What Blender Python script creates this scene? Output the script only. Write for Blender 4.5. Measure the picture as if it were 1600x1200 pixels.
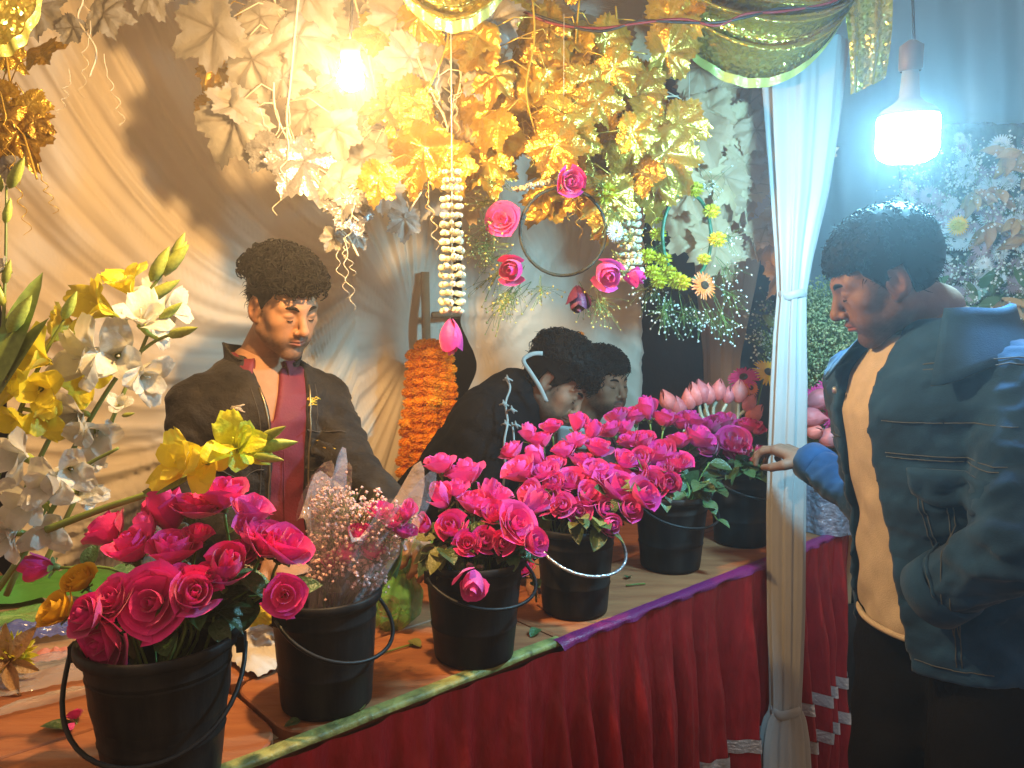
import bpy, bmesh, math, random
import numpy as np
from mathutils import Vector, Matrix, Quaternion, Euler, noise

# ---------------------------------------------------------------- scene, camera, night sky, exposure
SC = bpy.context.scene
COL = SC.collection
for o in list(bpy.data.objects):
    bpy.data.objects.remove(o)
random.seed(7)
FPX, CAM_Z, TILT = 1250.0, 1.5, math.atan(120 / 1250.0)
cam_data = bpy.data.cameras.new('camera')
cam_data.sensor_width = 36.0
cam_data.lens = 36.0 * FPX / 1600.0
cam_data.clip_start, cam_data.clip_end = 0.02, 200
cam = bpy.data.objects.new('camera', cam_data)
COL.objects.link(cam)
cam.location = (0, 0, CAM_Z)
cam.rotation_euler = (math.pi / 2 - TILT, 0, 0)
SC.camera = cam
world = bpy.data.worlds.new('World')
SC.world = world
world.use_nodes = True
bg = world.node_tree.nodes['Background']
bg.inputs['Color'].default_value = (1.0, 0.65, 0.44, 1)      # the warm glow of the lit market all round
bg.inputs['Strength'].default_value = 0.46
SC.view_settings.view_transform = 'Standard'
SC.view_settings.look = 'None'
SC.view_settings.exposure = 0.3
SC.view_settings.gamma = 1.0
SC.view_settings.use_curve_mapping = False
cy = SC.cycles
cy.max_bounces = 7
cy.diffuse_bounces = 4
cy.glossy_bounces = 3
cy.transmission_bounces = 4
cy.transparent_max_bounces = 12
cy.volume_bounces = 0
cy.use_denoising = True
cy.sample_clamp_indirect = 4.0
cy.caustics_reflective = False
cy.caustics_refractive = False
BULB_POWER, LED_POWER, HAZE_DENSITY = 47.0, 58.0, 0.026

FWD = Vector((0, math.cos(TILT), -math.sin(TILT)))
UPV = Vector((0, math.sin(TILT), math.cos(TILT)))
EYE = Vector((0, 0, CAM_Z))
TABLE_Z = 0.8

def ray(px, py):
    return FWD + Vector((1, 0, 0)) * ((px - 800) / FPX) - UPV * ((py - 600) / FPX)

def P(px, py, d):
    """the point that stands at photo pixel (px, py), d metres deep"""
    return EYE + ray(px, py) * d

def on_z(px, py, z=TABLE_Z):
    r = ray(px, py)
    return EYE + r * ((z - CAM_Z) / r.z)

def U(a, b):
    return random.uniform(a, b)

# ---------------------------------------------------------------- objects
def link(o, parent=None):
    COL.objects.link(o)
    if parent is not None:
        o.parent = parent
    return o

def tag(o, label=None, cat=None, group=None, kind=None):
    if label: o['label'] = label
    if cat: o['category'] = cat
    if group: o['group'] = group
    if kind: o['kind'] = kind
    return o

def thing(name, label, cat, loc=(0, 0, 0), group=None):
    o = bpy.data.objects.new(name, None)
    o.empty_display_size = 0.03
    o.location = loc
    link(o)
    return tag(o, label, cat, group)

def mesh(name, verts, faces, mats, smooth=True, mat_idx=None):
    me = bpy.data.meshes.new(name)
    me.from_pydata([tuple(v) for v in verts], [], faces)
    for m in (mats if isinstance(mats, (list, tuple)) else [mats]):
        me.materials.append(m)
    if smooth:
        me.polygons.foreach_set('use_smooth', [True] * len(me.polygons))
    if mat_idx is not None:
        me.polygons.foreach_set('material_index', mat_idx)
    me.update()
    return me

def root_loc(parent):
    l = Vector((0, 0, 0))
    while parent is not None:
        l += parent.location
        parent = parent.parent
    return l

def part(name, verts, faces, mats, parent=None, smooth=True, mat_idx=None, thick=0, sub=0):
    """verts in world coordinates; the parent (unrotated) carries its own location"""
    off = root_loc(parent)
    me = mesh(name, [Vector(v) - off for v in verts], faces, mats, smooth, mat_idx)
    o = link(bpy.data.objects.new(name, me), parent)
    if thick:
        s = o.modifiers.new('thickness', 'SOLIDIFY')
        s.thickness = thick
        s.offset = 0
    if sub:
        s = o.modifiers.new('rounding', 'SUBSURF')
        s.levels = s.render_levels = sub
    return o

def put(name, me, parent, mat4=None):
    o = link(bpy.data.objects.new(name, me), parent)
    if mat4 is not None:
        o.matrix_local = mat4
    return o

def frame_to(direction, loc=(0, 0, 0), scale=1.0, spin=0.0):
    q = Vector(direction).normalized().to_track_quat('Z', 'Y')
    return Matrix.Translation(loc) @ q.to_matrix().to_4x4() @ Matrix.Rotation(spin, 4, 'Z') @ Matrix.Diagonal((scale, scale, scale, 1))

class MB:
    """collects geometry for one mesh"""
    def __init__(self):
        self.v, self.f, self.m = [], [], []
    def add(self, v, f, m=0, mat4=None):
        b = len(self.v)
        self.v += [mat4 @ Vector(p) for p in v] if mat4 is not None else [Vector(p) for p in v]
        self.f += [tuple(i + b for i in q) for q in f]
        self.m += [m] * len(f)
        return self
    def tube(self, pts, r, n=6, m=0, cap=True):
        self.add(*tube(pts, r, n, cap), m)
        return self
    def box(self, c, sx, sy, sz, rot=None, m=0):
        v = [Vector((x * sx / 2, y * sy / 2, z * sz / 2)) for x in (-1, 1) for y in (-1, 1) for z in (-1, 1)]
        if rot is not None: v = [rot @ p for p in v]
        self.add([Vector(c) + p for p in v], [(0, 1, 3, 2), (4, 6, 7, 5), (0, 4, 5, 1), (2, 3, 7, 6), (0, 2, 6, 4), (1, 5, 7, 3)], m)
        return self
    def part(self, name, mats, parent=None, smooth=True, **k):
        return part(name, self.v, self.f, mats, parent, smooth, self.m, **k)
    def mesh(self, name, mats, smooth=True):
        return mesh(name, self.v, self.f, mats, smooth, self.m)

def tube(pts, r, n=6, cap=True):
    pts = [Vector(p) for p in pts]
    N = len(pts)
    rr = r if isinstance(r, (list, tuple)) else [r] * N
    v, f = [], []
    t0 = (pts[1] - pts[0]).normalized()
    a = t0.orthogonal().normalized()
    for i, p in enumerate(pts):
        t = (pts[min(i + 1, N - 1)] - pts[max(i - 1, 0)])
        t = t.normalized() if t.length > 1e-9 else t0
        a = (a - t * a.dot(t))
        a = a.normalized() if a.length > 1e-6 else t.orthogonal().normalized()
        b = t.cross(a)
        for k in range(n):
            w = 2 * math.pi * k / n
            v.append(p + (a * math.cos(w) + b * math.sin(w)) * rr[i])
    for i in range(N - 1):
        for k in range(n):
            k2 = (k + 1) % n
            f.append((i * n + k, i * n + k2, (i + 1) * n + k2, (i + 1) * n + k))
    if cap:
        f.append(tuple(range(n - 1, -1, -1)))
        f.append(tuple((N - 1) * n + k for k in range(n)))
    return v, f

def grid(fn, nu, nv, close=False):
    v, f = [], []
    cols = nu if close else nu + 1
    for j in range(nv + 1):
        for i in range(cols):
            v.append(Vector(fn(i / nu, j / nv)))
    for j in range(nv):
        for i in range(nu):
            i2 = (i + 1) % cols if close else i + 1
            f.append((j * cols + i, j * cols + i2, (j + 1) * cols + i2, (j + 1) * cols + i))
    return v, f

def lathe(profile, n=24, c=(0, 0, 0)):
    c = Vector(c)
    v, f = [], []
    for r, z in profile:
        for k in range(n):
            a = 2 * math.pi * k / n
            v.append(c + Vector((r * math.cos(a), r * math.sin(a), z)))
    for j in range(len(profile) - 1):
        for k in range(n):
            k2 = (k + 1) % n
            f.append((j * n + k, j * n + k2, (j + 1) * n + k2, (j + 1) * n + k))
    return v, f

def smooth_path(pts, n=8):
    """Catmull-Rom through the points"""
    pts = [Vector(p) for p in pts]
    if len(pts) < 3:
        return [pts[0].lerp(pts[-1], i / n) for i in range(n + 1)]
    out = []
    ext = [pts[0] * 2 - pts[1]] + pts + [pts[-1] * 2 - pts[-2]]
    for i in range(1, len(ext) - 2):
        a, b, c, d = ext[i - 1:i + 3]
        for k in range(n):
            t = k / n
            out.append(0.5 * ((2 * b) + (c - a) * t + (2 * a - 5 * b + 4 * c - d) * t * t + (3 * b - a - 3 * c + d) * t ** 3))
    out.append(pts[-1])
    return out

def nz(p, s=1.0, o=0.0):
    return noise.noise(Vector(p) * s + Vector((o, o * 1.7, -o)))

def lerp(a, b, t):
    return a + (b - a) * t

def sstep(a, b, x):
    t = min(1, max(0, (x - a) / (b - a)))
    return t * t * (3 - 2 * t)

# ---------------------------------------------------------------- materials
def mat(name, col, rough=0.6, metal=0.0, var=0.0, vscale=8.0, bump=0.0, bscale=60.0, trans=0.0, rnd=0.0, spec=0.5,
        sheen=0.0, col2=None, attr=None, alpha=1.0, stretch=None, coat=0.0, tcol=None, detail=4.0):
    m = bpy.data.materials.new(name)
    m.use_nodes = True
    nt = m.node_tree
    N, L = nt.nodes, nt.links
    p = N['Principled BSDF']
    p.inputs['Roughness'].default_value = rough
    p.inputs['Metallic'].default_value = metal
    p.inputs['Specular IOR Level'].default_value = spec
    p.inputs['Sheen Weight'].default_value = sheen
    p.inputs['Coat Weight'].default_value = coat
    p.inputs['Alpha'].default_value = alpha
    c = (*col, 1)
    p.inputs['Base Color'].default_value = c
    tc = N.new('ShaderNodeTexCoord')
    vec = tc.outputs['Object']
    if stretch:
        mp = N.new('ShaderNodeMapping')
        mp.inputs['Scale'].default_value = stretch
        L.new(vec, mp.inputs['Vector'])
        vec = mp.outputs['Vector']
    src = None
    if attr:
        a = N.new('ShaderNodeVertexColor')
        a.layer_name = attr
        src = a.outputs['Color']
    if var or col2:
        t = N.new('ShaderNodeTexNoise')
        t.inputs['Scale'].default_value = vscale
        t.inputs['Detail'].default_value = detail
        L.new(vec, t.inputs['Vector'])
        mx = N.new('ShaderNodeMix')
        mx.data_type = 'RGBA'
        if col2:
            r = N.new('ShaderNodeMapRange')
            r.inputs['From Min'].default_value, r.inputs['From Max'].default_value = 0.36, 0.64
            L.new(t.outputs['Fac'], r.inputs['Value'])
            L.new(r.outputs['Result'], mx.inputs['Factor'])
            mx.inputs['A'].default_value = c
            mx.inputs['B'].default_value = (*col2, 1)
        else:
            mx.blend_type = 'MULTIPLY'
            r = N.new('ShaderNodeMapRange')
            r.inputs['From Min'].default_value, r.inputs['From Max'].default_value = 0.25, 0.75
            r.inputs['To Min'].default_value, r.inputs['To Max'].default_value = 1 - var, 1 + var
            L.new(t.outputs['Fac'], r.inputs['Value'])
            mx.inputs['Factor'].default_value = 1
            if src is not None: L.new(src, mx.inputs['A'])
            else: mx.inputs['A'].default_value = c
            cb = N.new('ShaderNodeCombineColor')
            for k in ('Red', 'Green', 'Blue'): L.new(r.outputs['Result'], cb.inputs[k])
            L.new(cb.outputs['Color'], mx.inputs['B'])
            mx.clamp_result = False
        src = mx.outputs['Result']
    if rnd:
        oi = N.new('ShaderNodeObjectInfo')
        hs = N.new('ShaderNodeHueSaturation')
        r1 = N.new('ShaderNodeMapRange')
        r1.inputs['To Min'].default_value, r1.inputs['To Max'].default_value = 1 - rnd, 1 + rnd
        L.new(oi.outputs['Random'], r1.inputs['Value'])
        L.new(r1.outputs['Result'], hs.inputs['Value'])
        r2 = N.new('ShaderNodeMapRange')
        r2.inputs['To Min'].default_value, r2.inputs['To Max'].default_value = 0.5 - rnd * 0.05, 0.5 + rnd * 0.05
        L.new(oi.outputs['Random'], r2.inputs['Value'])
        L.new(r2.outputs['Result'], hs.inputs['Hue'])
        if src is not None: L.new(src, hs.inputs['Color'])
        else: hs.inputs['Color'].default_value = c
        src = hs.outputs['Color']
    if src is not None:
        L.new(src, p.inputs['Base Color'])
    if bump:
        t = N.new('ShaderNodeTexNoise')
        t.inputs['Scale'].default_value = bscale
        t.inputs['Detail'].default_value = 3
        L.new(vec, t.inputs['Vector'])
        b = N.new('ShaderNodeBump')
        b.inputs['Strength'].default_value = bump
        b.inputs['Distance'].default_value = 0.01
        L.new(t.outputs['Fac'], b.inputs['Height'])
        L.new(b.outputs['Normal'], p.inputs['Normal'])
    if trans:
        tr = N.new('ShaderNodeBsdfTranslucent')
        if tcol: tr.inputs['Color'].default_value = (*tcol, 1)
        elif src is not None: L.new(src, tr.inputs['Color'])
        else: tr.inputs['Color'].default_value = c
        ms = N.new('ShaderNodeMixShader')
        ms.inputs['Fac'].default_value = trans
        L.new(p.outputs['BSDF'], ms.inputs[1])
        L.new(tr.outputs['BSDF'], ms.inputs[2])
        L.new(ms.outputs['Shader'], N['Material Output'].inputs['Surface'])
    return m

def lit(name, col, strength):
    m = bpy.data.materials.new(name)
    m.use_nodes = True
    p = m.node_tree.nodes['Principled BSDF']
    p.inputs['Base Color'].default_value = (0.8, 0.8, 0.8, 1)
    p.inputs['Emission Color'].default_value = (*col, 1)
    p.inputs['Emission Strength'].default_value = strength
    return m

def clear_film(name, col, alpha, rough=0.12, bump=0.6, bscale=25):
    """thin plastic film: mostly see-through, glinting"""
    m = mat(name, col, rough, alpha=alpha, bump=bump, bscale=bscale, spec=0.8, coat=0.5)
    return m

def sequin(name, col, scale=420.0, rough=0.28):
    """cloth sewn with small metal discs, each tilted its own way"""
    m = mat(name, col, rough, metal=0.85)
    N, L = m.node_tree.nodes, m.node_tree.links
    tc = N.new('ShaderNodeTexCoord')
    vo = N.new('ShaderNodeTexVoronoi')
    vo.inputs['Scale'].default_value = scale
    L.new(tc.outputs['Object'], vo.inputs['Vector'])
    sub = N.new('ShaderNodeVectorMath'); sub.operation = 'SUBTRACT'
    sub.inputs[1].default_value = (0.5, 0.5, 0.5)
    L.new(vo.outputs['Color'], sub.inputs[0])
    sc = N.new('ShaderNodeVectorMath'); sc.operation = 'SCALE'
    sc.inputs['Scale'].default_value = 0.9
    L.new(sub.outputs['Vector'], sc.inputs[0])
    ge = N.new('ShaderNodeNewGeometry')
    ad = N.new('ShaderNodeVectorMath'); ad.operation = 'ADD'
    L.new(ge.outputs['Normal'], ad.inputs[0]); L.new(sc.outputs['Vector'], ad.inputs[1])
    no = N.new('ShaderNodeVectorMath'); no.operation = 'NORMALIZE'
    L.new(ad.outputs['Vector'], no.inputs[0])
    L.new(no.outputs['Vector'], N['Principled BSDF'].inputs['Normal'])
    return m

M = {}
M['ground'] = mat('trodden earth', (0.13, 0.105, 0.085), 0.95, var=0.5, vscale=6, bump=0.5, bscale=30)
M['cream_cloth'] = mat('cream tent cloth', (0.80, 0.70, 0.54), 0.6, var=0.08, vscale=3, bump=0.06, bscale=500, sheen=0.3, trans=0.1)
M['roof_cloth'] = mat('pale roof cloth', (0.70, 0.62, 0.50), 0.5, bump=1.0, bscale=26, stretch=(1, 7, 1), trans=0.1)
M['sheer'] = mat('thin tan curtain', (0.62, 0.50, 0.38), 0.6, trans=0.35, alpha=0.86, bump=0.05, bscale=400)
M['white_satin'] = mat('white satin curtain', (0.34, 0.35, 0.345), 0.42, trans=0.15, bump=0.05, bscale=300, sheen=0.2, var=0.06, vscale=5)
M['red_satin'] = mat('red crushed satin', (0.25, 0.008, 0.011), 0.38, var=0.25, vscale=40, bump=0.5, bscale=55, stretch=(1, 1, 0.35), spec=.35)
M['purple'] = mat('purple ribbon', (0.16, 0.012, 0.10), 0.4, bump=0.3, bscale=200)
M['silver'] = mat('silver ribbon', (0.62, 0.64, 0.68), 0.3, metal=0.8, bump=0.4, bscale=120)
M['green_tape'] = mat('green edge tape', (0.36, 0.36, 0.10), 0.55, col2=(0.12, 0.13, 0.04), vscale=30, bump=0.5, bscale=60)
M['wood'] = mat('stained plywood', (0.40, 0.155, 0.062), 0.55, col2=(0.30, 0.10, 0.04), vscale=5, bump=0.25, bscale=14, stretch=(1, 6, 1))
M['wood_pale'] = mat('worn board', (0.46, 0.27, 0.13), 0.65, col2=(0.33, 0.17, 0.08), vscale=6, bump=0.3, bscale=16, stretch=(1, 7, 1))
M['bamboo'] = mat('brown pole', (0.34, 0.20, 0.10), 0.6, var=0.3, vscale=10, bump=0.3, bscale=30)
M['bucket'] = mat('black plastic', (0.006, 0.006, 0.007), 0.45, col2=(0.024, 0.021, 0.019), vscale=9, detail=10, stretch=(2.5, 2.5, .5), bump=0.06, bscale=40, spec=0.12)
M['bail'] = mat('dark handle plastic', (0.010, 0.011, 0.012), 0.45, spec=0.3)
M['sequin'] = sequin('gold green sequin cloth', (0.50, 0.40, 0.08), 170.0)
M['lining'] = mat('lime gold lining', (0.42, 0.42, 0.10), 0.35, metal=0.3, bump=0.2, bscale=90)
M['cable_red'] = mat('red cable', (0.16, 0.012, 0.012), 0.5)
M['cable_black'] = mat('black cable', (0.015, 0.013, 0.012), 0.5)
M['socket'] = mat('brown lamp socket', (0.10, 0.07, 0.05), 0.5)
M['white_plastic'] = mat('white plastic', (0.75, 0.76, 0.78), 0.4)

# ---------------------------------------------------------------- the place: ground, counter, cloths
v, f = grid(lambda a, b: (lerp(-7, 7, a), lerp(-3, 11, b), 0.02 * nz((a * 14, b * 14, 0), 1.1)), 70, 70)
tag(part('ground', v, f, M['ground']), 'dark trodden earth under the stall', kind='structure')

E0, E1 = on_z(380, 1197), on_z(1316, 829)
ALONG = (E1 - E0).normalized()                       # along the counter's front edge, away to the right
BACK = Vector((-ALONG.y, ALONG.x, 0))                # from the front edge towards the sellers
def T(s, b, z=TABLE_Z):
    q = E0 + ALONG * s + BACK * b
    return Vector((q.x, q.y, z))
TROT = Matrix((( ALONG.x, BACK.x, 0), (ALONG.y, BACK.y, 0), (0, 0, 1)))
S_END = (E1 - E0).length
def tcoord(p):
    d = Vector(p) - E0
    return d.x * ALONG.x + d.y * ALONG.y, d.x * BACK.x + d.y * BACK.y

def plank(s0, s1, b0, b1, parent, material, corner=0.012, z0=TABLE_Z - 0.022, z1=TABLE_Z, corners=None):
    """one board with rounded corners and eased edges"""
    cs = corners or [corner] * 4
    out = []
    for (cx, cy, a0), r in zip(((s1, b1, 0), (s0, b1, 90), (s0, b0, 180), (s1, b0, 270)), cs):
        sx = -1 if cx == s1 else 1
        sy = -1 if cy == b1 else 1
        n = 7 if r > 0.03 else 3
        for k in range(n):
            a = math.radians(a0 + 90 * k / (n - 1))
            out.append((cx + sx * r + math.cos(a) * r, cy + sy * r + math.sin(a) * r))
    n = len(out)
    mx = sum(p[0] for p in out) / n; my = sum(p[1] for p in out) / n
    V = [T(s, b, z0) for s, b in out] + [T(s, b, z1 - 0.003) for s, b in out]
    V += [T(s + (mx - s) * 0.012, b + (my - b) * 0.012, z1) for s, b in out]
    F = [(k, (k + 1) % n, n + (k + 1) % n, n + k) for k in range(n)]
    F += [(n + k, n + (k + 1) % n, 2 * n + (k + 1) % n, 2 * n + k) for k in range(n)]
    F += [tuple(range(2 * n, 3 * n)), tuple(range(n - 1, -1, -1))]
    return part('plank', V, F, material, parent, smooth=False)

counter = thing('flower_counter', 'long counter of brown plywood boards with the black rose buckets standing on it', 'counter', T(S_END / 2, 0.3, 0))
SJ = tcoord(on_z(400, 1100))[0]                      # where the near board ends in a round corner
plank(-1.1, SJ - 0.012, 0.012, 0.27, counter, M['wood'], corners=[0.05, 0.01, 0.01, 0.085])
plank(-1.1, SJ - 0.01, 0.276, 0.58, counter, M['wood'])
s_mid = tcoord(on_z(885, 1003))[0]
plank(SJ - 0.004, s_mid, 0.012, 0.27, counter, M['wood'], corners=[0.006, 0.05, 0.07, 0.006])
plank(SJ - 0.004, s_mid + 0.25, 0.276, 0.58, counter, M['wood'])
plank(s_mid + 0.005, S_END + 0.25, 0.012, 0.27, counter, M['wood'])
plank(s_mid + 0.256, S_END + 0.25, 0.276, 0.58, counter, M['wood'])
mb = MB()
for s in (-1.0, 0.2, 1.1, S_END + 0.15):
    for b in (0.06, 0.52):
        part('leg', *(lambda q: ([q + Vector((x, y, z)) for z in (0, TABLE_Z - 0.06) for x, y in ((-.02, -.02), (.02, -.02), (.02, .02), (-.02, .02))],
             [(0, 1, 5, 4), (1, 2, 6, 5), (2, 3, 7, 6), (3, 0, 4, 7)]))(T(s, b, 0)), M['bamboo'], counter, smooth=False)
for b in (0.06, 0.52):
    mb.box(T((S_END - 0.8) / 2, b, TABLE_Z - 0.042), S_END + 1.9, 0.04, 0.036, TROT)
mb.part('rail', M['bamboo'], counter, smooth=False)
def tape_fn(a, b):
    s = lerp(-1.1, s_mid, a)
    w = 0.003 * nz((s * 9, b * 3, 1))
    k = b * 3
    if k < 1: return T(s, 0.022 - 0.020 * k + w, TABLE_Z + 0.0035)
    if k < 2: return T(s, 0.002 - 0.005 * (k - 1), TABLE_Z + 0.0035 - 0.003 * (k - 1))
    return T(s, -0.003, TABLE_Z - 0.007 * (k - 2) + w)
v, f = grid(tape_fn, 90, 6)
part('edge_tape', v, f, M['green_tape'], counter)

side = thing('side_table', 'pale worn boards of the side table behind the gladioli, covered in wrapping', 'table', T(-0.55, 1.0, 0))
b0 = 0.60
for k in range(3):
    plank(-1.3, -0.02 - 0.04 * k, b0 + k * 0.262, b0 + 0.256 + k * 0.262, side, M['wood_pale'], z0=TABLE_Z - 0.03, z1=TABLE_Z - 0.004)
for s in (-1.2, -0.12):
    for b in (0.65, 1.3):
        m_ = MB().box(T(s, b, (TABLE_Z - 0.04) / 2), 0.04, 0.04, TABLE_Z - 0.04, TROT)
        m_.part('leg', M['bamboo'], side, smooth=False)

# --- red skirt round the counter, gathered under a purple band
def pleat(s, z):
    drop = (TABLE_Z - z)
    a = 0.004 + 0.026 * sstep(0, 0.35, drop)
    ph = s * 62 + 1.6 * math.sin(s * 7.3) + 0.9 * math.sin(s * 17.0 + drop * 1.5)
    w = math.sin(ph) + 0.35 * math.sin(2.1 * ph + 1)
    w *= 1 + .5 * nz((s * 9, z * 1.2, 8))
    return a * w + 0.016 * nz((s * 6, z * 3, 4)) + .006 * nz((s * 30, z * 9, 2)) * min(1, drop * 9) + 0.03 * sstep(0, 0.8, drop)
skirt = thing('table_skirt', 'red crushed satin skirt gathered round the front of the counter', 'table skirt', T(S_END / 2, 0, 0))
S0S, S1S = -0.35, S_END + 0.02
def skirt_fn(a, b):
    s = lerp(S0S, S1S, a)
    z = lerp(TABLE_Z - 0.008, 0.045, b)
    return T(s, -0.014 - pleat(s, z), z)
v, f = grid(skirt_fn, 520, 34)
part('skirt_cloth', v, f, M['red_satin'], skirt)
def skirt_end(a, b):
    z = lerp(TABLE_Z - 0.008, 0.045, b)
    q = lerp(0.0, 0.5, a)
    return T(S1S + 0.004 + pleat(q + 9, z) * 0.8 * min(1, q * 12) , q - 0.014 - pleat(S1S, z) * (1 - min(1, q * 8)), z)
v, f = grid(skirt_end, 90, 24)
part('skirt_side', v, f, M['red_satin'], skirt)
def band_fn(a, b):
    s = lerp(s_mid - 0.02, S1S, a)
    k = b * 3
    w = 0.0025 * nz((s * 25, 0, 3))
    if k < 1: return T(s, 0.010 - 0.012 * k + w, TABLE_Z + 0.0045)
    if k < 2: return T(s, -0.002 - 0.013 * (k - 1), TABLE_Z + 0.0045 - 0.003 * (k - 1))
    return T(s, -0.016 - pleat(s, TABLE_Z - 0.012) * (k - 2), TABLE_Z - 0.010 * (k - 2) + w)
v, f = grid(band_fn, 150, 6)
part('purple_band', v, f, M['purple'], skirt)
for z in (0.335, 0.225):
    def rib(a, b):
        s = lerp(1.0, S1S - 0.005, a)
        zz = z + (b - 0.5) * 0.036
        return T(s, -0.019 - pleat(s, zz), zz)
    v, f = grid(rib, 260, 2)
    part('silver_ribbon', v, f, M['silver'], skirt)

# --- back wall cloths: hung on a line, pulled to gather points
WA, WB = P(18, 480, 2.25), P(1003, 480, 3.2)
WDIR = (WB - WA); WDIR.z = 0
WLEN = WDIR.length
WDIR.normalize()
WN = Vector((WDIR.y, -WDIR.x, 0))                    # towards the camera
def wall_sz(px, py):
    """where the ray of a pixel meets the back wall: (along, height)"""
    r = ray(px, py)
    t = (WA - EYE).dot(WN) / r.dot(WN)
    q = EYE + r * t
    return (q - WA).dot(WDIR), q.z
def wall_pt(s, z, n=0.0):
    q = WA + WDIR * s + WN * n
    return Vector((q.x, q.y, z))
def fan(s, z, g, n, seed, amp=0.05):
    ds, dz = s - g[0], z - g[1]
    r = math.hypot(ds, dz)
    th = math.atan2(dz, ds)
    w = 0.0
    for k, (fr, am) in enumerate(((n, 1.0), (n * 1.9, 0.45), (n * 3.7, 0.18))):
        w += am * (.62 - 1.9 * abs(nz((math.cos(th) * fr, math.sin(th) * fr, seed + k * 5 + r * 0.35))))
    return w * amp * sstep(0.0, 0.45, r) * (1 - 0.2 * sstep(0.9, 2.2, r)), r
G1, G2, G3 = wall_sz(652, 525), wall_sz(733, 597), wall_sz(884, 490)
def wall_left(a, b):
    s = lerp(-0.02, wall_sz(705, 500)[0], a)
    z = lerp(2.55 - 0.12 * a, 0.05, b)
    # folds fall nearly plumb at the far left and swing over to the gather point on the right
    zc = G1[1] - 1.8 * max(0.0, G1[0] - s - .22)
    th = math.atan2(z - zc, G1[0] - s + .02)
    r = math.hypot(s - G1[0], z - G1[1])
    top = G1[0] + (s - G1[0]) * (2.55 - zc) / max(.08, z - zc)      # where the fold starts on the line
    mixk = sstep(.03, .30, z - zc)
    w = 0.0
    for k, (fr, am) in enumerate(((8.0, 1.0), (17.0, .5), (37.0, .2))):
        a1 = .62 - 1.9 * abs(nz((top * fr, 3.0 + k * 7, 2.0 + .35 * z)))
        a2 = .62 - 1.9 * abs(nz((math.cos(th) * 9 * (1 + k), math.sin(th) * 9 * (1 + k), 2.0 + k * 5 + r * .35)))
        w += am * lerp(a2, a1, mixk)
    w *= .034 * sstep(0.0, .5, r) * (.8 + .5 * nz((s * 2, z * 1.5, 6)))
    # long soft vertical falls on the far left, where the cloth hangs free
    w += 0.012 * math.sin(s * 30 + 2 * z) * sstep(0.6, 0.0, s)
    w -= 0.05 * math.exp(-(r / 0.16) ** 2)
    return wall_pt(s, z, 0.02 + w)
v, f = grid(wall_left, 380, 240)
# the slit beside the pole stays open
slit0, slit1 = wall_sz(708, 545), wall_sz(722, 600)
tag(part('back_cloth', v, f, M['cream_cloth']), 'wide cream cloth behind the sellers with long slanting folds', 'wall cloth')
def wall_right(a, b):
    s = lerp(wall_sz(712, 500)[0] + 0.065 * math.exp(-((lerp(2.45, 0.05, b) - G2[1] - 0.06) / 0.10) ** 2), wall_sz(1004 - 22 * b, 480)[0], a)
    z = lerp(2.45, 0.05, b)
    w2, r2 = fan(s, z, G2, 6.0, 31.0, 0.036)
    w3, r3 = fan(s, z, G3, 5.0, 47.0, 0.036)
    k = r2 / (r2 + r3 + 1e-6)
    w = w2 * (1 - k) + w3 * k
    w += 0.022 * math.sin(s * 46) * sstep(0.75, 1.0, a)
    return wall_pt(s, z, 0.035 + w)
v, f = grid(wall_right, 170, 170)
tag(part('back_cloth', v, f, M['cream_cloth']), 'cream cloth gathered to a star of folds behind the bending man', 'wall cloth')
q0, q1 = wall_pt(G1[0] + 0.03, 0.0, 0.05), wall_pt(G1[0] + 0.012, 1.62, 0.05)
pole = thing('tent_pole', 'brown bamboo tent pole with a short crossbar above the marigolds', 'pole', q0)
MB().tube([q0, q0.lerp(q1, .5), q1], [.018, .017, .015], 9).part('upright', M['bamboo'], pole)
MB().tube([wall_pt(*wall_sz(664, 492), 0.07), wall_pt(*wall_sz(708, 490), 0.07)], .011, 8).part('crossbar', M['bamboo'], pole)

# --- roof cloth, sagging, crinkled
def roof_fn(a, b):
    q = T(lerp(-1.5, 2.0, a), lerp(-0.25, 1.75, b), 0)
    z = 2.42 + 0.05 * b - 0.06 * math.sin(math.pi * a * 3) ** 2 + 0.02 * nz((a * 9, b * 9, 2)) + 0.012 * nz((a * 60, b * 22, 5))
    return Vector((q.x, q.y, z))
v, f = grid(roof_fn, 150, 90)
tag(part('roof_cloth', v, f, M['roof_cloth']), 'pale crinkled roof cloth stretched over the stall', 'tent roof')

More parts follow.
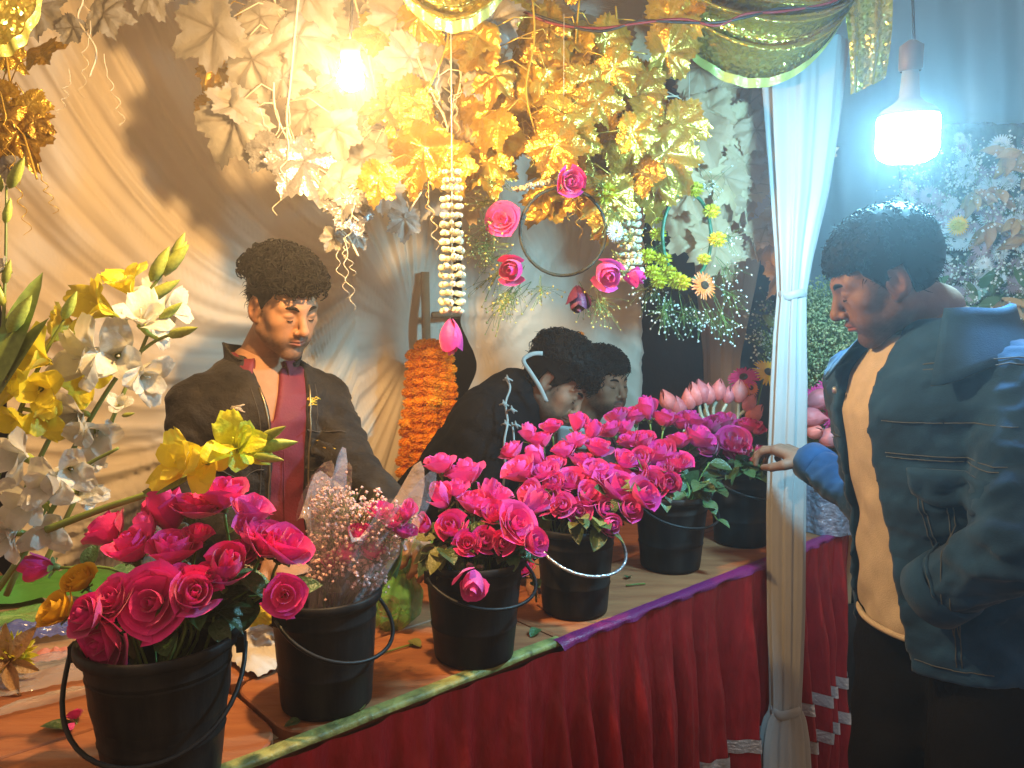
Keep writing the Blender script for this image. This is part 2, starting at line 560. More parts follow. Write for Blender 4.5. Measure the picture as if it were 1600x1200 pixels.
# --- curtains lofted from their outlines: rows of (pixel y, left x, right x)
def curtain(name, rows, d, label, material, pleats=8, fold=0.02, tilt=0.0, bands=(), group=None, seed=0.0, flat=0.35):
    rows = sorted(rows)
    ys = [r[0] for r in rows]
    def at(y):
        return np.interp(y, ys, [r[1] for r in rows]), np.interp(y, ys, [r[2] for r in rows])
    base = P((rows[-1][1] + rows[-1][2]) / 2, rows[-1][0], d)
    o = thing(name, label, 'curtain', base, group)
    n, m = 96, 110
    def fn(a, b):
        y = lerp(ys[0], ys[-1], b)
        l, r = at(y)
        c = P((l + r) / 2, y, d)
        hw = (r - l) / 2 / FPX * d
        w = 2 * math.pi * a
        squeeze = min(1.0, hw / 0.075)
        rr = 1 + (0.16 * math.sin(pleats * w + seed + 0.8 * nz((b * 3, seed, 0))) + 0.07 * math.sin(pleats * 2.3 * w + 3 + 3 * b) + 0.10 * nz((math.cos(w) * 2.2, math.sin(w) * 2.2, b * 2.4 + seed)))
        return c + Vector((math.cos(w) * hw * rr, math.sin(w) * max(0.018, hw * flat) * rr + tilt * math.cos(w) * hw, 0.0))
    v, f = grid(fn, n, m, close=True)
    part('curtain_cloth', v, f, material, o)
    for (y, hgt) in bands:
        l, r = at(y)
        c = P((l + r) / 2, y, d)
        hw = (r - l) / 2 / FPX * d
        prof = [(1.02, -hgt), (1.12, -hgt * .6), (1.14, 0), (1.12, hgt * .6), (1.02, hgt)]
        vv, ff = lathe(prof, 32)
        part('tie_band', [c + Vector((q.x * hw, q.y * max(0.02, hw * flat) * 1.15, q.z + 0.004 * math.sin(3 * q.x))) for q in vv], ff, material, o)
    return o
curtain('post_curtain', [(60, 1196, 1318), (120, 1199, 1312), (200, 1204, 1304), (300, 1211, 1290), (400, 1217, 1268), (460, 1219, 1258), (520, 1214, 1258), (600, 1210, 1259),
        (700, 1206, 1257), (800, 1203, 1255), (960, 1204, 1253), (1040, 1206, 1250), (1108, 1207, 1247), (1125, 1198, 1253), (1160, 1192, 1257), (1215, 1190, 1260), (1290, 1192, 1256)],
        2.17, 'white satin curtain tied round the post at the end of the counter', M['white_satin'], pleats=7, bands=((460, 0.011), (1110, 0.014)), seed=0.4)
curtain('back_curtain', [(60, 1078, 1215), (200, 1082, 1205), (350, 1090, 1188), (450, 1094, 1172), (560, 1103, 1152), (640, 1105, 1150), (900, 1100, 1155)],
        3.3, 'sheer tan curtain hanging in the dark opening at the back', M['sheer'], pleats=6, seed=2.2)

# a dark tarpaulin, added to block the world glow where night shows through
M['backdrop_dark'] = mat('dark blue tarpaulin', (.012, .014, .022), .7, bump=.4, bscale=12)
TP = [P(-420, 480, 2.6), P(-60, 480, 2.75), P(640, 480, 3.55), P(960, 480, 4.4), P(1330, 480, 4.6)]
def backdrop_fn(a, b):
    k = a * 4; i = min(3, int(k))
    q = TP[i].lerp(TP[i + 1], k - i)
    return Vector((q.x, q.y + .04 * math.sin(a * 60 + b * 2), lerp(2.75, .02, b)))
v, f = grid(backdrop_fn, 120, 20)
tag(part('backdrop', v, f, M['backdrop_dark']), 'dark tarpaulin added behind the cream cloths to keep the gaps night dark', 'backdrop')

# ---------------------------------------------------------------- flower kit: shared meshes
M['rose'] = mat('magenta rose petal', (0.80, 0.026, 0.30), 0.55, rnd=0.16, trans=0.22, sheen=0.25, bump=0.15, bscale=7, var=0.14, vscale=1.6)
M['rose_red'] = mat('crimson rose petal', (0.66, 0.014, 0.22), 0.55, rnd=0.14, trans=0.2, sheen=0.25, bump=0.15, bscale=7)
M['rose_light'] = mat('pink rose petal', (0.86, 0.075, 0.42), 0.55, rnd=0.1, trans=0.25, sheen=0.25, bump=0.15, bscale=7)
M['rose_dark'] = mat('dark plum petal', (0.10, 0.008, 0.05), 0.6, bump=0.15, bscale=7, trans=0.1)
M['yellow_rose'] = mat('yellow rose petal', (0.78, 0.50, 0.03), 0.55, rnd=0.1, trans=0.25, bump=0.15, bscale=7)
M['stem'] = mat('green stem', (0.13, 0.20, 0.035), 0.5, rnd=0.2, var=0.3, vscale=20)
M['rose_leaf'] = mat('rose leaf', (0.055, 0.105, 0.035), 0.38, rnd=0.45, trans=0.18, var=0.3, vscale=3, bump=0.35, bscale=9, spec=0.6)
M['pale_leaf'] = mat('olive leaf', (0.20, 0.21, 0.06), 0.45, rnd=0.3, trans=0.2, bump=0.35, bscale=9)
M['sepal'] = mat('sepal', (0.12, 0.18, 0.05), 0.5, rnd=0.2)
M['glad_yellow'] = mat('yellow gladiolus petal', (0.86, 0.76, 0.05), 0.5, rnd=0.08, trans=0.4, bump=0.25, bscale=6, sheen=0.2)
M['glad_lime'] = mat('lime yellow gladiolus petal', (0.74, 0.76, 0.03), 0.5, rnd=0.1, trans=0.32, bump=0.25, bscale=6)
M['glad_white'] = mat('white gladiolus petal', (0.70, 0.69, 0.60), 0.5, rnd=0.06, trans=0.4, bump=0.25, bscale=6, sheen=0.2, var=0.1, vscale=2)
M['glad_bud'] = mat('gladiolus bud', (0.36, 0.44, 0.08), 0.45, rnd=0.2, trans=0.15, var=0.25, vscale=14)
M['glad_stem'] = mat('gladiolus stem', (0.16, 0.22, 0.045), 0.42, var=0.3, vscale=14, rnd=0.2)
M['lotus'] = mat('pink lotus petal', (0.70, 0.20, 0.20), 0.5, rnd=0.22, trans=0.2, var=0.2, vscale=3)
M['lotus_stem'] = mat('pale lotus stem', (0.40, 0.42, 0.30), 0.45)
M['gerbera_pink'] = mat('hot pink gerbera', (0.75, 0.035, 0.22), 0.5, rnd=0.12, trans=0.2)
M['gerbera_yellow'] = mat('yellow gerbera', (0.80, 0.50, 0.02), 0.5, trans=0.2)
M['gerbera_orange'] = mat('orange gerbera', (0.80, 0.20, 0.03), 0.5, trans=0.2)
M['disc_dark'] = mat('dark flower centre', (0.06, 0.035, 0.015), 0.8, bump=0.6, bscale=90)
M['mum'] = mat('acid yellow chrysanthemum', (0.68, 0.60, 0.02), 0.55, rnd=0.15, trans=0.2)
M['mum_white'] = mat('white chrysanthemum', (0.62, 0.62, 0.60), 0.55, rnd=0.15, trans=0.2)
M['marigold'] = mat('orange marigold', (1.0, 0.42, 0.012), 0.6, rnd=0.16, trans=0.15)
M['tuberose'] = mat('cream tuberose', (0.74, 0.69, 0.50), 0.5, rnd=0.1, trans=0.25)
M['breath'] = mat('tiny white blossom', (0.74, 0.74, 0.66), 0.6, trans=0.2)
M['breath_lime'] = mat('tiny lime blossom', (0.52, 0.50, 0.16), 0.6, trans=0.2)
M['breath_green'] = mat('tiny pale green blossom', (0.42, 0.47, 0.22), 0.6, trans=0.2, rnd=0.2)
M['wreath_ring'] = mat('dark wreath ring', (0.022, 0.026, 0.012), 0.6, bump=0.5, bscale=60)
M['wreath_green'] = mat('green wrapped ring', (0.03, 0.13, 0.06), 0.4, bump=0.5, bscale=60)

def petal_fn(R, H, hw, close=0.0, curl=0.0, seed=0.0, point=0.12, a0=0.0, zoff=0.0):
    def fn(a, b):
        u, v = a * 2 - 1, b
        w = hw * (0.30 + 0.70 * math.sin(min(1.0, v / 0.62) * math.pi / 2))
        ang = a0 + u * w
        r = R * (0.16 + 0.84 * math.sin(min(1.0, v * 1.25) * math.pi / 2) ** 0.9)
        r *= 1 - close * v ** 2.5
        e = max(0.0, (v - 0.55) / 0.45)
        r += curl * R * e * e + curl * 0.55 * R * u * u * v * v
        z = zoff + H * v - H * 0.17 * u * u * v * v - curl * 0.34 * H * e * e + point * H * 0.3 * (1 - abs(u)) * v ** 6
        r += 0.05 * R * nz((u * 1.6, v * 1.7, seed), 1.3)
        z += 0.05 * H * v * nz((u * 1.9, 3.3, seed + 7), 1.4)
        return (math.cos(ang) * r, math.sin(ang) * r, z)
    return fn

def rose_core(layers, seed, nu=6, nv=5):
    rnd = random.Random(seed)
    mb = MB()
    for k, (R, H, hw, close, curl) in enumerate(layers):
        a0 = k * 2.399 + rnd.uniform(-.3, .3)
        mb.add(*grid(petal_fn(R, H * rnd.uniform(.95, 1.05), math.radians(hw), close, curl, seed * 3.1 + k, a0=a0), nu, nv))
    return mb

ROSE = {}
def build_rose_kinds():
    cores = {
        'open': [(.16, 1.02, 150, .35, 0), (.24, 1.05, 120, .25, .03), (.33, 1.06, 95, .12, .06), (.43, 1.04, 80, .05, .10), (.53, 1.0, 72, 0, .14), (.62, .97, 66, 0, .2), (.70, .93, 62, 0, .25)],
        'half': [(.17, 1.20, 150, .35, 0), (.26, 1.22, 115, .3, .02), (.36, 1.22, 95, .2, .05), (.46, 1.19, 82, .12, .08), (.55, 1.15, 74, .06, .12)],
        'bud': [(.18, 1.42, 150, .5, 0), (.29, 1.45, 110, .45, .02), (.40, 1.42, 90, .36, .04)],
    }
    outer = {
        'open': [(.82, .92, 52, .02, .24, 5, 0.0), (.97, .82, 50, 0, .30, 4, 0.6)],
        'half': [(.68, 1.10, 60, .06, .14, 4, 0.0), (.80, 1.02, 54, .03, .24, 3, 0.5)],
        'bud': [(.52, 1.38, 72, .26, .06, 3, 0.0), (.60, 1.22, 56, .12, .22, 2, 0.9)],
    }
    for kind in cores:
        for s in range(2):
            for mk in ('rose', 'rose_light', 'rose_red', 'rose_dark', 'yellow_rose'):
                if s and mk in ('rose_dark', 'yellow_rose'): continue
                core = rose_core(cores[kind], 11 + s * 5 + len(kind)).mesh('bloom', M[mk])
                pet = []
                for (R, H, hw, cl, cu, n, o) in outer[kind]:
                    v, f = grid(petal_fn(R, H, math.radians(hw), cl, cu, s * 9.0 + R * 20), 6, 6)
                    pet.append((mesh('petal', v, f, M[mk]), n, o))
                ROSE[(kind, mk, s)] = (core, pet)
    mb = MB()
    for k in range(5):
        a = k * 2 * math.pi / 5
        def fn(x, y, a=a):
            w = (x * 2 - 1) * 0.16 * math.sin(math.pi * min(1, y * .9 + .12))
            r = 0.12 + 0.42 * y ** .7
            z = -0.02 + 0.22 * y - 0.5 * max(0, y - .5) ** 2
            return (math.cos(a) * r - math.sin(a) * w, math.sin(a) * r + math.cos(a) * w, z)
        mb.add(*grid(fn, 2, 4))
    mb.add(*lathe([(0.05, -.26), (.13, -.2), (.16, -.1), (.17, 0.02)], 8))
    ROSE['calyx'] = mb.mesh('calyx', M['sepal'])
    for s in range(3):
        def fn(x, y, s=s):
            u = x * 2 - 1
            w = 0.36 * math.sin(math.pi * y ** .8) ** .8 * (1 + .06 * math.sin(y * 40))
            return (u * w, y, 0.16 * abs(u) * w * 2 - (0.1 + .16 * s) * y * y + 0.03 * nz((u * 2, y * 4, s)))
        ROSE['leaf', s] = mesh('leaf', *grid(fn, 4, 7), M['rose_leaf'])
        ROSE['pale', s] = mesh('leaf', *grid(fn, 4, 7), M['pale_leaf'])
build_rose_kinds()

def leaf_mat4(base, tip_dir, normal, size):
    y = Vector(tip_dir).normalized()
    z = Vector(normal); z = (z - y * z.dot(y))
    z = z.normalized() if z.length > 1e-5 else y.orthogonal().normalized()
    x = y.cross(z)
    m = Matrix((( x.x, y.x, z.x, 0), (x.y, y.y, z.y, 0), (x.z, y.z, z.z, 0), (0, 0, 0, 1)))
    return Matrix.Translation(base) @ m @ Matrix.Diagonal((size, size, size, 1))

def rose(c, width, facing, kind, mk, root_to, label, group=None, leaves=3, via=None, stem_r=0.0026, pale=False):
    """c: centre of the bloom, facing: the way it opens, root_to: where the stem ends"""
    facing = Vector(facing).normalized()
    R = width / 2 / (1.18 if kind == 'open' else 0.93 if kind == 'half' else 0.68)
    base = Vector(c) - facing * R * (0.5 if kind != 'bud' else 0.62)
    o = thing('rose', label, 'rose', base, group)
    core, pets = ROSE[(kind, mk, random.randint(0, 1) if mk not in ('rose_dark', 'yellow_rose') else 0)]
    m0 = frame_to(facing, (0, 0, 0), R, U(0, 6.3))
    put('bloom', core, o, m0)
    for me, n, off in pets:
        for k in range(n):
            put('petal', me, o, m0 @ Matrix.Rotation(off + k * 2 * math.pi / n + U(-.16, .16), 4, 'Z') @ Matrix.Rotation(U(-.10, .14), 4, 'Y') @ Matrix.Diagonal((U(.92, 1.06),) * 2 + (U(.9, 1.06), 1)))
    put('calyx', ROSE['calyx'], o, m0)
    root_to = Vector(root_to)
    p0 = base - facing * R * .2
    p1 = p0 - facing * max(.03, (p0 - root_to).length * .33)
    mid = [Vector(via)] if via is not None else []
    pts = smooth_path([p0, p1] + mid + [root_to], 5)
    part('stem', *tube(pts, stem_r, 6), M['stem'], o)
    for k in range(leaves):
        q = pts[min(len(pts) - 1, int(len(pts) * U(.12, .62)))]
        side = Vector((U(-1, 1), U(-1.1, .5), U(-.5, .7)))
        put('leaf', ROSE['pale' if pale or random.random() < .18 else 'leaf', random.randint(0, 2)], o,
            leaf_mat4(q - base, side, Vector((U(-.4, .4), U(-.9, .2), 1)), U(.032, .058)))
    return o

# --- gladiolus
GLAD = {}
def build_glad():
    for mk in ('glad_yellow', 'glad_lime', 'glad_white'):
        for s in range(2):
            def pf(a0, wide, opn):
                def fn(x, y):
                    u = x * 2 - 1
                    w = wide * math.sin(math.pi * (0.08 + 0.80 * y)) ** .8 * (y ** .55)
                    ruff = 0.085 * math.sin(u * 9 + s * 2 + a0) * y ** 3 * (abs(u) ** 1.2) + 0.05 * nz((u * 2.4, y * 2.6, s * 4 + a0), 1.6) * y
                    r = 0.05 + opn * (0.75 * y ** 1.6 + 0.25 * y ** 4)
                    z = 1.0 * y ** .85 - 0.30 * opn * max(0, y - .6) ** 2 * 4 + ruff
                    cup = 0.22 * u * u * w
                    rr = r - cup + ruff * .5
                    t = u * w
                    return (math.cos(a0) * rr - math.sin(a0) * t, math.sin(a0) * rr + math.cos(a0) * t, z)
                return fn
            mb = MB()
            for k in range(3):
                mb.add(*grid(pf(k * 2.094 + .5, .40, .52), 6, 7))
            mb.tube([(0, 0, .15), (.02, 0, .5), (.06, .02, .72)], [.03, .02, .035], 5)
            core = mb.mesh('blossom', M[mk])
            pet = mesh('petal', *grid(pf(0, .50, .78), 8, 8), M[mk])
            GLAD[(mk, s)] = (core, pet)
    mb = MB()
    mb.add(*lathe([(0.01, 0), (.13, .15), (.17, .38), (.13, .7), (.05, .95), (.005, 1.05)], 8))
    GLAD['bud'] = mb.mesh('bud', M['glad_bud'])
    def lf(x, y):
        u = x * 2 - 1
        w = .10 * math.sin(math.pi * min(1, .15 + y * .85)) ** .7
        return (u * w, y, .5 * abs(u) * w - .12 * y * y)
    GLAD['leaf'] = mesh('leaf', *grid(lf, 2, 8), M['glad_stem'])
build_glad()

def gladiolus(stem_pts, label, blooms, buds=(), leaves=(), r=0.0055, group=None):
    """stem_pts: world points from the root up; blooms: (point, facing, size, material); buds: (point, direction, length)"""
    pts = smooth_path(stem_pts, 7)
    o = thing('gladiolus', label, 'gladiolus', pts[0], group)
    n = len(pts)
    part('stem', *tube(pts, [lerp(r, r * .45, k / (n - 1)) for k in range(n)], 7), M['glad_stem'], o)
    for (c, d, size, mk) in blooms:
        c = Vector(c); d = Vector(d).normalized()
        core, pet = GLAD[(mk, random.randint(0, 1))]
        near = min(pts, key=lambda q: (q - c).length)
        base = c - d * size * .55
        m0 = frame_to(d, base - pts[0], size, U(0, 6.3))
        b = put('blossom', core, o, m0)
        for k in range(3):
            put('petal', pet, b, Matrix.Rotation(k * 2.094 + U(-.2, .2), 4, 'Z') @ Matrix.Rotation(U(-.12, .2), 4, 'Y'))
        part('flower_neck', *tube([near, near.lerp(base, .6), base + d * size * .2], [.0035, .005, .008], 6), M['glad_bud'], o)
    for (c, d, L) in buds:
        c = Vector(c)
        put('bud', GLAD['bud'], o, frame_to(d, c - pts[0], L, U(0, 6)) )
    for (c, d, L) in leaves:
        put('leaf', GLAD['leaf'], o, leaf_mat4(Vector(c) - pts[0], d, (U(-.3, .3), -1, .2), L))
    return o

# --- daisies, balls, buds, sprays
def daisy_mesh(n, rows, wide, tilt, mk):
    mb = MB()
    for row in range(rows):
        L = 1 - .18 * row
        for k in range(n):
            a = (k + .5 * row) * 2 * math.pi / n + U(-.05, .05)
            t = tilt + .22 * row + U(-.08, .08)
            def fn(x, y):
                u = x * 2 - 1
                w = wide * math.sin(math.pi * (.15 + .72 * y))
                r = .2 + (L - .2) * y * math.cos(t)
                z = (L - .2) * y * math.sin(t) - .12 * y * y + .04 * row - .03 * u * u
                return (math.cos(a) * r - math.sin(a) * u * w, math.sin(a) * r + math.cos(a) * u * w, z)
            mb.add(*grid(fn, 2, 3))
    return mb.mesh('ray_petals', M[mk])
def disc_mesh(rr, mk):
    v, f = lathe([(rr * 1.08, 0), (rr, .10), (rr * .7, .15), (rr * .3, .12), (.001, .1)], 14)
    return mesh('disc', v, f, M[mk])
def ball_mesh(name, n, r_in, L, wide, mk, flat=1.0):
    """ball of many small petals"""
    mb = MB()
    mb.add(*lathe([(r_in * .92 * math.sin(a) + .001, -r_in * .92 * math.cos(a)) for a in np.linspace(0, math.pi, 7)], 10))
    for k in range(n):
        z = 1 - 2 * (k + .5) / n
        a = k * 2.39996
        d = Vector((math.cos(a) * math.sqrt(1 - z * z), math.sin(a) * math.sqrt(1 - z * z), z))
        t = d.orthogonal().normalized(); t.rotate(Quaternion(d, U(0, 6.3)))
        b = d.cross(t)
        tip = d * (r_in + L) + t * L * U(-.5, .5) + b * L * U(-.3, .3)
        q = d * r_in * .7
        w = wide * U(.8, 1.2)
        mb.add([q - b * w * .5, q + b * w * .5, (q + tip) / 2 + b * w + t * w * .3, tip, (q + tip) / 2 - b * w + t * w * .3], [(0, 1, 2, 4), (4, 2, 3)])
    mb.v = [Vector((p.x, p.y, p.z * flat)) for p in mb.v]
    return mb.mesh(name, M[mk])
KIT = {
    'gerbera_pink': daisy_mesh(24, 2, .085, .12, 'gerbera_pink'), 'gerbera_yellow': daisy_mesh(24, 2, .085, .12, 'gerbera_yellow'),
    'gerbera_orange': daisy_mesh(22, 2, .09, .1, 'gerbera_orange'), 'disc': disc_mesh(.24, 'disc_dark'),
    'mum': ball_mesh('blossom', 100, .62, .40, .12, 'mum', .8), 'mum_white': daisy_mesh(26, 4, .075, .15, 'mum_white'),
    'marigold': ball_mesh('marigold', 120, .80, .22, .16, 'marigold', .62),
}
def lotus_mesh():
    mb = MB()
    for ring, (n, R, H) in enumerate(((3, .30, 1.0), (4, .36, .9))):
        for k in range(n):
            a0 = (k + .5 * ring) * 2 * math.pi / n
            def fn(x, y):
                u = x * 2 - 1
                ang = a0 + u * 1.0 * (1 - y ** 3 * .7)
                r = R * math.sin(math.pi * (.12 + .86 * y)) ** .8 + .01
                return (math.cos(ang) * r, math.sin(ang) * r, H * y)
            mb.add(*grid(fn, 4, 6))
    return mb.mesh('bud', M['lotus'])
KIT['lotus'] = lotus_mesh()

def ico():
    bm = bmesh.new()
    bmesh.ops.create_icosphere(bm, subdivisions=1, radius=1)
    v = [x.co.copy() for x in bm.verts]; f = [tuple(q.index for q in x.verts) for x in bm.faces]
    bm.free()
    return v, f
def octa():
    return [Vector(p) for p in ((1, 0, 0), (-1, 0, 0), (0, 1, 0), (0, -1, 0), (0, 0, 1), (0, 0, -1))], [(0, 2, 4), (2, 1, 4), (1, 3, 4), (3, 0, 4), (2, 0, 5), (1, 2, 5), (3, 1, 5), (0, 3, 5)]
OV, OF = octa()

def sprays(parent, roots, heads, size, blossom_mat, stem_mat, spread, n_each, name='blossoms', droop=0.0):
    """fine branching sprays with tiny blossoms: stems part and blossoms part"""
    st, bl = MB(), MB()
    for root, head in zip(roots, heads):
        root, head = Vector(root), Vector(head)
        st.tube(smooth_path([root, root.lerp(head, .5) + Vector((U(-1, 1), U(-1, 1), U(-1, 1))) * spread * .25, head], 3), .0008, 3, cap=False)
        for k in range(n_each):
            q = root.lerp(head, U(.55, 1.0))
            tip = head + Vector((random.gauss(0, 1), random.gauss(0, 1), random.gauss(0, 1) - droop)) * spread
            st.tube([q, q.lerp(tip, .6) + Vector((0, 0, .15 * spread)), tip], .0005, 3, cap=False)
            s = size * U(.6, 1.3)
            q3 = Euler((U(0, 3), U(0, 3), 0)).to_matrix()
            bl.add([tip + q3 @ (p * s * Vector((1, 1, .7))) for p in OV], OF)
    if st.v: tag(st.part('sprig', stem_mat, parent), kind='stuff')
    if bl.v: tag(bl.part(name, blossom_mat, parent, smooth=False), kind='stuff')

# ---------------------------------------------------------------- black buckets along the counter
BUCKETS = {}
def bucket(key, px, py, label, bail=0.0, bail_drop=0.085, wtop=0.205, h=0.205, wbot=0.158, bail_mat='bail'):
    c = on_z(px, py, TABLE_Z + 0.001)
    o = thing('flower_bucket', label, 'bucket', c, 'black buckets along the counter')
    rt, rb = wtop / 2, wbot / 2
    prof = [(0.001, 0.0), (rb - .006, 0.0), (rb, .004), (rb + .001, .012)]
    for k in range(1, 9):
        t = k / 9
        prof.append((lerp(rb, rt - .004, t), h * t))
        if k in (3, 7): prof.append((lerp(rb, rt - .004, t) + .0016, h * t + .002)); prof.append((lerp(rb, rt - .004, t), h * t + .005))
    prof += [(rt - .004, h - .004), (rt - .007, h - .004), (rt - .012, h * .6), (rb - .008, .012), (.001, .01)]
    v, f = lathe(prof, 40, c)
    part('bucket_body', v, f, M['bucket'], o)
    v, f = lathe([(rt - .0055, h - .016), (rt + .003, h - .015), (rt + .0045, h - .009), (rt + .004, h - .001), (rt, h + .002), (rt - .005, h)], 40, c)
    part('rim', v, f, M['bucket'], o)
    d = Vector((math.cos(bail), math.sin(bail), 0))
    nrm = Vector((d.y, -d.x, 0))
    for s in (-1, 1):
        q = c + d * s * (rt + .007) + Vector((0, 0, h - .02))
        MB().box(q, .012, .022, .024, Matrix((( d.x, nrm.x, 0), (d.y, nrm.y, 0), (0, 0, 1)))).part('lug', M['bucket'], o, smooth=False)
    pts = []
    for k in range(25):
        a = math.pi * k / 24
        pts.append(c + d * math.cos(a) * (rt + .013 + .012 * math.sin(a)) + nrm * math.sin(a) * (rt + .02) * 1.02 + Vector((0, 0, h - .02 - bail_drop * math.sin(a) ** .8)))
    part('handle', *tube(pts, .0036, 7), M[bail_mat], o)
    BUCKETS[key] = (c, rt, h)
    return o
# the handle hangs towards the camera, its pivots left and right
bucket(1, 258, 1214, 'nearest black bucket full of open magenta roses, its handle looped out on both sides', bail=0.15, bail_drop=.11, wtop=.218, h=.222)
bucket(2, 511, 1095, 'black bucket holding the film wrapped bouquet, second from the near end of the counter', bail=1.0, bail_drop=.075, wtop=.192)
bucket(3, 741, 1022, 'black bucket with one rose hanging over the front of its rim', bail=0.75, bail_drop=.05)
bucket(4, 898, 952, 'black bucket with a pale glinting handle, fourth along the counter', bail=0.55, bail_drop=.07, wtop=.19, wbot=.15, bail_mat='silver')
bucket(5, 1047, 884, 'black bucket with leafy roses spilling over it, fifth along the counter', bail=0.6, bail_drop=.05)
bucket(6, 1158, 846, 'black bucket of roses and lotus buds beside the white post curtain', bail=0.6, bail_drop=.05, h=.225)

# ---------------------------------------------------------------- roses, one by one
def rose_at(key, px, py, w, kind='half', label=None, mk='rose', dd=None, face=None, group=None, leaves=3, to=None, via=None):
    bc, rt, h = BUCKETS[key]
    bd = (bc - EYE).dot(FWD)
    rim = bc + Vector((0, 0, h))
    rpy = 600 - (rim - EYE).dot(UPV) / (rim - EYE).dot(FWD) * FPX
    rel = (rpy - py) / FPX * bd                       # height above the rim plane in metres
    if dd is None:
        dd = -0.115 if rel < -0.01 else lerp(-0.095, 0.075, sstep(0.0, 0.22, rel)) + U(-.012, .012)
    d = bd + dd
    if key in (3, 4, 5) and w > 42: w *= .90
    c = P(px, py, d)
    if face is None:
        out = c - (rim + Vector((0, 0, .02)))
        out.normalize()
        face = out * .8 + Vector((U(-.2, .2), -.42 + U(-.2, .1), .42))
    tgt = to if to is not None else bc + Vector((U(-.4, .4) * rt, U(-.4, .4) * rt, h * .55))
    if via is None and to is None and rel < 0.05:
        via = rim + (c - rim) * .55 + Vector((0, 0, .045))
    elif to is None:
        via = rim + Vector((U(-.5, .5) * rt, U(-.5, .5) * rt, .0))
    return rose(c, w / FPX * d, face, kind, mk, tgt, label or FILL[key], group or GROUPS[key], leaves, via)
GROUPS = {1: 'roses in the nearest bucket', 2: 'roses in the film wrapped bouquet', 3: 'roses in the third bucket', 4: 'roses in the fourth bucket', 5: 'roses in the fifth bucket', 6: 'roses in the bucket by the post curtain'}
FILL = {1: 'magenta rose crowded among the others in the nearest black bucket', 3: 'pink rose crowded among the others in the bucket with one hanging rose',
        4: 'pink rose crowded among the others in the bucket with the pale handle', 5: 'magenta rose crowded among dark leaves in the fifth bucket along',
        6: 'magenta rose crowded under the lotus buds beside the post curtain'}
ANCHOR = {1: [('leaning left', 'left-leaning rose'), ('topmost magenta', 'topmost rose'), ('largest wide', 'largest open rose'), ('high on the right', 'bright high rose'), ('wide magenta rose at', 'wide rose by the hand'), ('dark crimson bud', 'shaded crimson bud'), ('open magenta rose at the top', 'open top rose'), ('folded', 'folded middle rose')],
          3: [('tallest pink', 'tallest rose'), ('wide open', 'wide open rose'), ('centre top', 'smooth rose'), ('leaning right', 'right-leaning bud'), ('cup shaped', 'cup shaped rose'), ('drooping outer', 'drooping rose'), ('next to the tallest', 'second tallest rose')],
          4: [('slim pink', 'slim lone bud'), ('broad pink', 'broad rose'), ('open pink rose between', 'smaller open rose'), ('upright', 'upright bud'), ('round spiral', 'spiral rose'), ('biggest', 'biggest open rose'), ('rumpled', 'rumpled rose'), ('bud on the top', 'top bud'), ('corner', 'small corner rose'), ('hanging low', 'low hanging bud')],
          5: [('far left top', 'far left rose'), ('round magenta', 'round front rose'), ('highest', 'highest bud'), ('right side', 'rose under the lotus buds'), ('dangling', 'dangling bud')],
          6: [('just left of', 'rose by the reaching hand'), ('above the reaching', 'dark crimson rose'), ('held', 'held bud')]}
NTH = {1: 'nearest', 3: 'third', 4: 'fourth', 5: 'fifth', 6: 'last'}
def name_rest(key, rows):
    """roses without a label of their own are told apart by the marked rose beside them"""
    marks = [(q[0], q[1], a) for q in rows if q[4] for k, a in ANCHOR[key] if k in q[4]]
    used, out = set(), []
    for q in rows:
        if q[4]: out.append(q); continue
        for (x, y, a) in sorted(marks, key=lambda m: math.hypot(m[0] - q[0], m[1] - q[1])):
            dx, dy = q[0] - x, q[1] - y
            way = ('above' if dy < 0 else 'below') if abs(dy) > 1.6 * abs(dx) else ('left of' if dx < 0 else 'right of') if abs(dx) > 1.6 * abs(dy) else ('up and left of' if dx < 0 else 'up and right of') if dy < 0 else ('down and left of' if dx < 0 else 'down and right of')
            lb = 'pink %s %s the %s in the %s bucket' % ('bud' if q[3] == 'bud' else 'rose', way, a, NTH[key])
            if lb not in used: break
        used.add(lb)
        out.append((q[0], q[1], q[2], q[3], lb))
    return out
B1 = [
    (168, 832, 74, 'half', 'magenta rose at the far left top of the nearest bucket, leaning left'),
    (205, 858, 76, 'half', 'full magenta rose just below and right of the left-leaning one, nearest bucket'),
    (262, 800, 72, 'bud', 'large closed dark pink bud standing at the top of the nearest bucket'),
    (304, 792, 84, 'open', 'open magenta rose at the top of the nearest bucket under the yellow gladiolus'),
    (350, 775, 74, 'half', 'topmost magenta rose of the nearest bucket, against the black jacket'),
    (270, 862, 80, 'half', 'magenta rose with folded petals in the middle of the nearest bucket'),
    (392, 800, 66, 'half', 'bright magenta rose high on the right side of the nearest bucket'),
    (396, 835, 68, 'half', None), (418, 852, 74, 'half', None),
    (448, 858, 78, 'half', 'wide magenta rose at the right edge of the nearest bucket beside a hand'),
    (352, 888, 72, 'bud', 'dark crimson bud on the shaded right side of the nearest bucket'),
    (310, 838, 46, 'half', None), (228, 826, 44, 'bud', None), (375, 866, 48, 'half', None), (325, 905, 50, 'half', None), (284, 905, 46, 'half', None),
    (240, 942, 108, 'open', 'largest wide open magenta rose, front and centre over the rim of the nearest bucket'),
    (302, 930, 78, 'half', 'magenta rose with a pointed petal right of the largest open rose'),
    (178, 935, 74, 'open', 'open dark magenta rose left of the largest rose, over the rim'),
    (140, 962, 66, 'half', 'crimson rose at the lower left of the nearest bucket, half behind the drooping one'),
    (163, 1000, 104, 'open', 'big crimson rose drooping low over the left front of the nearest bucket'),
    (445, 930, 66, 'open', 'single magenta rose hanging out to the right above the second bucket'),
]
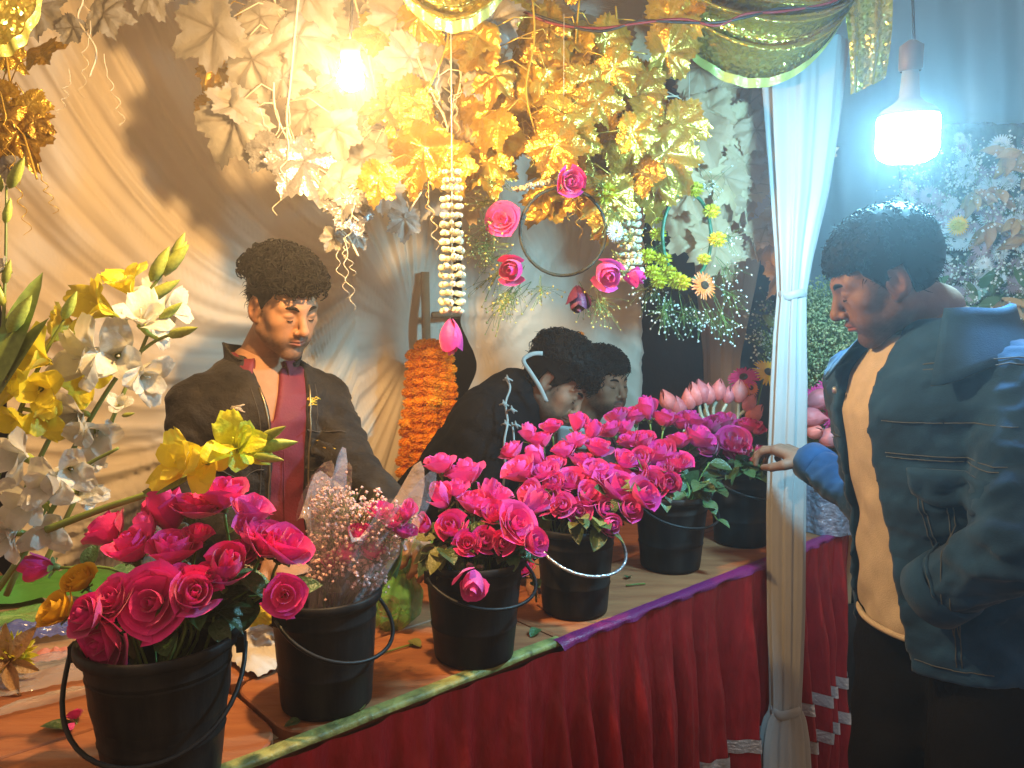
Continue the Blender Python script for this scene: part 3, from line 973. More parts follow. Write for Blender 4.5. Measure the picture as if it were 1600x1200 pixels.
for q in name_rest(1, B1):
    low = q[1] > 925
    mk = 'rose_red' if q[4] and ('crimson' in q[4] or 'dark' in q[4]) else 'rose_light' if q[1] < 870 and random.random() < .35 else 'rose'
    face = (-.1, -.9, .35) if 'largest wide' in (q[4] or '') else (-.45, -.85, -.15) if 'drooping low' in (q[4] or '') else (.25, -.9, .3) if 'hanging out' in (q[4] or '') else None
    rose_at(1, q[0], q[1], q[2], q[3], q[4], mk, face=face)
bc1 = BUCKETS[1][0]
rose_at(1, 62, 884, 48, 'bud', 'single pink bud reaching far out to the left of the nearest bucket', dd=.10, face=(-.9, -.1, .12), via=P(175, 905, 1.28), leaves=2)
rose_at(1, 126, 908, 54, 'half', 'upper of the two yellow roses left of the nearest bucket', 'yellow_rose', dd=.03, face=(-.25, -.5, .8), group='yellow roses')
rose_at(1, 92, 955, 64, 'half', 'lower of the two yellow roses left of the nearest bucket, its underside brown', 'yellow_rose', dd=.0, face=(-.5, -.6, .6), group='yellow roses')
q = on_z(118, 1118, TABLE_Z + .012)
rose(q, .026, (-.3, .4, .75), 'half', 'rose_red', on_z(150, 1215, TABLE_Z + .003), 'small crumpled rose lying on the board at the near left corner', None, 1, stem_r=.0016)

B3 = [(688, 727, 54, 'half', 'tallest pink rose on the left top of the third bucket'), (727, 742, 68, 'half', 'big pink rose next to the tallest one on the third bucket'),
      (690, 777, 48, 'bud', 'pink bud leaning left under the tallest roses of the third bucket'), (740, 788, 60, 'half', 'smooth pink rose in the centre top of the third bucket'),
      (706, 826, 60, 'half', 'pink cup shaped rose low in the middle left of the third bucket'), (770, 805, 56, 'half', None),
      (806, 818, 78, 'open', 'wide open pink rose on the right side of the third bucket'), (832, 787, 48, 'bud', 'closed pink bud leaning right toward the fourth bucket'),
      (832, 848, 54, 'half', 'pink rose with drooping outer petals at the lower right of the third bucket'), (757, 845, 46, 'half', None), (780, 775, 46, 'half', None), (712, 765, 40, 'half', None), (765, 770, 40, 'bud', None),
      (662, 820, 36, 'bud', 'small pink bud poking out left beside the wrapped bouquet'), (785, 850, 44, 'half', None), (730, 850, 40, 'half', None),
      (739, 907, 60, 'bud', 'lone pink rose hanging head down over the front of the third bucket')]
for q in name_rest(3, B3):
    hang = 'head down' in (q[4] or '')
    rose_at(3, q[0], q[1], q[2], q[3], q[4], 'rose_light' if q[1] < 800 or hang else 'rose', face=(0, -.8, -.25) if hang else None, dd=-.135 if hang else None, via=P(735, 862, 1.52) if hang else None, leaves=3)
B4 = [(826, 678, 30, 'bud', 'slim pink bud standing alone in front of the bent man'), (816, 738, 66, 'half', 'broad pink rose at the left edge of the fourth bucket'),
      (848, 738, 60, 'open', 'open pink rose between the broad left rose and the fourth bucket centre'), (800, 706, 40, 'half', 'small pink rose at the upper left corner of the fourth bucket'),
      (845, 690, 40, 'half', None), (902, 662, 32, 'bud', 'upright pink bud in front of the seated man'), (882, 705, 46, 'half', None),
      (892, 752, 66, 'open', 'round spiral pink rose in the middle front of the fourth bucket'), (862, 668, 34, 'half', 'pink bud on the top of the fourth bucket below the bent man chin'),
      (930, 738, 56, 'half', None), (966, 762, 98, 'open', 'biggest wide open pink rose between the fourth and fifth buckets'), (1002, 775, 62, 'half', 'rumpled pink rose at the lower right of the biggest open one'),
      (918, 776, 52, 'half', None), (856, 782, 56, 'half', None), (935, 702, 50, 'half', None), (910, 722, 46, 'half', None), (865, 728, 40, 'half', None), (975, 720, 46, 'half', None), (880, 790, 46, 'half', None), (945, 795, 44, 'half', None),
      (830, 770, 46, 'half', None), (900, 690, 38, 'half', None), (868, 758, 40, 'half', None), (925, 675, 34, 'bud', None), (905, 800, 42, 'half', None), (982, 795, 42, 'half', None), (838, 715, 36, 'bud', None), (950, 822, 38, 'bud', 'small pink bud hanging low right of the fourth bucket above its handle'),]
for q in name_rest(4, B4):
    rose_at(4, q[0], q[1], q[2], q[3], q[4], 'rose_light' if random.random() < .4 else 'rose', leaves=3)
B5 = [(965, 652, 38, 'half', 'pink rose at the far left top of the fifth bucket'), (992, 652, 46, 'half', None), (1005, 690, 44, 'half', None), (1032, 712, 62, 'half', 'round magenta rose at the front left of the fifth bucket'),
      (985, 690, 44, 'half', None), (1012, 640, 36, 'bud', 'highest pink bud of the fifth bucket'), (1038, 656, 42, 'half', None), (1062, 690, 40, 'half', None), (1090, 684, 58, 'half', 'pink rose at the right side of the fifth bucket under the lotus buds'),
      (1020, 755, 56, 'open', None), (1045, 757, 40, 'bud', 'magenta bud dangling over the rim of the fifth bucket'), (955, 672, 44, 'half', None), (1002, 720, 46, 'half', None), (1065, 660, 40, 'half', None), (975, 668, 40, 'half', None), (1000, 740, 44, 'half', None), (1062, 725, 46, 'half', None), (1080, 655, 36, 'half', None), (1045, 735, 38, 'half', None)]
for q in name_rest(5, B5):
    rose_at(5, q[0], q[1], q[2], q[3], q[4], 'rose', leaves=6)
B6 = [(1112, 668, 44, 'half', None), (1146, 692, 54, 'half', 'crimson rose just left of the reaching hand'), (1128, 660, 40, 'half', None), (1168, 668, 40, 'half', 'dark crimson rose above the reaching hand'),
      (1186, 704, 22, 'bud', 'small dark red bud held between the customer fingers'), (1156, 708, 46, 'half', None), (1110, 700, 40, 'half', None), (1182, 672, 30, 'half', None)]
for q in name_rest(6, B6):
    rose_at(6, q[0], q[1], q[2], q[3], q[4], 'rose_red', leaves=7, dd=-.14 if 'held' in (q[4] or '') else None)
rose_at(3, 822, 888, 32, 'half', 'pink rose lying on the boards between the third and fourth buckets', dd=.16, to=on_z(838, 940, TABLE_Z + .01), face=(-.3, -.5, .7), leaves=2)

def foliage(key, n, lo, hi, wide, label, dark=True):
    """loose leafy rose twigs filling a bucket"""
    bc, rt, h = BUCKETS[key]
    o = thing('leafy_twigs', label, 'foliage', bc + Vector((0, 0, h * .6)))
    for k in range(n):
        a = U(0, 6.28) if key != 1 else U(-.2, 3.3)
        rr = rt * wide * math.sqrt(U(.15, 1))
        tip = bc + Vector((math.cos(a) * rr, math.sin(a) * rr, h + U(lo, hi)))
        root = bc + Vector((math.cos(a) * rt * .4, math.sin(a) * rt * .4, h * .6))
        mid = bc + Vector((math.cos(a) * rt * .75, math.sin(a) * rt * .75, h + .02))
        pts = smooth_path([root, mid, tip], 4)
        part('twig', *tube(pts, .0016, 5), M['stem'], o)
        for i in range(5):
            q = pts[min(len(pts) - 1, 4 + i)]
            side = Vector((math.cos(a) * .6 + U(-.8, .8), math.sin(a) * .6 + U(-.8, .8), U(-.5, .4)))
            put('leaf', ROSE['leaf' if dark or random.random() < .5 else 'pale', random.randint(0, 2)], o, leaf_mat4(q - o.location, side, (U(-.4, .4), U(-.8, .2), 1), U(.036, .062)))
foliage(1, 9, .0, .09, 1.15, 'dark rose leaves filling the nearest bucket between its blooms')
foliage(3, 10, -.01, .06, 1.15, 'rose leaves around the rim of the third bucket', False)
foliage(4, 10, -.02, .10, 1.35, 'rose leaves between the blooms of the fourth bucket', False)
foliage(5, 16, -.05, .12, 1.5, 'dark glossy rose leaves spilling over the fifth bucket')
foliage(6, 18, -.04, .14, 1.5, 'dark glossy rose leaves below the lotus buds by the post curtain')

# lotus buds and gerberas standing behind the roses of the last buckets
def lotus(px, py, hpx, d, face, root, label, group='pink lotus buds'):
    c = P(px, py, d)
    face = Vector(face).normalized()
    L = hpx / FPX * d
    base = c - face * L * .5
    o = thing('lotus_bud', label, 'lotus bud', base, group)
    put('bud', KIT['lotus'], o, frame_to(face, (0, 0, 0), L, U(0, 6)))
    part('stem', *tube(smooth_path([base + face * L * .03, base - face * .06, Vector(root)], 5), [.0055] * 11, 7), M['lotus_stem'], o)
rim6 = BUCKETS[6][0] + Vector((0, 0, .16))
LB = [(1042, 624, 36, (-.5, -.1, 1), 'pink lotus bud farthest left of the row above the roses, its tip pale'), (1060, 634, 36, (-.35, -.3, 1), 'pale lotus bud second from the left end of the row, leaning outward'), (1076, 622, 34, (-.2, 0, 1), 'rosy lotus bud standing between the left pair and the tall pair'),
      (1086, 614, 38, (-.35, 0, 1), 'tall pale lotus bud in the middle of the row, tip bent left'), (1096, 610, 38, (-.3, .1, 1), 'tall pale lotus bud close behind the one with the bent tip'), (1107, 614, 34, (0, -.1, 1), 'orange red lotus bud in the middle of the row'), (1123, 608, 34, (.1, -.1, 1), 'mauve lotus bud standing highest in the row'),
      (1138, 616, 28, (.2, .1, 1), 'short lotus bud between the highest mauve one and the rounded one'), (1155, 610, 36, (0, -.1, 1), 'rounded red pink lotus bud near the pink gerbera'), (1172, 628, 30, (.45, -.2, .9), 'lotus bud leaning right just above the drooping mauve one'), (1050, 652, 30, (-.6, -.4, .5), 'lotus bud lying lowest at the left end of the row'), (1180, 645, 34, (.5, -.3, .7), 'drooping mauve lotus bud next to the post curtain')]
for (px, py, hp, fc, lb) in LB:
    lotus(px, py, hp, 2.44, fc, rim6 + Vector((U(-.05, .05), U(-.03, .05), 0)), lb or 'pale pink lotus bud among its neighbours in the row behind the roses')
def gerbera(px, py, w, d, face, mk, root, label, group='gerberas'):
    c = P(px, py, d)
    o = thing('gerbera', label, 'gerbera', c, group)
    s = w / 2 / FPX * d
    put('ray_petals', KIT[mk], o, frame_to(face, (0, 0, 0), s, U(0, 6)))
    put('disc', KIT['disc'], o, frame_to(face, Vector(face).normalized() * s * .05, s))
    f3 = Vector(face).normalized()
    part('stem', *tube(smooth_path([c - f3 * s * .05, c - f3 * .05 - Vector((0, 0, .03)), Vector(root)], 5), .003, 6), M['stem'], o)
gerbera(1162, 590, 50, 2.52, (-.3, -.6, .8), 'gerbera_pink', rim6, 'pink gerbera behind the lotus buds, left of the post curtain')
gerbera(1173, 606, 30, 2.5, (.3, -.8, .3), 'gerbera_orange', rim6, 'orange gerbera tucked under the pink gerbera by the post curtain')
gerbera(1200, 582, 52, 2.55, (.2, -.7, .6), 'gerbera_yellow', rim6, 'yellow gerbera half hidden behind the post curtain')

# ---------------------------------------------------------------- gladioli at the left
def glad_px(pts, label, blooms, buds=(), leaves=(), r=.0055):
    B = []
    for (x, y, d, w, face, mk) in blooms:
        B.append((P(x, y, d), face, w / FPX * d * .62, mk))
    G = []
    for (x, y, d, dirpx, L) in buds:
        G.append((P(x, y, d), Vector((dirpx[0], U(-.2, .1), dirpx[1])), L / FPX * d))
    LV = [(P(x, y, d), Vector((dx, U(-.2, .2), dz)), L / FPX * d) for (x, y, d, dx, dz, L) in leaves]
    gladiolus([P(*p) for p in pts], label, B, G, LV, r, 'gladioli at the left end')
Yc, Wc, Lc = 'glad_yellow', 'glad_white', 'glad_lime'
glad_px([(-20, 905, 1.5), (70, 700, 1.52), (150, 560, 1.5), (225, 465, 1.5), (284, 388, 1.5)], 'tall yellow gladiolus with green buds at its tip, reaching up to the right',
        [(150, 480, 1.47, 112, (-.5, -.75, .35), Yc), (196, 440, 1.47, 84, (-.1, -.5, .85), Yc), (100, 515, 1.49, 100, (-.75, -.5, .3), Yc), (130, 600, 1.48, 78, (.25, -.85, -.1), Yc)],
        [(235, 440, 1.49, (.55, .85), 62), (250, 430, 1.5, (.75, .7), 66), (268, 408, 1.5, (.5, .9), 48), (225, 470, 1.48, (.85, .5), 62)])
glad_px([(10, 930, 1.42), (95, 740, 1.42), (175, 600, 1.42), (232, 540, 1.42), (285, 516, 1.42)], 'white gladiolus with wide frilled blooms leaning across the yellow ones',
        [(128, 560, 1.38, 118, (-.45, -.8, .2), Wc), (182, 555, 1.39, 104, (.35, -.85, .1), Wc), (220, 492, 1.41, 92, (.35, -.6, .7), Wc), (228, 590, 1.4, 84, (.75, -.6, -.25), Wc), (112, 655, 1.38, 96, (-.1, -.9, -.25), Wc), (150, 680, 1.39, 84, (.35, -.8, -.3), Wc)],
        [(262, 525, 1.42, (.95, .25), 52), (248, 500, 1.42, (.8, .55), 46)])
glad_px([(60, 900, 1.62), (160, 690, 1.62), (232, 520, 1.62), (262, 440, 1.62)], 'white gladiolus at the back with a frilled bloom turned to the right',
        [(270, 478, 1.6, 66, (.9, -.3, .25), Wc), (246, 512, 1.6, 60, (.8, -.4, -.1), Wc), (238, 450, 1.6, 58, (-.2, -.5, .9), Wc)], [(258, 432, 1.6, (.4, .9), 50), (268, 415, 1.6, (.55, .8), 44)])
glad_px([(-40, 870, 1.36), (10, 700, 1.36), (62, 570, 1.36), (100, 500, 1.36)], 'deep yellow gladiolus crowding the left edge',
        [(52, 560, 1.33, 96, (-.4, -.8, .3), Yc), (18, 600, 1.33, 92, (-.5, -.8, 0), Yc), (60, 610, 1.34, 84, (.3, -.9, 0), Yc), (24, 660, 1.34, 80, (-.3, -.9, -.2), Yc), (70, 655, 1.35, 74, (.5, -.7, -.3), Yc)],
        [(98, 500, 1.36, (.5, .85), 50)])
glad_px([(-30, 960, 1.28), (60, 830, 1.28), (120, 740, 1.28), (185, 700, 1.28)], 'low white gladiolus with loose cream blooms near the table',
        [(22, 715, 1.25, 92, (-.3, -.9, .1), Wc), (112, 735, 1.26, 82, (.55, -.75, 0), Wc), (40, 790, 1.25, 96, (-.1, -.95, -.1), Wc), (120, 765, 1.3, 76, (.5, -.7, .3), Wc), (70, 760, 1.24, 84, (.1, -.95, .1), Wc), (8, 840, 1.24, 88, (-.2, -.9, -.2), Wc), (140, 772, 1.32, 56, (.8, -.4, .3), Wc), (76, 830, 1.27, 78, (.4, -.85, -.2), Wc)])
glad_px([(-30, 720, 1.3), (0, 560, 1.3), (8, 430, 1.3), (10, 290, 1.3)], 'green budded gladiolus spike standing at the very left edge',
        [(4, 420, 1.3, 40, (-.4, -.7, .5), Wc)],
        [(12, 520, 1.29, (.6, .8), 70), (6, 480, 1.3, (-.3, .9), 50), (14, 295, 1.3, (.55, .8), 56), (2, 300, 1.3, (-.3, .9), 48), (8, 350, 1.3, (.3, .95), 40), (6, 445, 1.3, (.3, .9), 40)],
        [(-10, 600, 1.29, .35, .95, 190), (-20, 640, 1.3, .5, .85, 170)], r=.004)
glad_px([(150, 735, 1.55), (168, 690, 1.55), (182, 640, 1.55), (196, 622, 1.55)], 'thin faded stalk with dry pinkish blooms beside the white gladioli',
        [(184, 632, 1.54, 44, (.3, -.6, .6), Wc), (172, 668, 1.54, 26, (.6, -.6, .3), Wc), (162, 705, 1.54, 28, (-.5, -.7, .3), Wc), (155, 725, 1.54, 24, (.5, -.7, 0), Wc)], [(190, 650, 1.54, (.9, .2), 22)], r=.0025)
glad_px([(72, 828, 1.24), (160, 795, 1.25), (250, 765, 1.25), (330, 728, 1.25), (400, 700, 1.25), (430, 697, 1.25)], 'bright yellow gladiolus lying slanted over the nearest bucket',
        [(282, 722, 1.22, 100, (-.35, -.8, .45), Yc), (318, 725, 1.22, 92, (.05, -.95, .1), Yc), (362, 690, 1.22, 96, (.1, -.75, .65), Lc), (385, 700, 1.23, 78, (.7, -.65, .2), Lc)],
        [(396, 700, 1.24, (.97, .12), 66), (402, 690, 1.24, (.85, .45), 52), (395, 712, 1.23, (.95, -.1), 50)], [(225, 772, 1.24, .85, .32, 80)], r=.0062)

# ---------------------------------------------------------------- cloth grape leaves: white, gold and faded garlands
LOBES = ((0, 1.0), (54, .84), (-54, .84), (112, .62), (-112, .62))
def leaf_outline(phi):
    """phi in degrees from the tip, round the leaf's own centre"""
    keys = [(-180, .40), (-150, .56), (-112, .74), (-84, .58), (-54, .84), (-27, .62), (0, 1.0), (27, .62), (54, .84), (84, .58), (112, .74), (150, .56), (180, .40)]
    xs = [k[0] for k in keys]; ys = [k[1] for k in keys]
    return float(np.interp(phi, xs, ys))
def grape_leaf(seed, base, vein, name='leaf'):
    rnd = random.Random(seed)
    n = 64
    rings = (0.0, .22, .45, .68, .86, 1.0)
    V, F, C = [], [], []
    curl = rnd.uniform(.10, .34); twist = rnd.uniform(-.2, .2); skew = rnd.uniform(-.08, .08)
    for ri, t in enumerate(rings):
        for k in range(n):
            phi = -180 + 360 * (k + .5) / n
            r = leaf_outline(phi) * .56
            if t == 1.0: r *= 1 + .055 * (1 if k % 2 else -1) + rnd.uniform(-.02, .02)
            rr = r * t
            a = math.radians(phi)
            x, y = math.sin(a) * rr, math.cos(a) * rr
            dv = min(abs(((phi - l + 180) % 360) - 180) for l, _ in LOBES)
            across = math.radians(dv) * rr
            z = 0.30 * min(across, .12) - curl * rr * rr * 1.5 + 0.05 * rr * math.sin(3 * a + seed) + twist * x * y
            z += 0.012 * math.sin(rr * 46 + dv * .05) * min(1, across / .05)
            z += 0.05 * nz((x * 3, y * 3, seed * 2.3))
            V.append(Vector((x + skew * y, y + .34, z)))
            vv = max(0.0, 1 - across / .016) * (1 - .5 * t)
            C.append([lerp(b, v, vv) for b, v in zip(base, vein)])
    for j in range(len(rings) - 1):
        for k in range(n):
            k2 = (k + 1) % n
            F.append((j * n + k, j * n + k2, (j + 1) * n + k2, (j + 1) * n + k))
    return V, F, C
def coloured(me, cols):
    a = me.color_attributes.new('Col', 'FLOAT_COLOR', 'POINT')
    a.data.foreach_set('color', [c for q in cols for c in (*q, 1.0)])
    return me
M['leaf_white'] = mat('white frosted cloth leaf', (.7, .66, .58), 0.45, attr='Col', trans=0.25, rnd=0.10, bump=0.4, bscale=11, spec=0.5)
M['leaf_silver'] = mat('shiny pale leaf', (.6, .58, .54), 0.26, attr='Col', trans=0.12, rnd=0.10, bump=0.5, bscale=11, spec=0.9, metal=0.35)
M['leaf_gold'] = mat('gold foil leaf', (.6, .36, .04), 0.30, metal=0.72, attr='Col', rnd=0.14, bump=0.7, bscale=10, trans=0.08)
M['leaf_tan'] = mat('faded cloth leaf', (.6, .45, .28), 0.6, attr='Col', trans=0.28, rnd=0.16, bump=0.4, bscale=11)
M['vine_white'] = mat('pale vine stem', (.66, .58, .42), 0.5)
M['vine_gold'] = mat('gold vine stem', (.62, .40, .06), 0.35, metal=0.5)
M['vine_tan'] = mat('tan vine stem', (.50, .36, .20), 0.6)
LEAF = {}
for nm, b, v in (('leaf_white', (.30, .28, .235), (.13, .10, .07)), ('leaf_silver', (.24, .235, .225), (.13, .12, .11)), ('leaf_gold', (.52, .32, .045), (.66, .46, .11)), ('leaf_tan', (.66, .45, .25), (.46, .30, .15))):
    LEAF[nm] = []
    for s in range(4):
        V, F, C = grape_leaf(s * 7 + len(nm), b, v)
        LEAF[nm].append(coloured(mesh('leaf', V, F, M[nm]), C))

def tendril(parent, q, L, material, seed, r=.0013):
    pts = []
    n = 34
    for k in range(n):
        t = k / (n - 1)
        a = t * 26 + seed
        rad = .0075 * sstep(.15, .5, t)
        pts.append(q + Vector((math.cos(a) * rad + .03 * math.sin(seed) * t + .012 * nz((t * 3, seed, 0)), math.sin(a) * rad, -L * t)))
    part('tendril', *tube(pts, [lerp(r, r * .5, k / (n - 1)) for k in range(n)], 5), material, parent)

def vine(label, pts, leafmat, stemmat, n, size, seed, group, tendrils=2, spread=.07, extra=(), span=(.04, .98), big=1.0):
    rnd = random.Random(seed)
    path = smooth_path([P(*p) for p in pts], 8)
    o = thing('leaf_garland', label, 'leaf garland', path[0], group)
    st = MB().tube(path, .0026, 6)
    d_mid = pts[len(pts) // 2][2]
    for k in range(n):
        t = lerp(span[0], span[1], (k + rnd.uniform(.1, .9)) / n)
        q = path[int(t * (len(path) - 1))]
        side = -1 if k % 2 else 1
        ang = math.radians(rnd.gauss(0, 42) + side * 38)
        tip = Vector((math.sin(ang), rnd.uniform(-.35, .25), -math.cos(ang)))
        base = q + Vector((side * rnd.uniform(.1, 1) * spread, rnd.uniform(-1, .8) * spread * .9, rnd.uniform(-.3, .5) * spread))
        s = size / FPX * d_mid * rnd.uniform(.75, 1.2) * big
        nrm = Vector((rnd.uniform(-.75, .75), -1, rnd.uniform(-.25, .85)))
        lm = leafmat if not isinstance(leafmat, (list, tuple)) else leafmat[rnd.randrange(len(leafmat))]
        put('leaf', rnd.choice(LEAF[lm]), o, leaf_mat4(base - path[0], tip, nrm, s) @ Matrix.Diagonal((1, 1, rnd.uniform(.8, 2.3), 1)))
        st.tube([q, q.lerp(base, .55) + Vector((0, 0, .012)), base + tip * s * .08], .0014, 5)
    for (x, y, d, w, ang, lm) in extra:
        a = math.radians(ang)
        tip = Vector((math.sin(a), rnd.uniform(-.15, .1), -math.cos(a)))
        c = P(x, y, d); s = w / FPX * d
        base = c - tip * s * .38
        q = min(path, key=lambda p: (p - base).length)
        put('leaf', rnd.choice(LEAF[lm]), o, leaf_mat4(base - path[0], tip, Vector((rnd.uniform(-.4, .4), -1, rnd.uniform(-.1, .5))), s) @ Matrix.Diagonal((1, 1, rnd.uniform(.8, 2.0), 1)))
        st.tube([q, q.lerp(base, .5) + Vector((0, 0, .015)), base + tip * s * .1], .0015, 5)
    st.part('vine_stem', stemmat, o)
    for k in range(tendrils):
        q = path[int(rnd.uniform(.3, .97) * (len(path) - 1))] + Vector((rnd.uniform(-.05, .05), rnd.uniform(-.04, .02), 0))
        tendril(o, q, rnd.uniform(.10, .20), stemmat, rnd.uniform(0, 9))
    return o
Wl, Sl, Gl, Tl = 'leaf_white', 'leaf_silver', 'leaf_gold', 'leaf_tan'
vw, vg, vt = M['vine_white'], M['vine_gold'], M['vine_tan']
gw, gg, gt = 'white leaf garlands', 'gold leaf garlands', 'faded tan leaf garlands'
vine('white leaf garland with long tendrils at the top left corner', [(40, -40, 1.85), (125, -10, 1.85), (122, 30, 1.85), (150, 78, 1.85), (140, 120, 1.85)], Wl, vw, 0, 80, 3, gw, 3,
     extra=[(58, 12, 1.85, 110, 60, Wl), (165, 22, 1.85, 92, 80, Wl), (112, 44, 1.85, 62, -30, Wl), (20, -10, 1.85, 90, -40, Wl), (235, -12, 1.85, 90, 20, Wl)])
vine('white leaf garland with the largest pale leaves, left of the bulb', [(345, -60, 1.86), (425, -10, 1.86), (428, 90, 1.86), (430, 170, 1.86), (455, 230, 1.86)], Wl, vw, 2, 110, 5, gw, 2,
     extra=[(330, 48, 1.86, 150, -60, Wl), (395, 98, 1.86, 130, 10, Wl), (360, 190, 1.86, 150, -35, Wl), (470, 60, 1.86, 120, 50, Wl), (445, 120, 1.86, 90, 80, Wl), (405, 30, 1.86, 100, -20, Wl), (480, -5, 1.86, 130, 30, Wl)])
vine('shiny silvery leaf garland hanging in front of the wall above the seller', [(470, -40, 1.84), (455, 120, 1.84), (452, 210, 1.84), (510, 300, 1.84), (560, 345, 1.84)], Sl, vw, 1, 90, 6, gw, 4,
     extra=[(478, 258, 1.84, 150, 25, Sl), (535, 285, 1.84, 96, 60, Wl), (418, 235, 1.84, 86, -40, Sl), (548, 330, 1.84, 84, 20, Sl), (600, 300, 1.84, 90, 60, Wl), (525, 205, 1.84, 100, 15, Wl)])
vine('white leaf garland hanging close behind the lit bulb', [(540, -50, 1.98), (570, 60, 1.98), (590, 160, 1.98), (615, 250, 1.98), (600, 330, 1.98)], Wl, vw, 5, 100, 8, gw, 3,
     extra=[(508, 48, 1.98, 110, -20, Wl), (605, 200, 1.98, 96, 20, Wl), (482, 178, 1.98, 104, 10, Wl), (600, 24, 1.98, 110, 60, Wl), (572, 250, 1.98, 104, -30, Wl), (540, 225, 1.98, 80, -60, Sl)])
vine('white leaf garland right of the bulb with a broad leaf hanging down', [(650, -50, 1.90), (640, 40, 1.90), (668, 130, 1.90), (700, 220, 1.90), (640, 330, 1.90)], Wl, vw, 2, 100, 9, gw, 2,
     extra=[(650, 108, 1.90, 150, 25, Wl), (622, 30, 1.90, 130, -10, Wl), (742, 128, 1.90, 58, 20, Wl), (690, 60, 1.90, 110, 40, Wl), (632, 345, 1.90, 70, 0, Wl)])
vine('gold leaf garland tucked behind the white leaves on the left', [(345, 20, 1.93), (330, 90, 1.93), (325, 150, 1.93), (400, 160, 1.93)], Gl, vg, 0, 70, 14, gg, 0,
     extra=[(335, 108, 1.93, 84, -30, Gl), (325, 165, 1.93, 60, 10, Gl), (398, 142, 1.93, 46, 20, Gl), (392, 28, 1.93, 64, 10, Gl), (470, 72, 1.93, 50, 0, Gl)])
vine('gold leaf garland hanging down the left edge', [(-20, -60, 1.70), (5, 60, 1.70), (20, 150, 1.70), (40, 220, 1.70), (58, 280, 1.70)], Gl, vg, 2, 80, 15, gg, 5,
     extra=[(8, 45, 1.70, 90, -10, Gl), (14, 85, 1.70, 64, 40, Gl), (48, 165, 1.70, 74, 30, Gl), (28, 210, 1.70, 120, 25, Gl), (-5, 150, 1.70, 90, -20, Gl), (55, 190, 1.70, 66, 60, Gl), (12, 262, 1.70, 60, 0, Wl)])
vine('gold leaf garland with brightly lit leaves right next to the bulb', [(690, -40, 1.88), (700, 60, 1.88), (662, 160, 1.88), (650, 230, 1.88), (690, 300, 1.88)], Gl, vg, 3, 96, 21, gg, 3,
     extra=[(640, 155, 1.87, 96, -60, Gl), (660, 235, 1.86, 140, -20, Gl), (620, 150, 1.87, 64, -50, Gl), (655, 190, 1.87, 80, 20, Gl), (590, 280, 1.7, 90, -20, Gl), (640, 280, 1.88, 70, 10, Gl)])
vine('gold leaf garland whose vines fan out from the top centre', [(775, -40, 1.98), (772, 40, 1.98), (770, 120, 1.98), (745, 190, 1.98), (770, 270, 1.98)], Gl, vg, 7, 92, 22, gg, 2, spread=.06)
vine('thick gold leaf garland left of the round wreath', [(830, -30, 1.86), (835, 60, 1.86), (822, 140, 1.86), (838, 215, 1.86), (845, 265, 1.86)], Gl, vg, 13, 104, 23, gg, 2, spread=.085,
     extra=[(825, 95, 1.98, 90, 70, Gl), (835, 165, 1.98, 100, -20, Gl), (868, 235, 1.99, 110, -40, Gl), (880, 70, 2.00, 96, 40, Gl)])
vine('thick gold leaf garland above the round wreath', [(905, 0, 1.92), (900, 80, 1.92), (912, 160, 1.92), (900, 240, 1.92), (905, 285, 1.92)], Gl, vg, 14, 104, 24, gg, 2, spread=.085,
     extra=[(880, 190, 1.86, 110, -30, Gl), (935, 160, 1.86, 104, 30, Gl), (915, 130, 1.87, 90, 0, Gl), (960, 110, 1.88, 100, 40, Gl), (895, 215, 1.86, 100, -20, Gl), (945, 355, 1.9, 66, 10, Gl), (905, 310, 1.92, 70, 70, Gl)])
vine('gold leaf garland with broad olive gold leaves right of the round wreath', [(962, 10, 1.98), (968, 90, 1.98), (985, 170, 1.98), (1010, 235, 1.98), (1000, 290, 1.98)], Gl, vg, 11, 108, 25, gg, 2, spread=.08,
     extra=[(1000, 150, 1.94, 100, 40, Gl), (990, 235, 1.94, 120, -30, Gl), (1040, 245, 1.94, 140, 30, Gl), (1065, 195, 1.96, 100, 70, Gl), (1010, 130, 1.96, 90, 60, Gl), (955, 215, 1.95, 90, 0, Gl)])
vine('faded tan leaf garland beneath the end of the sequin swag', [(1040, 40, 2.3), (1070, 120, 2.3), (1062, 200, 2.3), (1100, 280, 2.3)], Tl, vt, 10, 112, 31, gt, 2, spread=.10,
     extra=[(1030, 60, 2.28, 110, 0, Tl), (1095, 110, 2.28, 110, 20, Tl), (1055, 330, 2.34, 100, 10, Tl)])
vine('faded tan leaf garland hanging in the middle of the right opening', [(1125, 90, 2.4), (1135, 180, 2.4), (1120, 260, 2.4), (1155, 340, 2.4), (1150, 400, 2.4)], Tl, vt, 13, 104, 32, gt, 3, spread=.09)
vine('faded tan leaf garland close beside the post curtain', [(1180, 100, 2.35), (1170, 180, 2.35), (1178, 260, 2.35), (1165, 330, 2.35), (1185, 410, 2.35)], Tl, vt, 13, 98, 33, gt, 4, spread=.08,
     extra=[(1150, 195, 2.3, 100, 20, Tl), (1165, 260, 2.32, 100, -20, Tl), (1135, 280, 2.32, 90, 20, Tl)])
vine('thin bare white vine with curly tendrils above the standing seller', [(520, 330, 1.9), (530, 355, 1.9), (545, 372, 1.9), (560, 400, 1.9)], Wl, vw, 1, 50, 41, gw, 3, spread=.03, extra=[(520, 372, 1.9, 50, -30, Wl)])
vine('white leaf garland spread behind the gold ones at the top centre', [(800, -20, 2.1), (790, 80, 2.1), (740, 160, 2.1), (720, 220, 2.1), (700, 270, 2.1)], [Wl, Tl], vw, 11, 110, 51, gw, 4, spread=.12)
vine('white leaf garland far under the roof behind the gold leaves', [(700, -60, 2.1), (760, 40, 2.1), (860, 110, 2.15), (960, 150, 2.2), (1060, 150, 2.25)], [Tl, Gl, Tl], vw, 16, 104, 53, gw, 2, spread=.12)
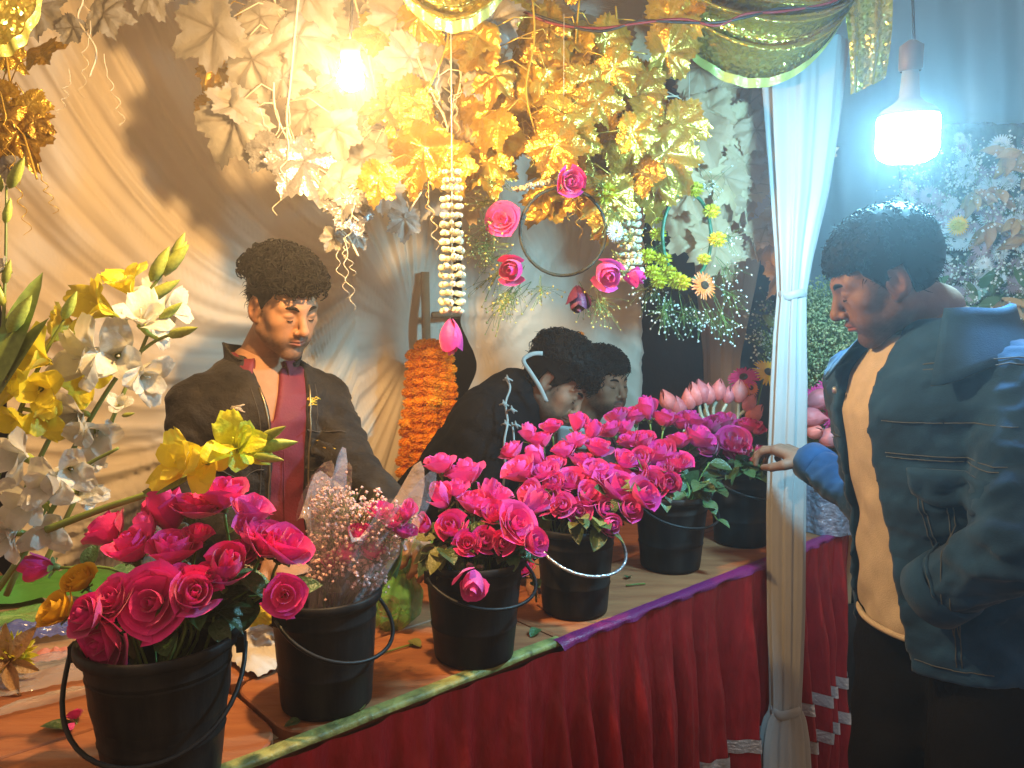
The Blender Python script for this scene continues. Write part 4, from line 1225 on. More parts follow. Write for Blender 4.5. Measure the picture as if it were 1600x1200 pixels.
vine('white leaf garland in the upper middle, between bulb and sequin corner', [(560, -60, 1.95), (600, 20, 1.95), (680, 60, 1.95), (720, 110, 1.95), (700, 200, 1.95)], [Wl, Wl, Gl], vw, 13, 112, 55, gw, 3, spread=.11)

# ---------------------------------------------------------------- sequin swags, cables
def swag(label, L, R_, sag, d0, d1, tail=None, width=.30, seed=0):
    """L, R_: pixel ends; sag: pixel of the lowest point of the lower hem"""
    a, b = P(L[0], L[1], d0), P(R_[0], R_[1], d1)
    low = P(sag[0], sag[1], (d0 + d1) / 2)
    o = thing('sequin_swag', label, 'swag', (a + b) / 2, 'sequin swags along the roof edge')
    drop = ((a + b) / 2 - low).z
    def fn(x, y, hem=0.0):
        q = a.lerp(b, x)
        c = 4 * x * (1 - x)
        c = c ** .85
        skew = (sag[0] - L[0]) / (R_[0] - L[0]) - .5
        xx = x + skew * .9 * x * (1 - x) * 2 * y
        q = a.lerp(b, xx)
        dz = c * drop * lerp(.12, 1.0, y ** .9 + hem)
        fold = .030 * math.sin(y * 21 + 1.5 * x + seed) * c ** .7 + .012 * math.sin(y * 47 + seed)
        belly = .10 * c * math.sin(math.pi * y)
        return q + Vector((.0, -belly + fold, -dz - abs(fold) * .25))
    v, f = grid(lambda x, y: fn(x, y), 90, 70)
    part('sequin_cloth', v, f, M['sequin'], o)
    v, f = grid(lambda x, y: fn(x, 1.0, .10 * y) + Vector((0, .012 * y - .004 * math.sin(x * 60), 0)), 70, 4)
    part('hem', v, f, M['lining'], o)
    return o
sw = swag('green gold sequin swag drooping in front of the white post curtain', (985, -70), (1335, -8), (1190, 112), 2.02, 2.05)
def tail_fn(x, y):
    narrow = 1 - .35 * y
    c = P(1352 + (x - .5) * 84 * narrow + 6 * math.sin(y * 3), lerp(-40, 150 - 26 * x, y), 2.06)
    return c + Vector((0, -.018 * math.sin(x * math.pi * 4 + y * .8) * (.5 + .5 * y), 0))
v, f = grid(tail_fn, 30, 40)
part('tail', v, f, M['sequin'], sw)
swag('sequin swag with only its lower hem showing at the top centre', (560, -150), (840, -130), (705, 30), 1.55, 1.7, seed=2.0)
swag('sequin swag peeking in at the upper left corner', (-190, -150), (70, -120), (-30, 50), 1.35, 1.4, seed=4.0)
for k, (nm, lb, mk) in enumerate((('cable', 'dark red cable slung below the roof across the sequin swag', 'cable_red'), ('cable', 'black cable twisted along the red one below the roof', 'cable_black'))):
    off = 5 * k
    pts = smooth_path([P(770, -22 + off, 1.9), P(800, 6 + off * .4, 1.9), P(860, 36 - off, 1.9), P(935, 44 + off, 1.9), P(1000, 36 - off * .5, 1.9), P(1066, 30 + off, 1.9), P(1120, 40 - off, 1.9), P(1165, 22 + off, 1.9), P(1220, 18 - off, 1.92), P(1290, 6 + off, 1.94), P(1330, -12, 1.95)], 7)
    tag(part(nm, *tube(pts, .0034, 7), M[mk]), lb, 'cable')

# ---------------------------------------------------------------- tuberose string, wreaths, marigolds
def tuberose_ring(c, r, parent, seed):
    rnd = random.Random(seed)
    mb = MB()
    for k in range(9):
        a = k * 2 * math.pi / 9 + rnd.uniform(-.2, .2)
        d = Vector((math.cos(a), math.sin(a), rnd.uniform(-.12, .16)))
        t = Vector((-d.y, d.x, 0))
        n = d.cross(t)
        tip = c + d * r * rnd.uniform(.85, 1.15)
        q = c + d * r * .15
        L = (tip - q).length
        vv, ff = lathe([(.12 * L, 0), (.16 * L, .3 * L), (.26 * L, .6 * L), (.30 * L, .85 * L), (.10 * L, 1.02 * L)], 6)
        m4 = frame_to(d, q)
        mb.add(vv, ff, 0, m4)
    return mb.part('blossom', M['tuberose'], parent)
def tuberose_string(label, x, y0, y1, d, n, w, bud=None, group='hanging tuberose strings'):
    top = P(x, y0, d)
    o = thing('tuberose_string', label, 'flower string', top, group)
    bot = P(x, y1, d)
    MB().tube([top + Vector((0, 0, .35)), top, bot], .0012, 5).part('thread', M['vine_white'], o)
    for k in range(n):
        t = (k + .5) / n
        tuberose_ring(top.lerp(bot, t), w / 2 / FPX * d * lerp(.85, 1.1, t), o, k + x)
    return o
ts = tuberose_string('string of cream tuberose whorls with a closed pink rose hanging at its end', 706, 262, 492, 1.72, 17, 38)
bud_c = P(704, 524, 1.72)
b4 = frame_to((0.05, -.05, -1), bud_c - ts.location - Vector((0, 0, -.035)), .030, .6)
bud = put('rose_bud', ROSE[('bud', 'rose', 0)][0], ts, Matrix.Translation((0, 0, -.0)) @ frame_to((.04, -.06, -1), bud_c + Vector((0, 0, .036)) - ts.location, .052, .6))
for me, n, off in ROSE[('bud', 'rose', 0)][1][:1]:
    for k in range(n):
        put('petal', me, bud, Matrix.Rotation(off + k * 2 * math.pi / n, 4, 'Z') @ Matrix.Diagonal((1.06, 1.06, .98, 1)))
tuberose_string('short string of cream tuberose whorls right of the round wreath', 984, 322, 440, 1.98, 10, 40)

def attach_rose(parent, c, w, face, kind, mk):
    face = Vector(face).normalized()
    R = w / 2 / (1.12 if kind == 'open' else 0.95 if kind == 'half' else 0.68)
    core, pets = ROSE[(kind, mk, 0)]
    b = put('rose_bloom', core, parent, frame_to(face, Vector(c) - face * R * .5 - parent.location, R, U(0, 6)))
    for me, n, off in pets:
        for k in range(n):
            put('petal', me, b, Matrix.Rotation(off + k * 2 * math.pi / n + U(-.1, .1), 4, 'Z'))
    return b
def ring_pts(c, rx, rz, turn, n=40, sag=.0):
    return [c + Vector((math.cos(a) * rx * math.cos(turn), math.cos(a) * rx * math.sin(turn), math.sin(a) * rz)) for a in np.linspace(0, 2 * math.pi, n)]
d = 1.88
wc = P(880, 362, d)
w1 = thing('flower_wreath', 'round dark wreath with pink roses and baby breath hanging before the cloth', 'wreath', wc, 'hanging flower wreaths')
rp = ring_pts(wc, 68 / FPX * d, 68 / FPX * d, .12)
part('ring', *tube(rp, .0040, 7, cap=False), M['wreath_ring'], w1)
MB().tube([wc + Vector((0, 0, 68 / FPX * d)), wc + Vector((0, .02, .5))], .001, 4).part('thread', M['vine_white'], w1)
for (x, y, w, fc, kind, mk) in [(889, 284, 46, (.3, -.8, -.1), 'half', 'rose'), (786, 343, 50, (-.3, -.9, .2), 'open', 'rose_light'), (803, 421, 50, (-.25, -.9, -.1), 'bud', 'rose'),
                                (946, 424, 54, (.1, -.9, -.3), 'bud', 'rose_light'), (985, 433, 32, (.95, -.3, 0), 'bud', 'rose'), (903, 460, 40, (0, -.4, -1), 'bud', 'rose_dark')]:
    attach_rose(w1, P(x, y, d - (.09 if y < 300 else .02)), w / FPX * d, fc, kind, mk)
for k in range(6):
    tuberose_ring(P(lerp(812, 868, k / 5), lerp(296, 282, k / 5), d - .01), 13 / FPX * d, w1, 200 + k)
put('blossom', KIT['mum'], w1, Matrix.Translation(P(946, 302, d) - wc) @ Matrix.Diagonal((.034, .034, .034, 1)))
put('blossom', KIT['mum_white'], w1, frame_to((.5, -.8, 0), P(962, 362, d) - wc, .026))
roots, heads = [], []
for (x, y, dx, dy) in [(800, 300, -30, -25), (790, 320, -34, -5), (785, 370, -25, 15), (800, 390, -40, 10), (808, 400, -45, 40), (820, 415, -30, 45), (830, 440, -30, 25), (800, 380, -60, 0), (845, 430, 0, 30), (905, 440, 18, 40), (925, 440, 15, 45), (810, 330, -55, 30), (930, 300, 10, -20), (950, 320, 18, 15), (955, 390, 15, 25), (815, 440, -35, 42), (960, 380, 22, -10)]:
    for j in range(2):
        roots.append(P(x, y, d)); heads.append(P(x + dx + U(-8, 8), y + dy + U(-8, 8), d + U(-.04, .02)))
sprays(w1, roots, heads, .0031, M['breath_lime'], M['stem'], .022, 15, droop=.4)
d = 2.12
wc = P(1074, 370, d)
w2 = thing('flower_wreath', 'green ring wreath with acid yellow chrysanthemums and an orange sunflower', 'wreath', wc, 'hanging flower wreaths')
part('ring', *tube(ring_pts(wc, 54 / FPX * d, 68 / FPX * d, .6), .0052, 8, cap=False), M['wreath_green'], w2)
MB().tube([wc + Vector((0, 0, 68 / FPX * d)), wc + Vector((0, .02, .5))], .001, 4).part('thread', M['vine_white'], w2)
for (x, y, w) in [(1085, 296, 32), (1112, 330, 30), (1121, 374, 32), (1028, 366, 28), (1036, 405, 30), (1056, 438, 36), (1030, 440, 30), (1030, 312, 30), (1012, 400, 32), (1048, 300, 26), (1024, 340, 26), (1066, 442, 32), (1020, 425, 30), (1100, 405, 24), (1044, 425, 30)]:
    put('blossom', KIT['mum'], w2, Matrix.Translation(P(x, y, d - .03) - wc) @ Matrix.Diagonal((w / 2 / FPX * d,) * 3 + (1,)))
sf = (.35, -.8, .25)
q = P(1100, 446, d - .03)
put('ray_petals', KIT['gerbera_orange'], w2, frame_to(sf, q - wc, 23 / FPX * d))
put('disc', KIT['disc'], w2, frame_to(sf, q - wc + Vector(sf).normalized() * .002, 26 / FPX * d))
roots, heads = [], []
for (x, y, dx, dy) in [(1035, 420, -8, 45), (1050, 450, -5, 38), (1060, 455, 10, 40), (1075, 460, 20, 40), (1090, 455, 25, 45), (1110, 440, 30, 20), (1118, 400, 25, 25), (1120, 360, 22, 10), (1040, 380, -22, 10), (1035, 345, -20, -10), (1045, 320, -10, -20), (1110, 450, 20, 55), (1030, 430, -18, 30), (1095, 300, 15, -15), (1040, 460, 0, 28)]:
    for j in range(2):
        roots.append(P(x, y, d)); heads.append(P(x + dx + U(-8, 8), y + dy + U(-8, 8), d + U(-.04, .03)))
sprays(w2, roots, heads, .0032, M['breath'], M['stem'], .022, 13, droop=.5)

def marigolds(label, xs, ys, d, w):
    """one garland: a column of flattened marigold heads, xs/ys are pixel ends"""
    a, b = P(xs[0], ys[0], d), P(xs[1], ys[1], d)
    o = thing('marigold_garland', label, 'marigold garland', a, 'marigold garlands')
    r = w / 2 / FPX * d
    n = max(2, int((a - b).length / (r * 1.02)))
    for k in range(n):
        t = (k + .5) / n
        c = a.lerp(b, t) + Vector((U(-.1, .1) * r, U(-.3, .3) * r, 0))
        s = r * U(.98, 1.2)
        put('marigold', KIT['marigold'], o, Matrix.Translation(c - a) @ Euler((U(-.25, .25), U(-.2, .2), U(0, 6))).to_matrix().to_4x4() @ Matrix.Diagonal((s, s, s * 1.05, 1)))
    MB().tube([a + Vector((0, 0, .04)), b], .001, 4).part('thread', M['vine_white'], o)
dm = 2.62
marigolds('marigold garland at the left side of the orange bundle by the pole', (648, 630), (546, 745), dm, 28)
marigolds('second marigold garland from the left in the orange bundle', (661, 652), (532, 748), dm - .03, 28)
marigolds('third marigold garland of the orange bundle, hanging foremost', (675, 674), (530, 750), dm - .06, 28)
marigolds('fourth marigold garland of the orange bundle', (687, 695), (534, 745), dm - .03, 28)
marigolds('marigold garland at the right side of the orange bundle behind the bent man', (698, 713), (542, 735), dm, 26)
marigolds('short marigold tassel on the wall above the two dark haired men', (904, 908), (517, 552), 3.05, 15)

# ---------------------------------------------------------------- the next stall on the right
M['far_cloth'] = mat('pale blue tent cloth', (0.22, 0.36, 0.44), 0.7, bump=0.1, bscale=200, trans=0.1)
fa, fb = P(1262, 480, 3.9), P(1760, 480, 3.0)
fd = fb - fa; fd.z = 0
fn_ = Vector((fd.y, -fd.x, 0)).normalized()
if fn_.y > 0: fn_ = -fn_
def far_fn(a, b):
    q = fa + fd * a
    z = lerp(3.1, 0.02, b)
    w = .03 * math.sin(a * 34 + 2.2 * (z - 1) + 1.2 * math.sin(a * 9)) + .02 * nz((a * 8, b * 3, 3))
    return Vector((q.x, q.y, z)) + fn_ * w
v, f = grid(far_fn, 130, 30)
tag(part('far_cloth', v, f, M['far_cloth']), 'pale cloth wall of the next stall behind the LED lamp', 'wall cloth')
# flower panel: a tall board packed with dried blooms
fp0 = P(1530, 480, 2.75)
panel = thing('flower_screen', 'tall screen packed with white and bronze dried blooms behind the customer in denim', 'flower screen', Vector((fp0.x, fp0.y, 0)))
M['dry_leaf'] = mat('bronze dried leaf', (.44, .26, .10), 0.5, rnd=.25, trans=.15, bump=.4, bscale=9)
M['panel_back'] = mat('dark panel back', (.07, .075, .05), 0.9, var=.5, vscale=30, bump=.8, bscale=40)
dr = mesh('dried_leaf', *grid(lambda x, y: ((x * 2 - 1) * .22 * math.sin(math.pi * (.06 + .9 * y)), y, .12 * abs(x * 2 - 1) - .3 * y * y), 4, 6), M['dry_leaf'])
def panel_back(a, b):
    x, y = lerp(1405, 1640, a), lerp(195, 900, b)
    q = P(x, y, 2.78)
    return q + Vector((0, .03 * nz((a * 20, b * 40, 1)), 0))
v, f = grid(panel_back, 40, 60)
part('backing', v, f, M['panel_back'], panel, thick=.03)
rnd = random.Random(5)
M['mum_rust'] = mat('pale mauve dried bloom', (.40, .27, .28), 0.6, rnd=.25, trans=.15)
KIT['mum_rust'] = daisy_mesh(22, 4, .08, .2, 'mum_rust')
for k in range(150):
    x, y = rnd.uniform(1415, 1630), rnd.uniform(215, 560)
    if y < 290 and x < 1490: continue
    c = P(x, y, 2.70 + rnd.uniform(-.03, .03)) - panel.location
    mk = rnd.choice(['mum_white', 'mum_white', 'mum_rust', 'mum_rust'])
    put('dried_bloom', KIT[mk], panel, frame_to((rnd.uniform(-.5, .3), -1, rnd.uniform(-.4, .5)), c, rnd.uniform(.018, .042)))
put('yellow_bloom', KIT['gerbera_yellow'], panel, frame_to((-.2, -1, .1), P(1497, 352, 2.6) - panel.location, .034))
put('yellow_bloom', KIT['mum'], panel, Matrix.Translation(P(1497, 352, 2.59) - panel.location) @ Matrix.Diagonal((.026, .018, .026, 1)))
for (x, y) in [(1545, 352), (1585, 345), (1590, 240), (1575, 240), (1560, 300), (1600, 370), (1520, 300), (1590, 470), (1565, 470), (1610, 270)]:
    for k in range(5):
        put('dried_leaf', dr, panel, leaf_mat4(P(x, y, 2.66) - panel.location, (rnd.uniform(-1, 1), rnd.uniform(-.6, 0), rnd.uniform(-1, .2)), (rnd.uniform(-.4, .4), -1, .3), rnd.uniform(.06, .10)))
roots, heads = [], []
for k in range(230):
    x, y = rnd.uniform(1415, 1640), rnd.uniform(230, 640)
    roots.append(P(x, y + 15, 2.72)); heads.append(P(x + rnd.uniform(-14, 14), y - 10, 2.66 + rnd.uniform(-.03, .03)))
sprays(panel, roots, heads, .0048, M['breath'], M['stem'], .03, 9)
lv = MB()
for k in range(300):
    x, y = rnd.uniform(1420, 1640), rnd.uniform(450, 760)
    m4 = leaf_mat4(P(x, y, 2.70 + rnd.uniform(-.05, .03)), (rnd.uniform(-1, 1), rnd.uniform(-.6, .2), rnd.uniform(-.6, 1)), (rnd.uniform(-.5, .5), -1, .3), rnd.uniform(.05, .10))
    lv.add(*grid(lambda a, b: ((a * 2 - 1) * .2 * math.sin(math.pi * (.06 + .9 * b)), b, -.2 * b * b), 2, 4), 0, m4)
tag(lv.part('leaf_filler', M['rose_leaf'], panel), kind='stuff')
# big bunch of baby's breath
bc = P(1300, 760, 2.75)
bb = thing('babys_breath', 'big green bunch of baby breath dotted with tiny white blossoms behind the curtain', 'flower bunch', Vector((bc.x, bc.y, 0)))
roots, heads = [], []
for k in range(420):
    a, t = rnd.uniform(0, 6.28), math.sqrt(rnd.random())
    x = 1305 + math.cos(a) * t * rnd.uniform(60, 112)
    y = 528 - math.sin(a) * t * 88
    if x < 1225 and rnd.random() < .5: x -= 12
    heads.append(P(x, y, 2.72 - .16 * (1 - t) + rnd.uniform(-.05, .1)))
    roots.append(P(lerp(x, 1310, .55), y + 55, 2.75))
sprays(bb, roots, heads, .0044, M['breath_green'], M['stem'], .022, 13)
MB().tube([bc + Vector((0, 0, -.85)) if False else Vector((bc.x, bc.y, .45)), P(1310, 640, 2.75)], [.05, .10], 12).part('stem_bundle', M['stem'], bb)
v, f = lathe([(.001, 0), (.10, 0), (.115, .02), (.135, .40), (.14, .52), (.13, .52), (.12, .40)], 26, (bc.x, bc.y, 0.0))
part('pot', v, f, M['bucket'], bb)
roots, heads = [], []
for k in range(26):
    x, y = rnd.uniform(1172, 1215), rnd.uniform(468, 585)
    heads.append(P(x, y, 2.7)); roots.append(P(1235, y + 40, 2.72))
st_ = thing('babys_breath', 'loose baby breath twigs sticking out left of the post curtain', 'flower bunch', Vector(roots[0]))
sprays(st_, roots, heads, .0046, M['breath'], M['stem'], .02, 5)
put('leaf', ROSE['pale', 1], st_, leaf_mat4(P(1212, 508, 2.68) - st_.location, (-.75, -.2, .6), (0, -1, .3), .055))
# wrapped pot of gerberas and lotus buds beyond the curtain
M['grey_wrap'] = mat('grey glitter wrapping', (.30, .33, .42), 0.35, metal=.4, bump=.9, bscale=70, var=.4, vscale=60)
gp = on_z(1292, 826, TABLE_Z + .002)
gt_ = thing('wrapped_pot', 'pot in grey glittering paper below the customer forearm', 'pot', gp)
dgp = (gp - EYE).dot(FWD)
v, f = grid(lambda a, b: gp + Vector((math.cos(a * 6.2832) * lerp(.085, .112, b) * (1 + .04 * math.sin(a * 60)), math.sin(a * 6.2832) * lerp(.085, .112, b) * (1 + .04 * math.sin(a * 60)), .20 * b)), 96, 8, close=True)
part('paper', v, f, M['grey_wrap'], gt_)
v, f = lathe([(.001, .0), (.08, .0), (.10, .18), (.10, .19), (.001, .17)], 26, gp)
part('pot_body', v, f, M['bucket'], gt_)
rp_ = gp + Vector((0, 0, .17))
d7 = dgp - .05
for (x, y, w, fc, lb) in [(1302, 612, 56, (-.1, -.8, .5), 'largest pink gerbera of the three beside the denim jacket'), (1322, 596, 44, (.3, -.8, .6), 'pink gerbera touching the denim jacket edge'), (1278, 620, 46, (-.4, -.7, .6), 'pink gerbera at the left just right of the curtain'),
                          (1308, 650, 54, (.1, -.95, .1), 'pink gerbera facing front above the two lower lotus buds'), (1326, 668, 46, (.5, -.8, -.1), 'low pink gerbera half behind the denim jacket')]:
    gerbera(x, y, w, d7, fc, 'gerbera_pink', rp_, lb)
for (x, y, hp, fc, lb) in [(1285, 622, 46, (.9, -.4, .5), 'mauve lotus bud pointing right beside the post curtain, upper one'), (1272, 652, 44, (.9, -.5, -.05), 'mauve lotus bud pointing right beside the post curtain, lower one'), (1303, 684, 44, (.9, -.5, .05), 'fat pink lotus bud lying above the forearm'), (1275, 674, 34, (.2, -.9, .3), 'orange red lotus bud right above the forearm by the curtain')]:
    lotus(x, y, hp, d7 - .08, fc, rp_, lb)
tw = thing('leafy_twigs', 'leaves of the grey wrapped pot under the gerberas', 'foliage', rp_)
for k in range(26):
    x, y = rnd.uniform(1255, 1340), rnd.uniform(660, 735)
    put('leaf', ROSE['leaf', k % 3], tw, leaf_mat4(P(x, y, d7 - .02 + rnd.uniform(-.05, .05)) - rp_, (rnd.uniform(-1, 1), rnd.uniform(-.7, .2), rnd.uniform(-.5, .5)), (0, -.8, .8), rnd.uniform(.04, .06)))
# pale post and stool in the dark lower right corner
pp = P(1520, 1100, 2.3); pp.z = 0
ps = thing('pale_post', 'pale post in the dark behind the customer legs', 'post', pp)
MB().box(pp + Vector((0, 0, .19)), .05, .05, .38).part('upright', M['white_plastic'], ps, smooth=False)
MB().box(pp + Vector((0, 0, .012)), .14, .14, .02).part('foot_plate', M['white_plastic'], ps, smooth=False)

# ---------------------------------------------------------------- wrapped bouquet, films and papers on the counter
M['film'] = clear_film('clear film', (.90, .74, .74), .30, .10, .8, 30)
M['film_green'] = clear_film('green film', (.20, .55, .12), .58, .18, .9, 26)
M['film_grey'] = clear_film('grey plastic bag film', (.62, .58, .55), .42, .16, 1.0, 18)
M['film_blue'] = clear_film('blue plastic film', (.12, .14, .36), .75, .2, 1.0, 40)
M['paper'] = mat('white paper', (.62, .58, .52), .8, bump=.15, bscale=8)
M['paper_yellow'] = mat('yellow paper', (.75, .55, .04), .7, bump=.15, bscale=8)
M['paper_pink'] = mat('salmon paper', (.62, .22, .15), .7, bump=.15, bscale=8)
M['green_leaf_wrap'] = mat('green foil leaf', (.10, .36, .06), .4, bump=.5, bscale=14, trans=.15)
M['breath_pink'] = mat('tiny pale pink blossom', (.85, .56, .52), .6, trans=.2)
bc2, rt2, h2 = BUCKETS[2]
top = bc2 + Vector((0, 0, h2))
dB = (bc2 - EYE).dot(FWD)
ax0, ax1 = bc2 + Vector((0, 0, .10)), P(578, 772, dB + .02)
bq = thing('wrapped_bouquet', 'clear film cone with pink roses and baby breath standing in the second bucket', 'bouquet', ax0)
axis = (ax1 - ax0).normalized()
fx = axis.orthogonal().normalized(); fy = axis.cross(fx)
Lb = (ax1 - ax0).length
def cone(a, b):
    ang = a * 2 * math.pi
    r = lerp(.035, .105, b ** 1.15) * (1 + .10 * math.sin(ang * 5 + b) * b + .06 * math.sin(ang * 11 + 2))
    tip = .05 * b ** 6 * math.sin(ang * 4 + .8) + .03 * b ** 6 * math.sin(ang * 9)
    return ax0 + axis * (Lb * b + tip) + (fx * math.cos(ang) + fy * math.sin(ang)) * r
v, f = grid(cone, 72, 18, close=True)
part('film_wrap', v, f, M['film'], bq)
roots, heads = [], []
for k in range(150):
    a, t, b = U(0, 6.28), math.sqrt(U(0, 1)), U(.45, .97)
    r = lerp(.03, .088, b) * t
    heads.append(ax0 + axis * Lb * b + (fx * math.cos(a) + fy * math.sin(a)) * r); roots.append(ax0 + axis * Lb * (b - .3))
sprays(bq, roots, heads, .0042, M['breath_pink'], M['stem'], .012, 13)
for (x, y, w, kind, lb) in [(540, 868, 44, 'bud', 'pink rose low inside the clear film bouquet'), (580, 862, 40, 'half', 'pink rose inside the film bouquet near its right edge'), (520, 880, 34, 'half', 'pink rose deep at the left inside the film bouquet'),
                            (612, 812, 46, 'half', 'pink rose at the open right end of the film bouquet'), (596, 800, 40, 'half', 'pink rose near the top of the clear film bouquet'), (562, 835, 38, 'half', 'pink rose in the middle of the clear film bouquet'), (632, 832, 36, 'half', 'pink rose at the lower right edge of the film bouquet'), (636, 800, 34, 'bud', 'small pink bud at the far right tip of the film bouquet')]:
    rose(P(x, y, dB - .03), w / FPX * dB, axis + Vector((U(-.2, .2), -.5, 0)), kind, 'rose_light', ax0, lb, GROUPS[2], 1)
def crumple(name, label, cat, c, sx, sy, hgt, material, rot=0.0, seed=0.0, flat=False, n=26, par=None):
    cr, sr = math.cos(rot), math.sin(rot)
    def fn(a, b):
        x, y = (a - .5) * sx, (b - .5) * sy
        x += .05 * sx * nz((a * 3, b * 3, seed)); y += .05 * sy * nz((a * 3, b * 3, seed + 5))
        e = math.sin(math.pi * a) * math.sin(math.pi * b)
        h = hgt * (.15 + .85 * e ** .6) * (.6 + .7 * abs(nz((a * 3.1, b * 3.1, seed + 9)))) + hgt * .35 * abs(nz((a * 9, b * 9, seed)))
        if flat: h = hgt * abs(nz((a * 4, b * 4, seed)))
        return Vector((c.x + cr * x - sr * y, c.y + sr * x + cr * y, c.z + .004 + max(0, h)))
    v, f = grid(fn, n, n)
    return tag(part(name, v, f, material), label, cat)
crumple('green_wrap', 'green foil wrap spread on the side table below the white gladioli', 'wrapping', on_z(40, 930, TABLE_Z), .50, .17, .05, M['green_leaf_wrap'], .3, 1.0)
crumple('green_film', 'thin olive film lying in front of the green foil wrap', 'wrapping', on_z(60, 975, TABLE_Z), .36, .12, .03, M['film_green'], .35, 2.0)
crumple('plastic_bag', 'clear plastic bag lying flat left of the nearest bucket', 'plastic bag', on_z(110, 1045, TABLE_Z), .27, .16, .022, M['film_grey'], .55, 3.0)
crumple('plastic_bag', 'blue tinted plastic bag crumpled at the left edge', 'plastic bag', on_z(40, 1000, TABLE_Z), .18, .07, .04, M['film_blue'], .5, 4.0)
crumple('paper_sheet', 'salmon pink paper under the clear plastic bag', 'paper', on_z(95, 1025, TABLE_Z), .09, .06, .012, M['paper_pink'], .4, 5.0, True)
crumple('paper_sheet', 'white paper sheet crumpled between the two nearest buckets', 'paper', on_z(408, 1020, TABLE_Z), .15, .20, .035, M['paper'], .9, 6.0)
crumple('paper_sheet', 'yellow paper lying behind the second bucket', 'paper', on_z(400, 972, TABLE_Z), .13, .12, .02, M['paper_yellow'], .6, 7.0, True)
crumple('film_scraps', 'strip of clear film glinting on the board below the plastic bag', 'wrapping', on_z(95, 1095, TABLE_Z), .20, .03, .018, M['film_grey'], .62, 8.0)
mg = on_z(8, 1075, TABLE_Z)
dcl = thing('dried_flower', 'brown and yellow wilted flower at the left edge of the counter', 'flower', mg)
put('flower_head', KIT['mum'], dcl, Matrix.Translation((.004, .02, .055)) @ Matrix.Diagonal((.045, .04, .055, 1)))
for k in range(7):
    put('dried_leaf', dr, dcl, leaf_mat4(Vector((.01, 0, .05)), (U(-.2, 1), U(-.8, .2), U(-.3, 1)), (0, -1, .4), U(.05, .085)))
# green film bag standing behind the second bucket
gb = on_z(612, 980, TABLE_Z)
gbag = thing('film_bag', 'upright green film bag of flowers behind the second bucket', 'bag', gb)
def bag(a, b):
    ang = a * 2 * math.pi
    r = np.interp(b, [0, .12, .4, .62, .8, 1], [.030, .048, .046, .022, .040, .062]) * (1 + .18 * math.sin(ang * 6 + 3 * b) + .10 * math.sin(ang * 13))
    return gb + Vector((math.cos(ang) * r + .03 * b, math.sin(ang) * r, .004 + .195 * b + .02 * b ** 4 * math.sin(ang * 5)))
v, f = grid(bag, 60, 26, close=True)
part('film', v, f, M['film_green'], gbag)
rose(gb + Vector((0, -.005, .05)), .05, (-.2, -.7, .5), 'bud', 'rose_light', gb + Vector((.01, 0, .01)), 'pink bud inside the green film bag', None, 2)
# blue grey plastic chair behind the counter
M['chair'] = mat('blue grey plastic', (.05, .085, .11), .35, spec=.6)
cc = P(642, 800, 2.28); cc.z = 0
ch = thing('plastic_chair', 'blue grey plastic armchair behind the counter next to the bent man', 'chair', cc)
face = Vector((.35, -.94, 0)).normalized(); sd = Vector((-face.y, face.x, 0))
def cp(x, y, z): return cc + sd * x + face * y + Vector((0, 0, z))
v, f = grid(lambda a, b: cp(lerp(-.22, .22, a), lerp(-.2, .22, b), .42 - .015 * math.sin(math.pi * a) * math.sin(math.pi * b)), 12, 12)
part('seat', v, f, M['chair'], ch, thick=.012)
v, f = grid(lambda a, b: cp((a * 2 - 1) * (.22 - .02 * b) , -.2 - .10 * b + .09 * (a * 2 - 1) ** 2, lerp(.42, .90 - .05 * (a * 2 - 1) ** 4 * 1.5, b)), 20, 14)
part('backrest', v, f, M['chair'], ch, thick=.012)
part('top_rail', *tube([cp(x * .235, -.30 + .09 * x * x, .905 - .075 * x ** 4) for x in np.linspace(-1, 1, 21)], .014, 8), M['chair'], ch)
for s in (-1, 1):
    for y in (-.19, .2):
        part('leg', *tube([cp(s * .20, y, .42), cp(s * .235, y * 1.15, .0)], [.022, .016], 8), M['chair'], ch)
    part('armrest', *tube(smooth_path([cp(s * .235, -.22, .66), cp(s * .26, 0, .67), cp(s * .25, .18, .63), cp(s * .22, .2, .43)], 5), .016, 8), M['chair'], ch)

# ---------------------------------------------------------------- bits fallen on the boards
rnd = random.Random(12)
for k, (x, y) in enumerate([(563, 1113), (842, 985), (980, 905), (640, 1003), (470, 1130)]):
    q = on_z(x, y, TABLE_Z + .003)
    lf = thing('fallen_leaf', ['fallen rose leaf beside the green edge tape below the wrapped bouquet', 'fallen leaf at the foot of the bucket with the pale handle', 'fallen leaf on the boards before the fifth bucket', 'fallen leaf on the boards left of the third bucket', 'fallen leaf at the foot of the wrapped bouquet bucket'][k], 'leaf', q, 'fallen leaves on the counter')
    put('leaf_blade', ROSE['pale' if k % 3 == 0 else 'leaf', k % 3], lf, leaf_mat4((0, 0, .004), (rnd.uniform(-1, 1), rnd.uniform(-1, 1), .05), (rnd.uniform(-.2, .2), rnd.uniform(-.2, .2), 1), rnd.uniform(.026, .045)))
for k, (x, y) in enumerate([(1062, 872), (108, 1140), (835, 930)]):
    q = on_z(x, y, TABLE_Z + .004)
    pt = thing('fallen_petal', ['fallen pink petal on the boards between the fifth and last buckets', 'fallen pink petal beside the crumpled rose at the near left corner', 'fallen pink petal behind the third bucket, to its right'][k], 'petal', q, 'fallen petals on the counter')
    put('petal_blade', ROSE[('half', 'rose_light', 0)][1][0][0], pt, Matrix.Translation((-.012, 0, .012)) @ Euler((rnd.uniform(-.3, .3), 1.45, rnd.uniform(0, 6))).to_matrix().to_4x4() @ Matrix.Diagonal((.017, .017, .017, 1)))
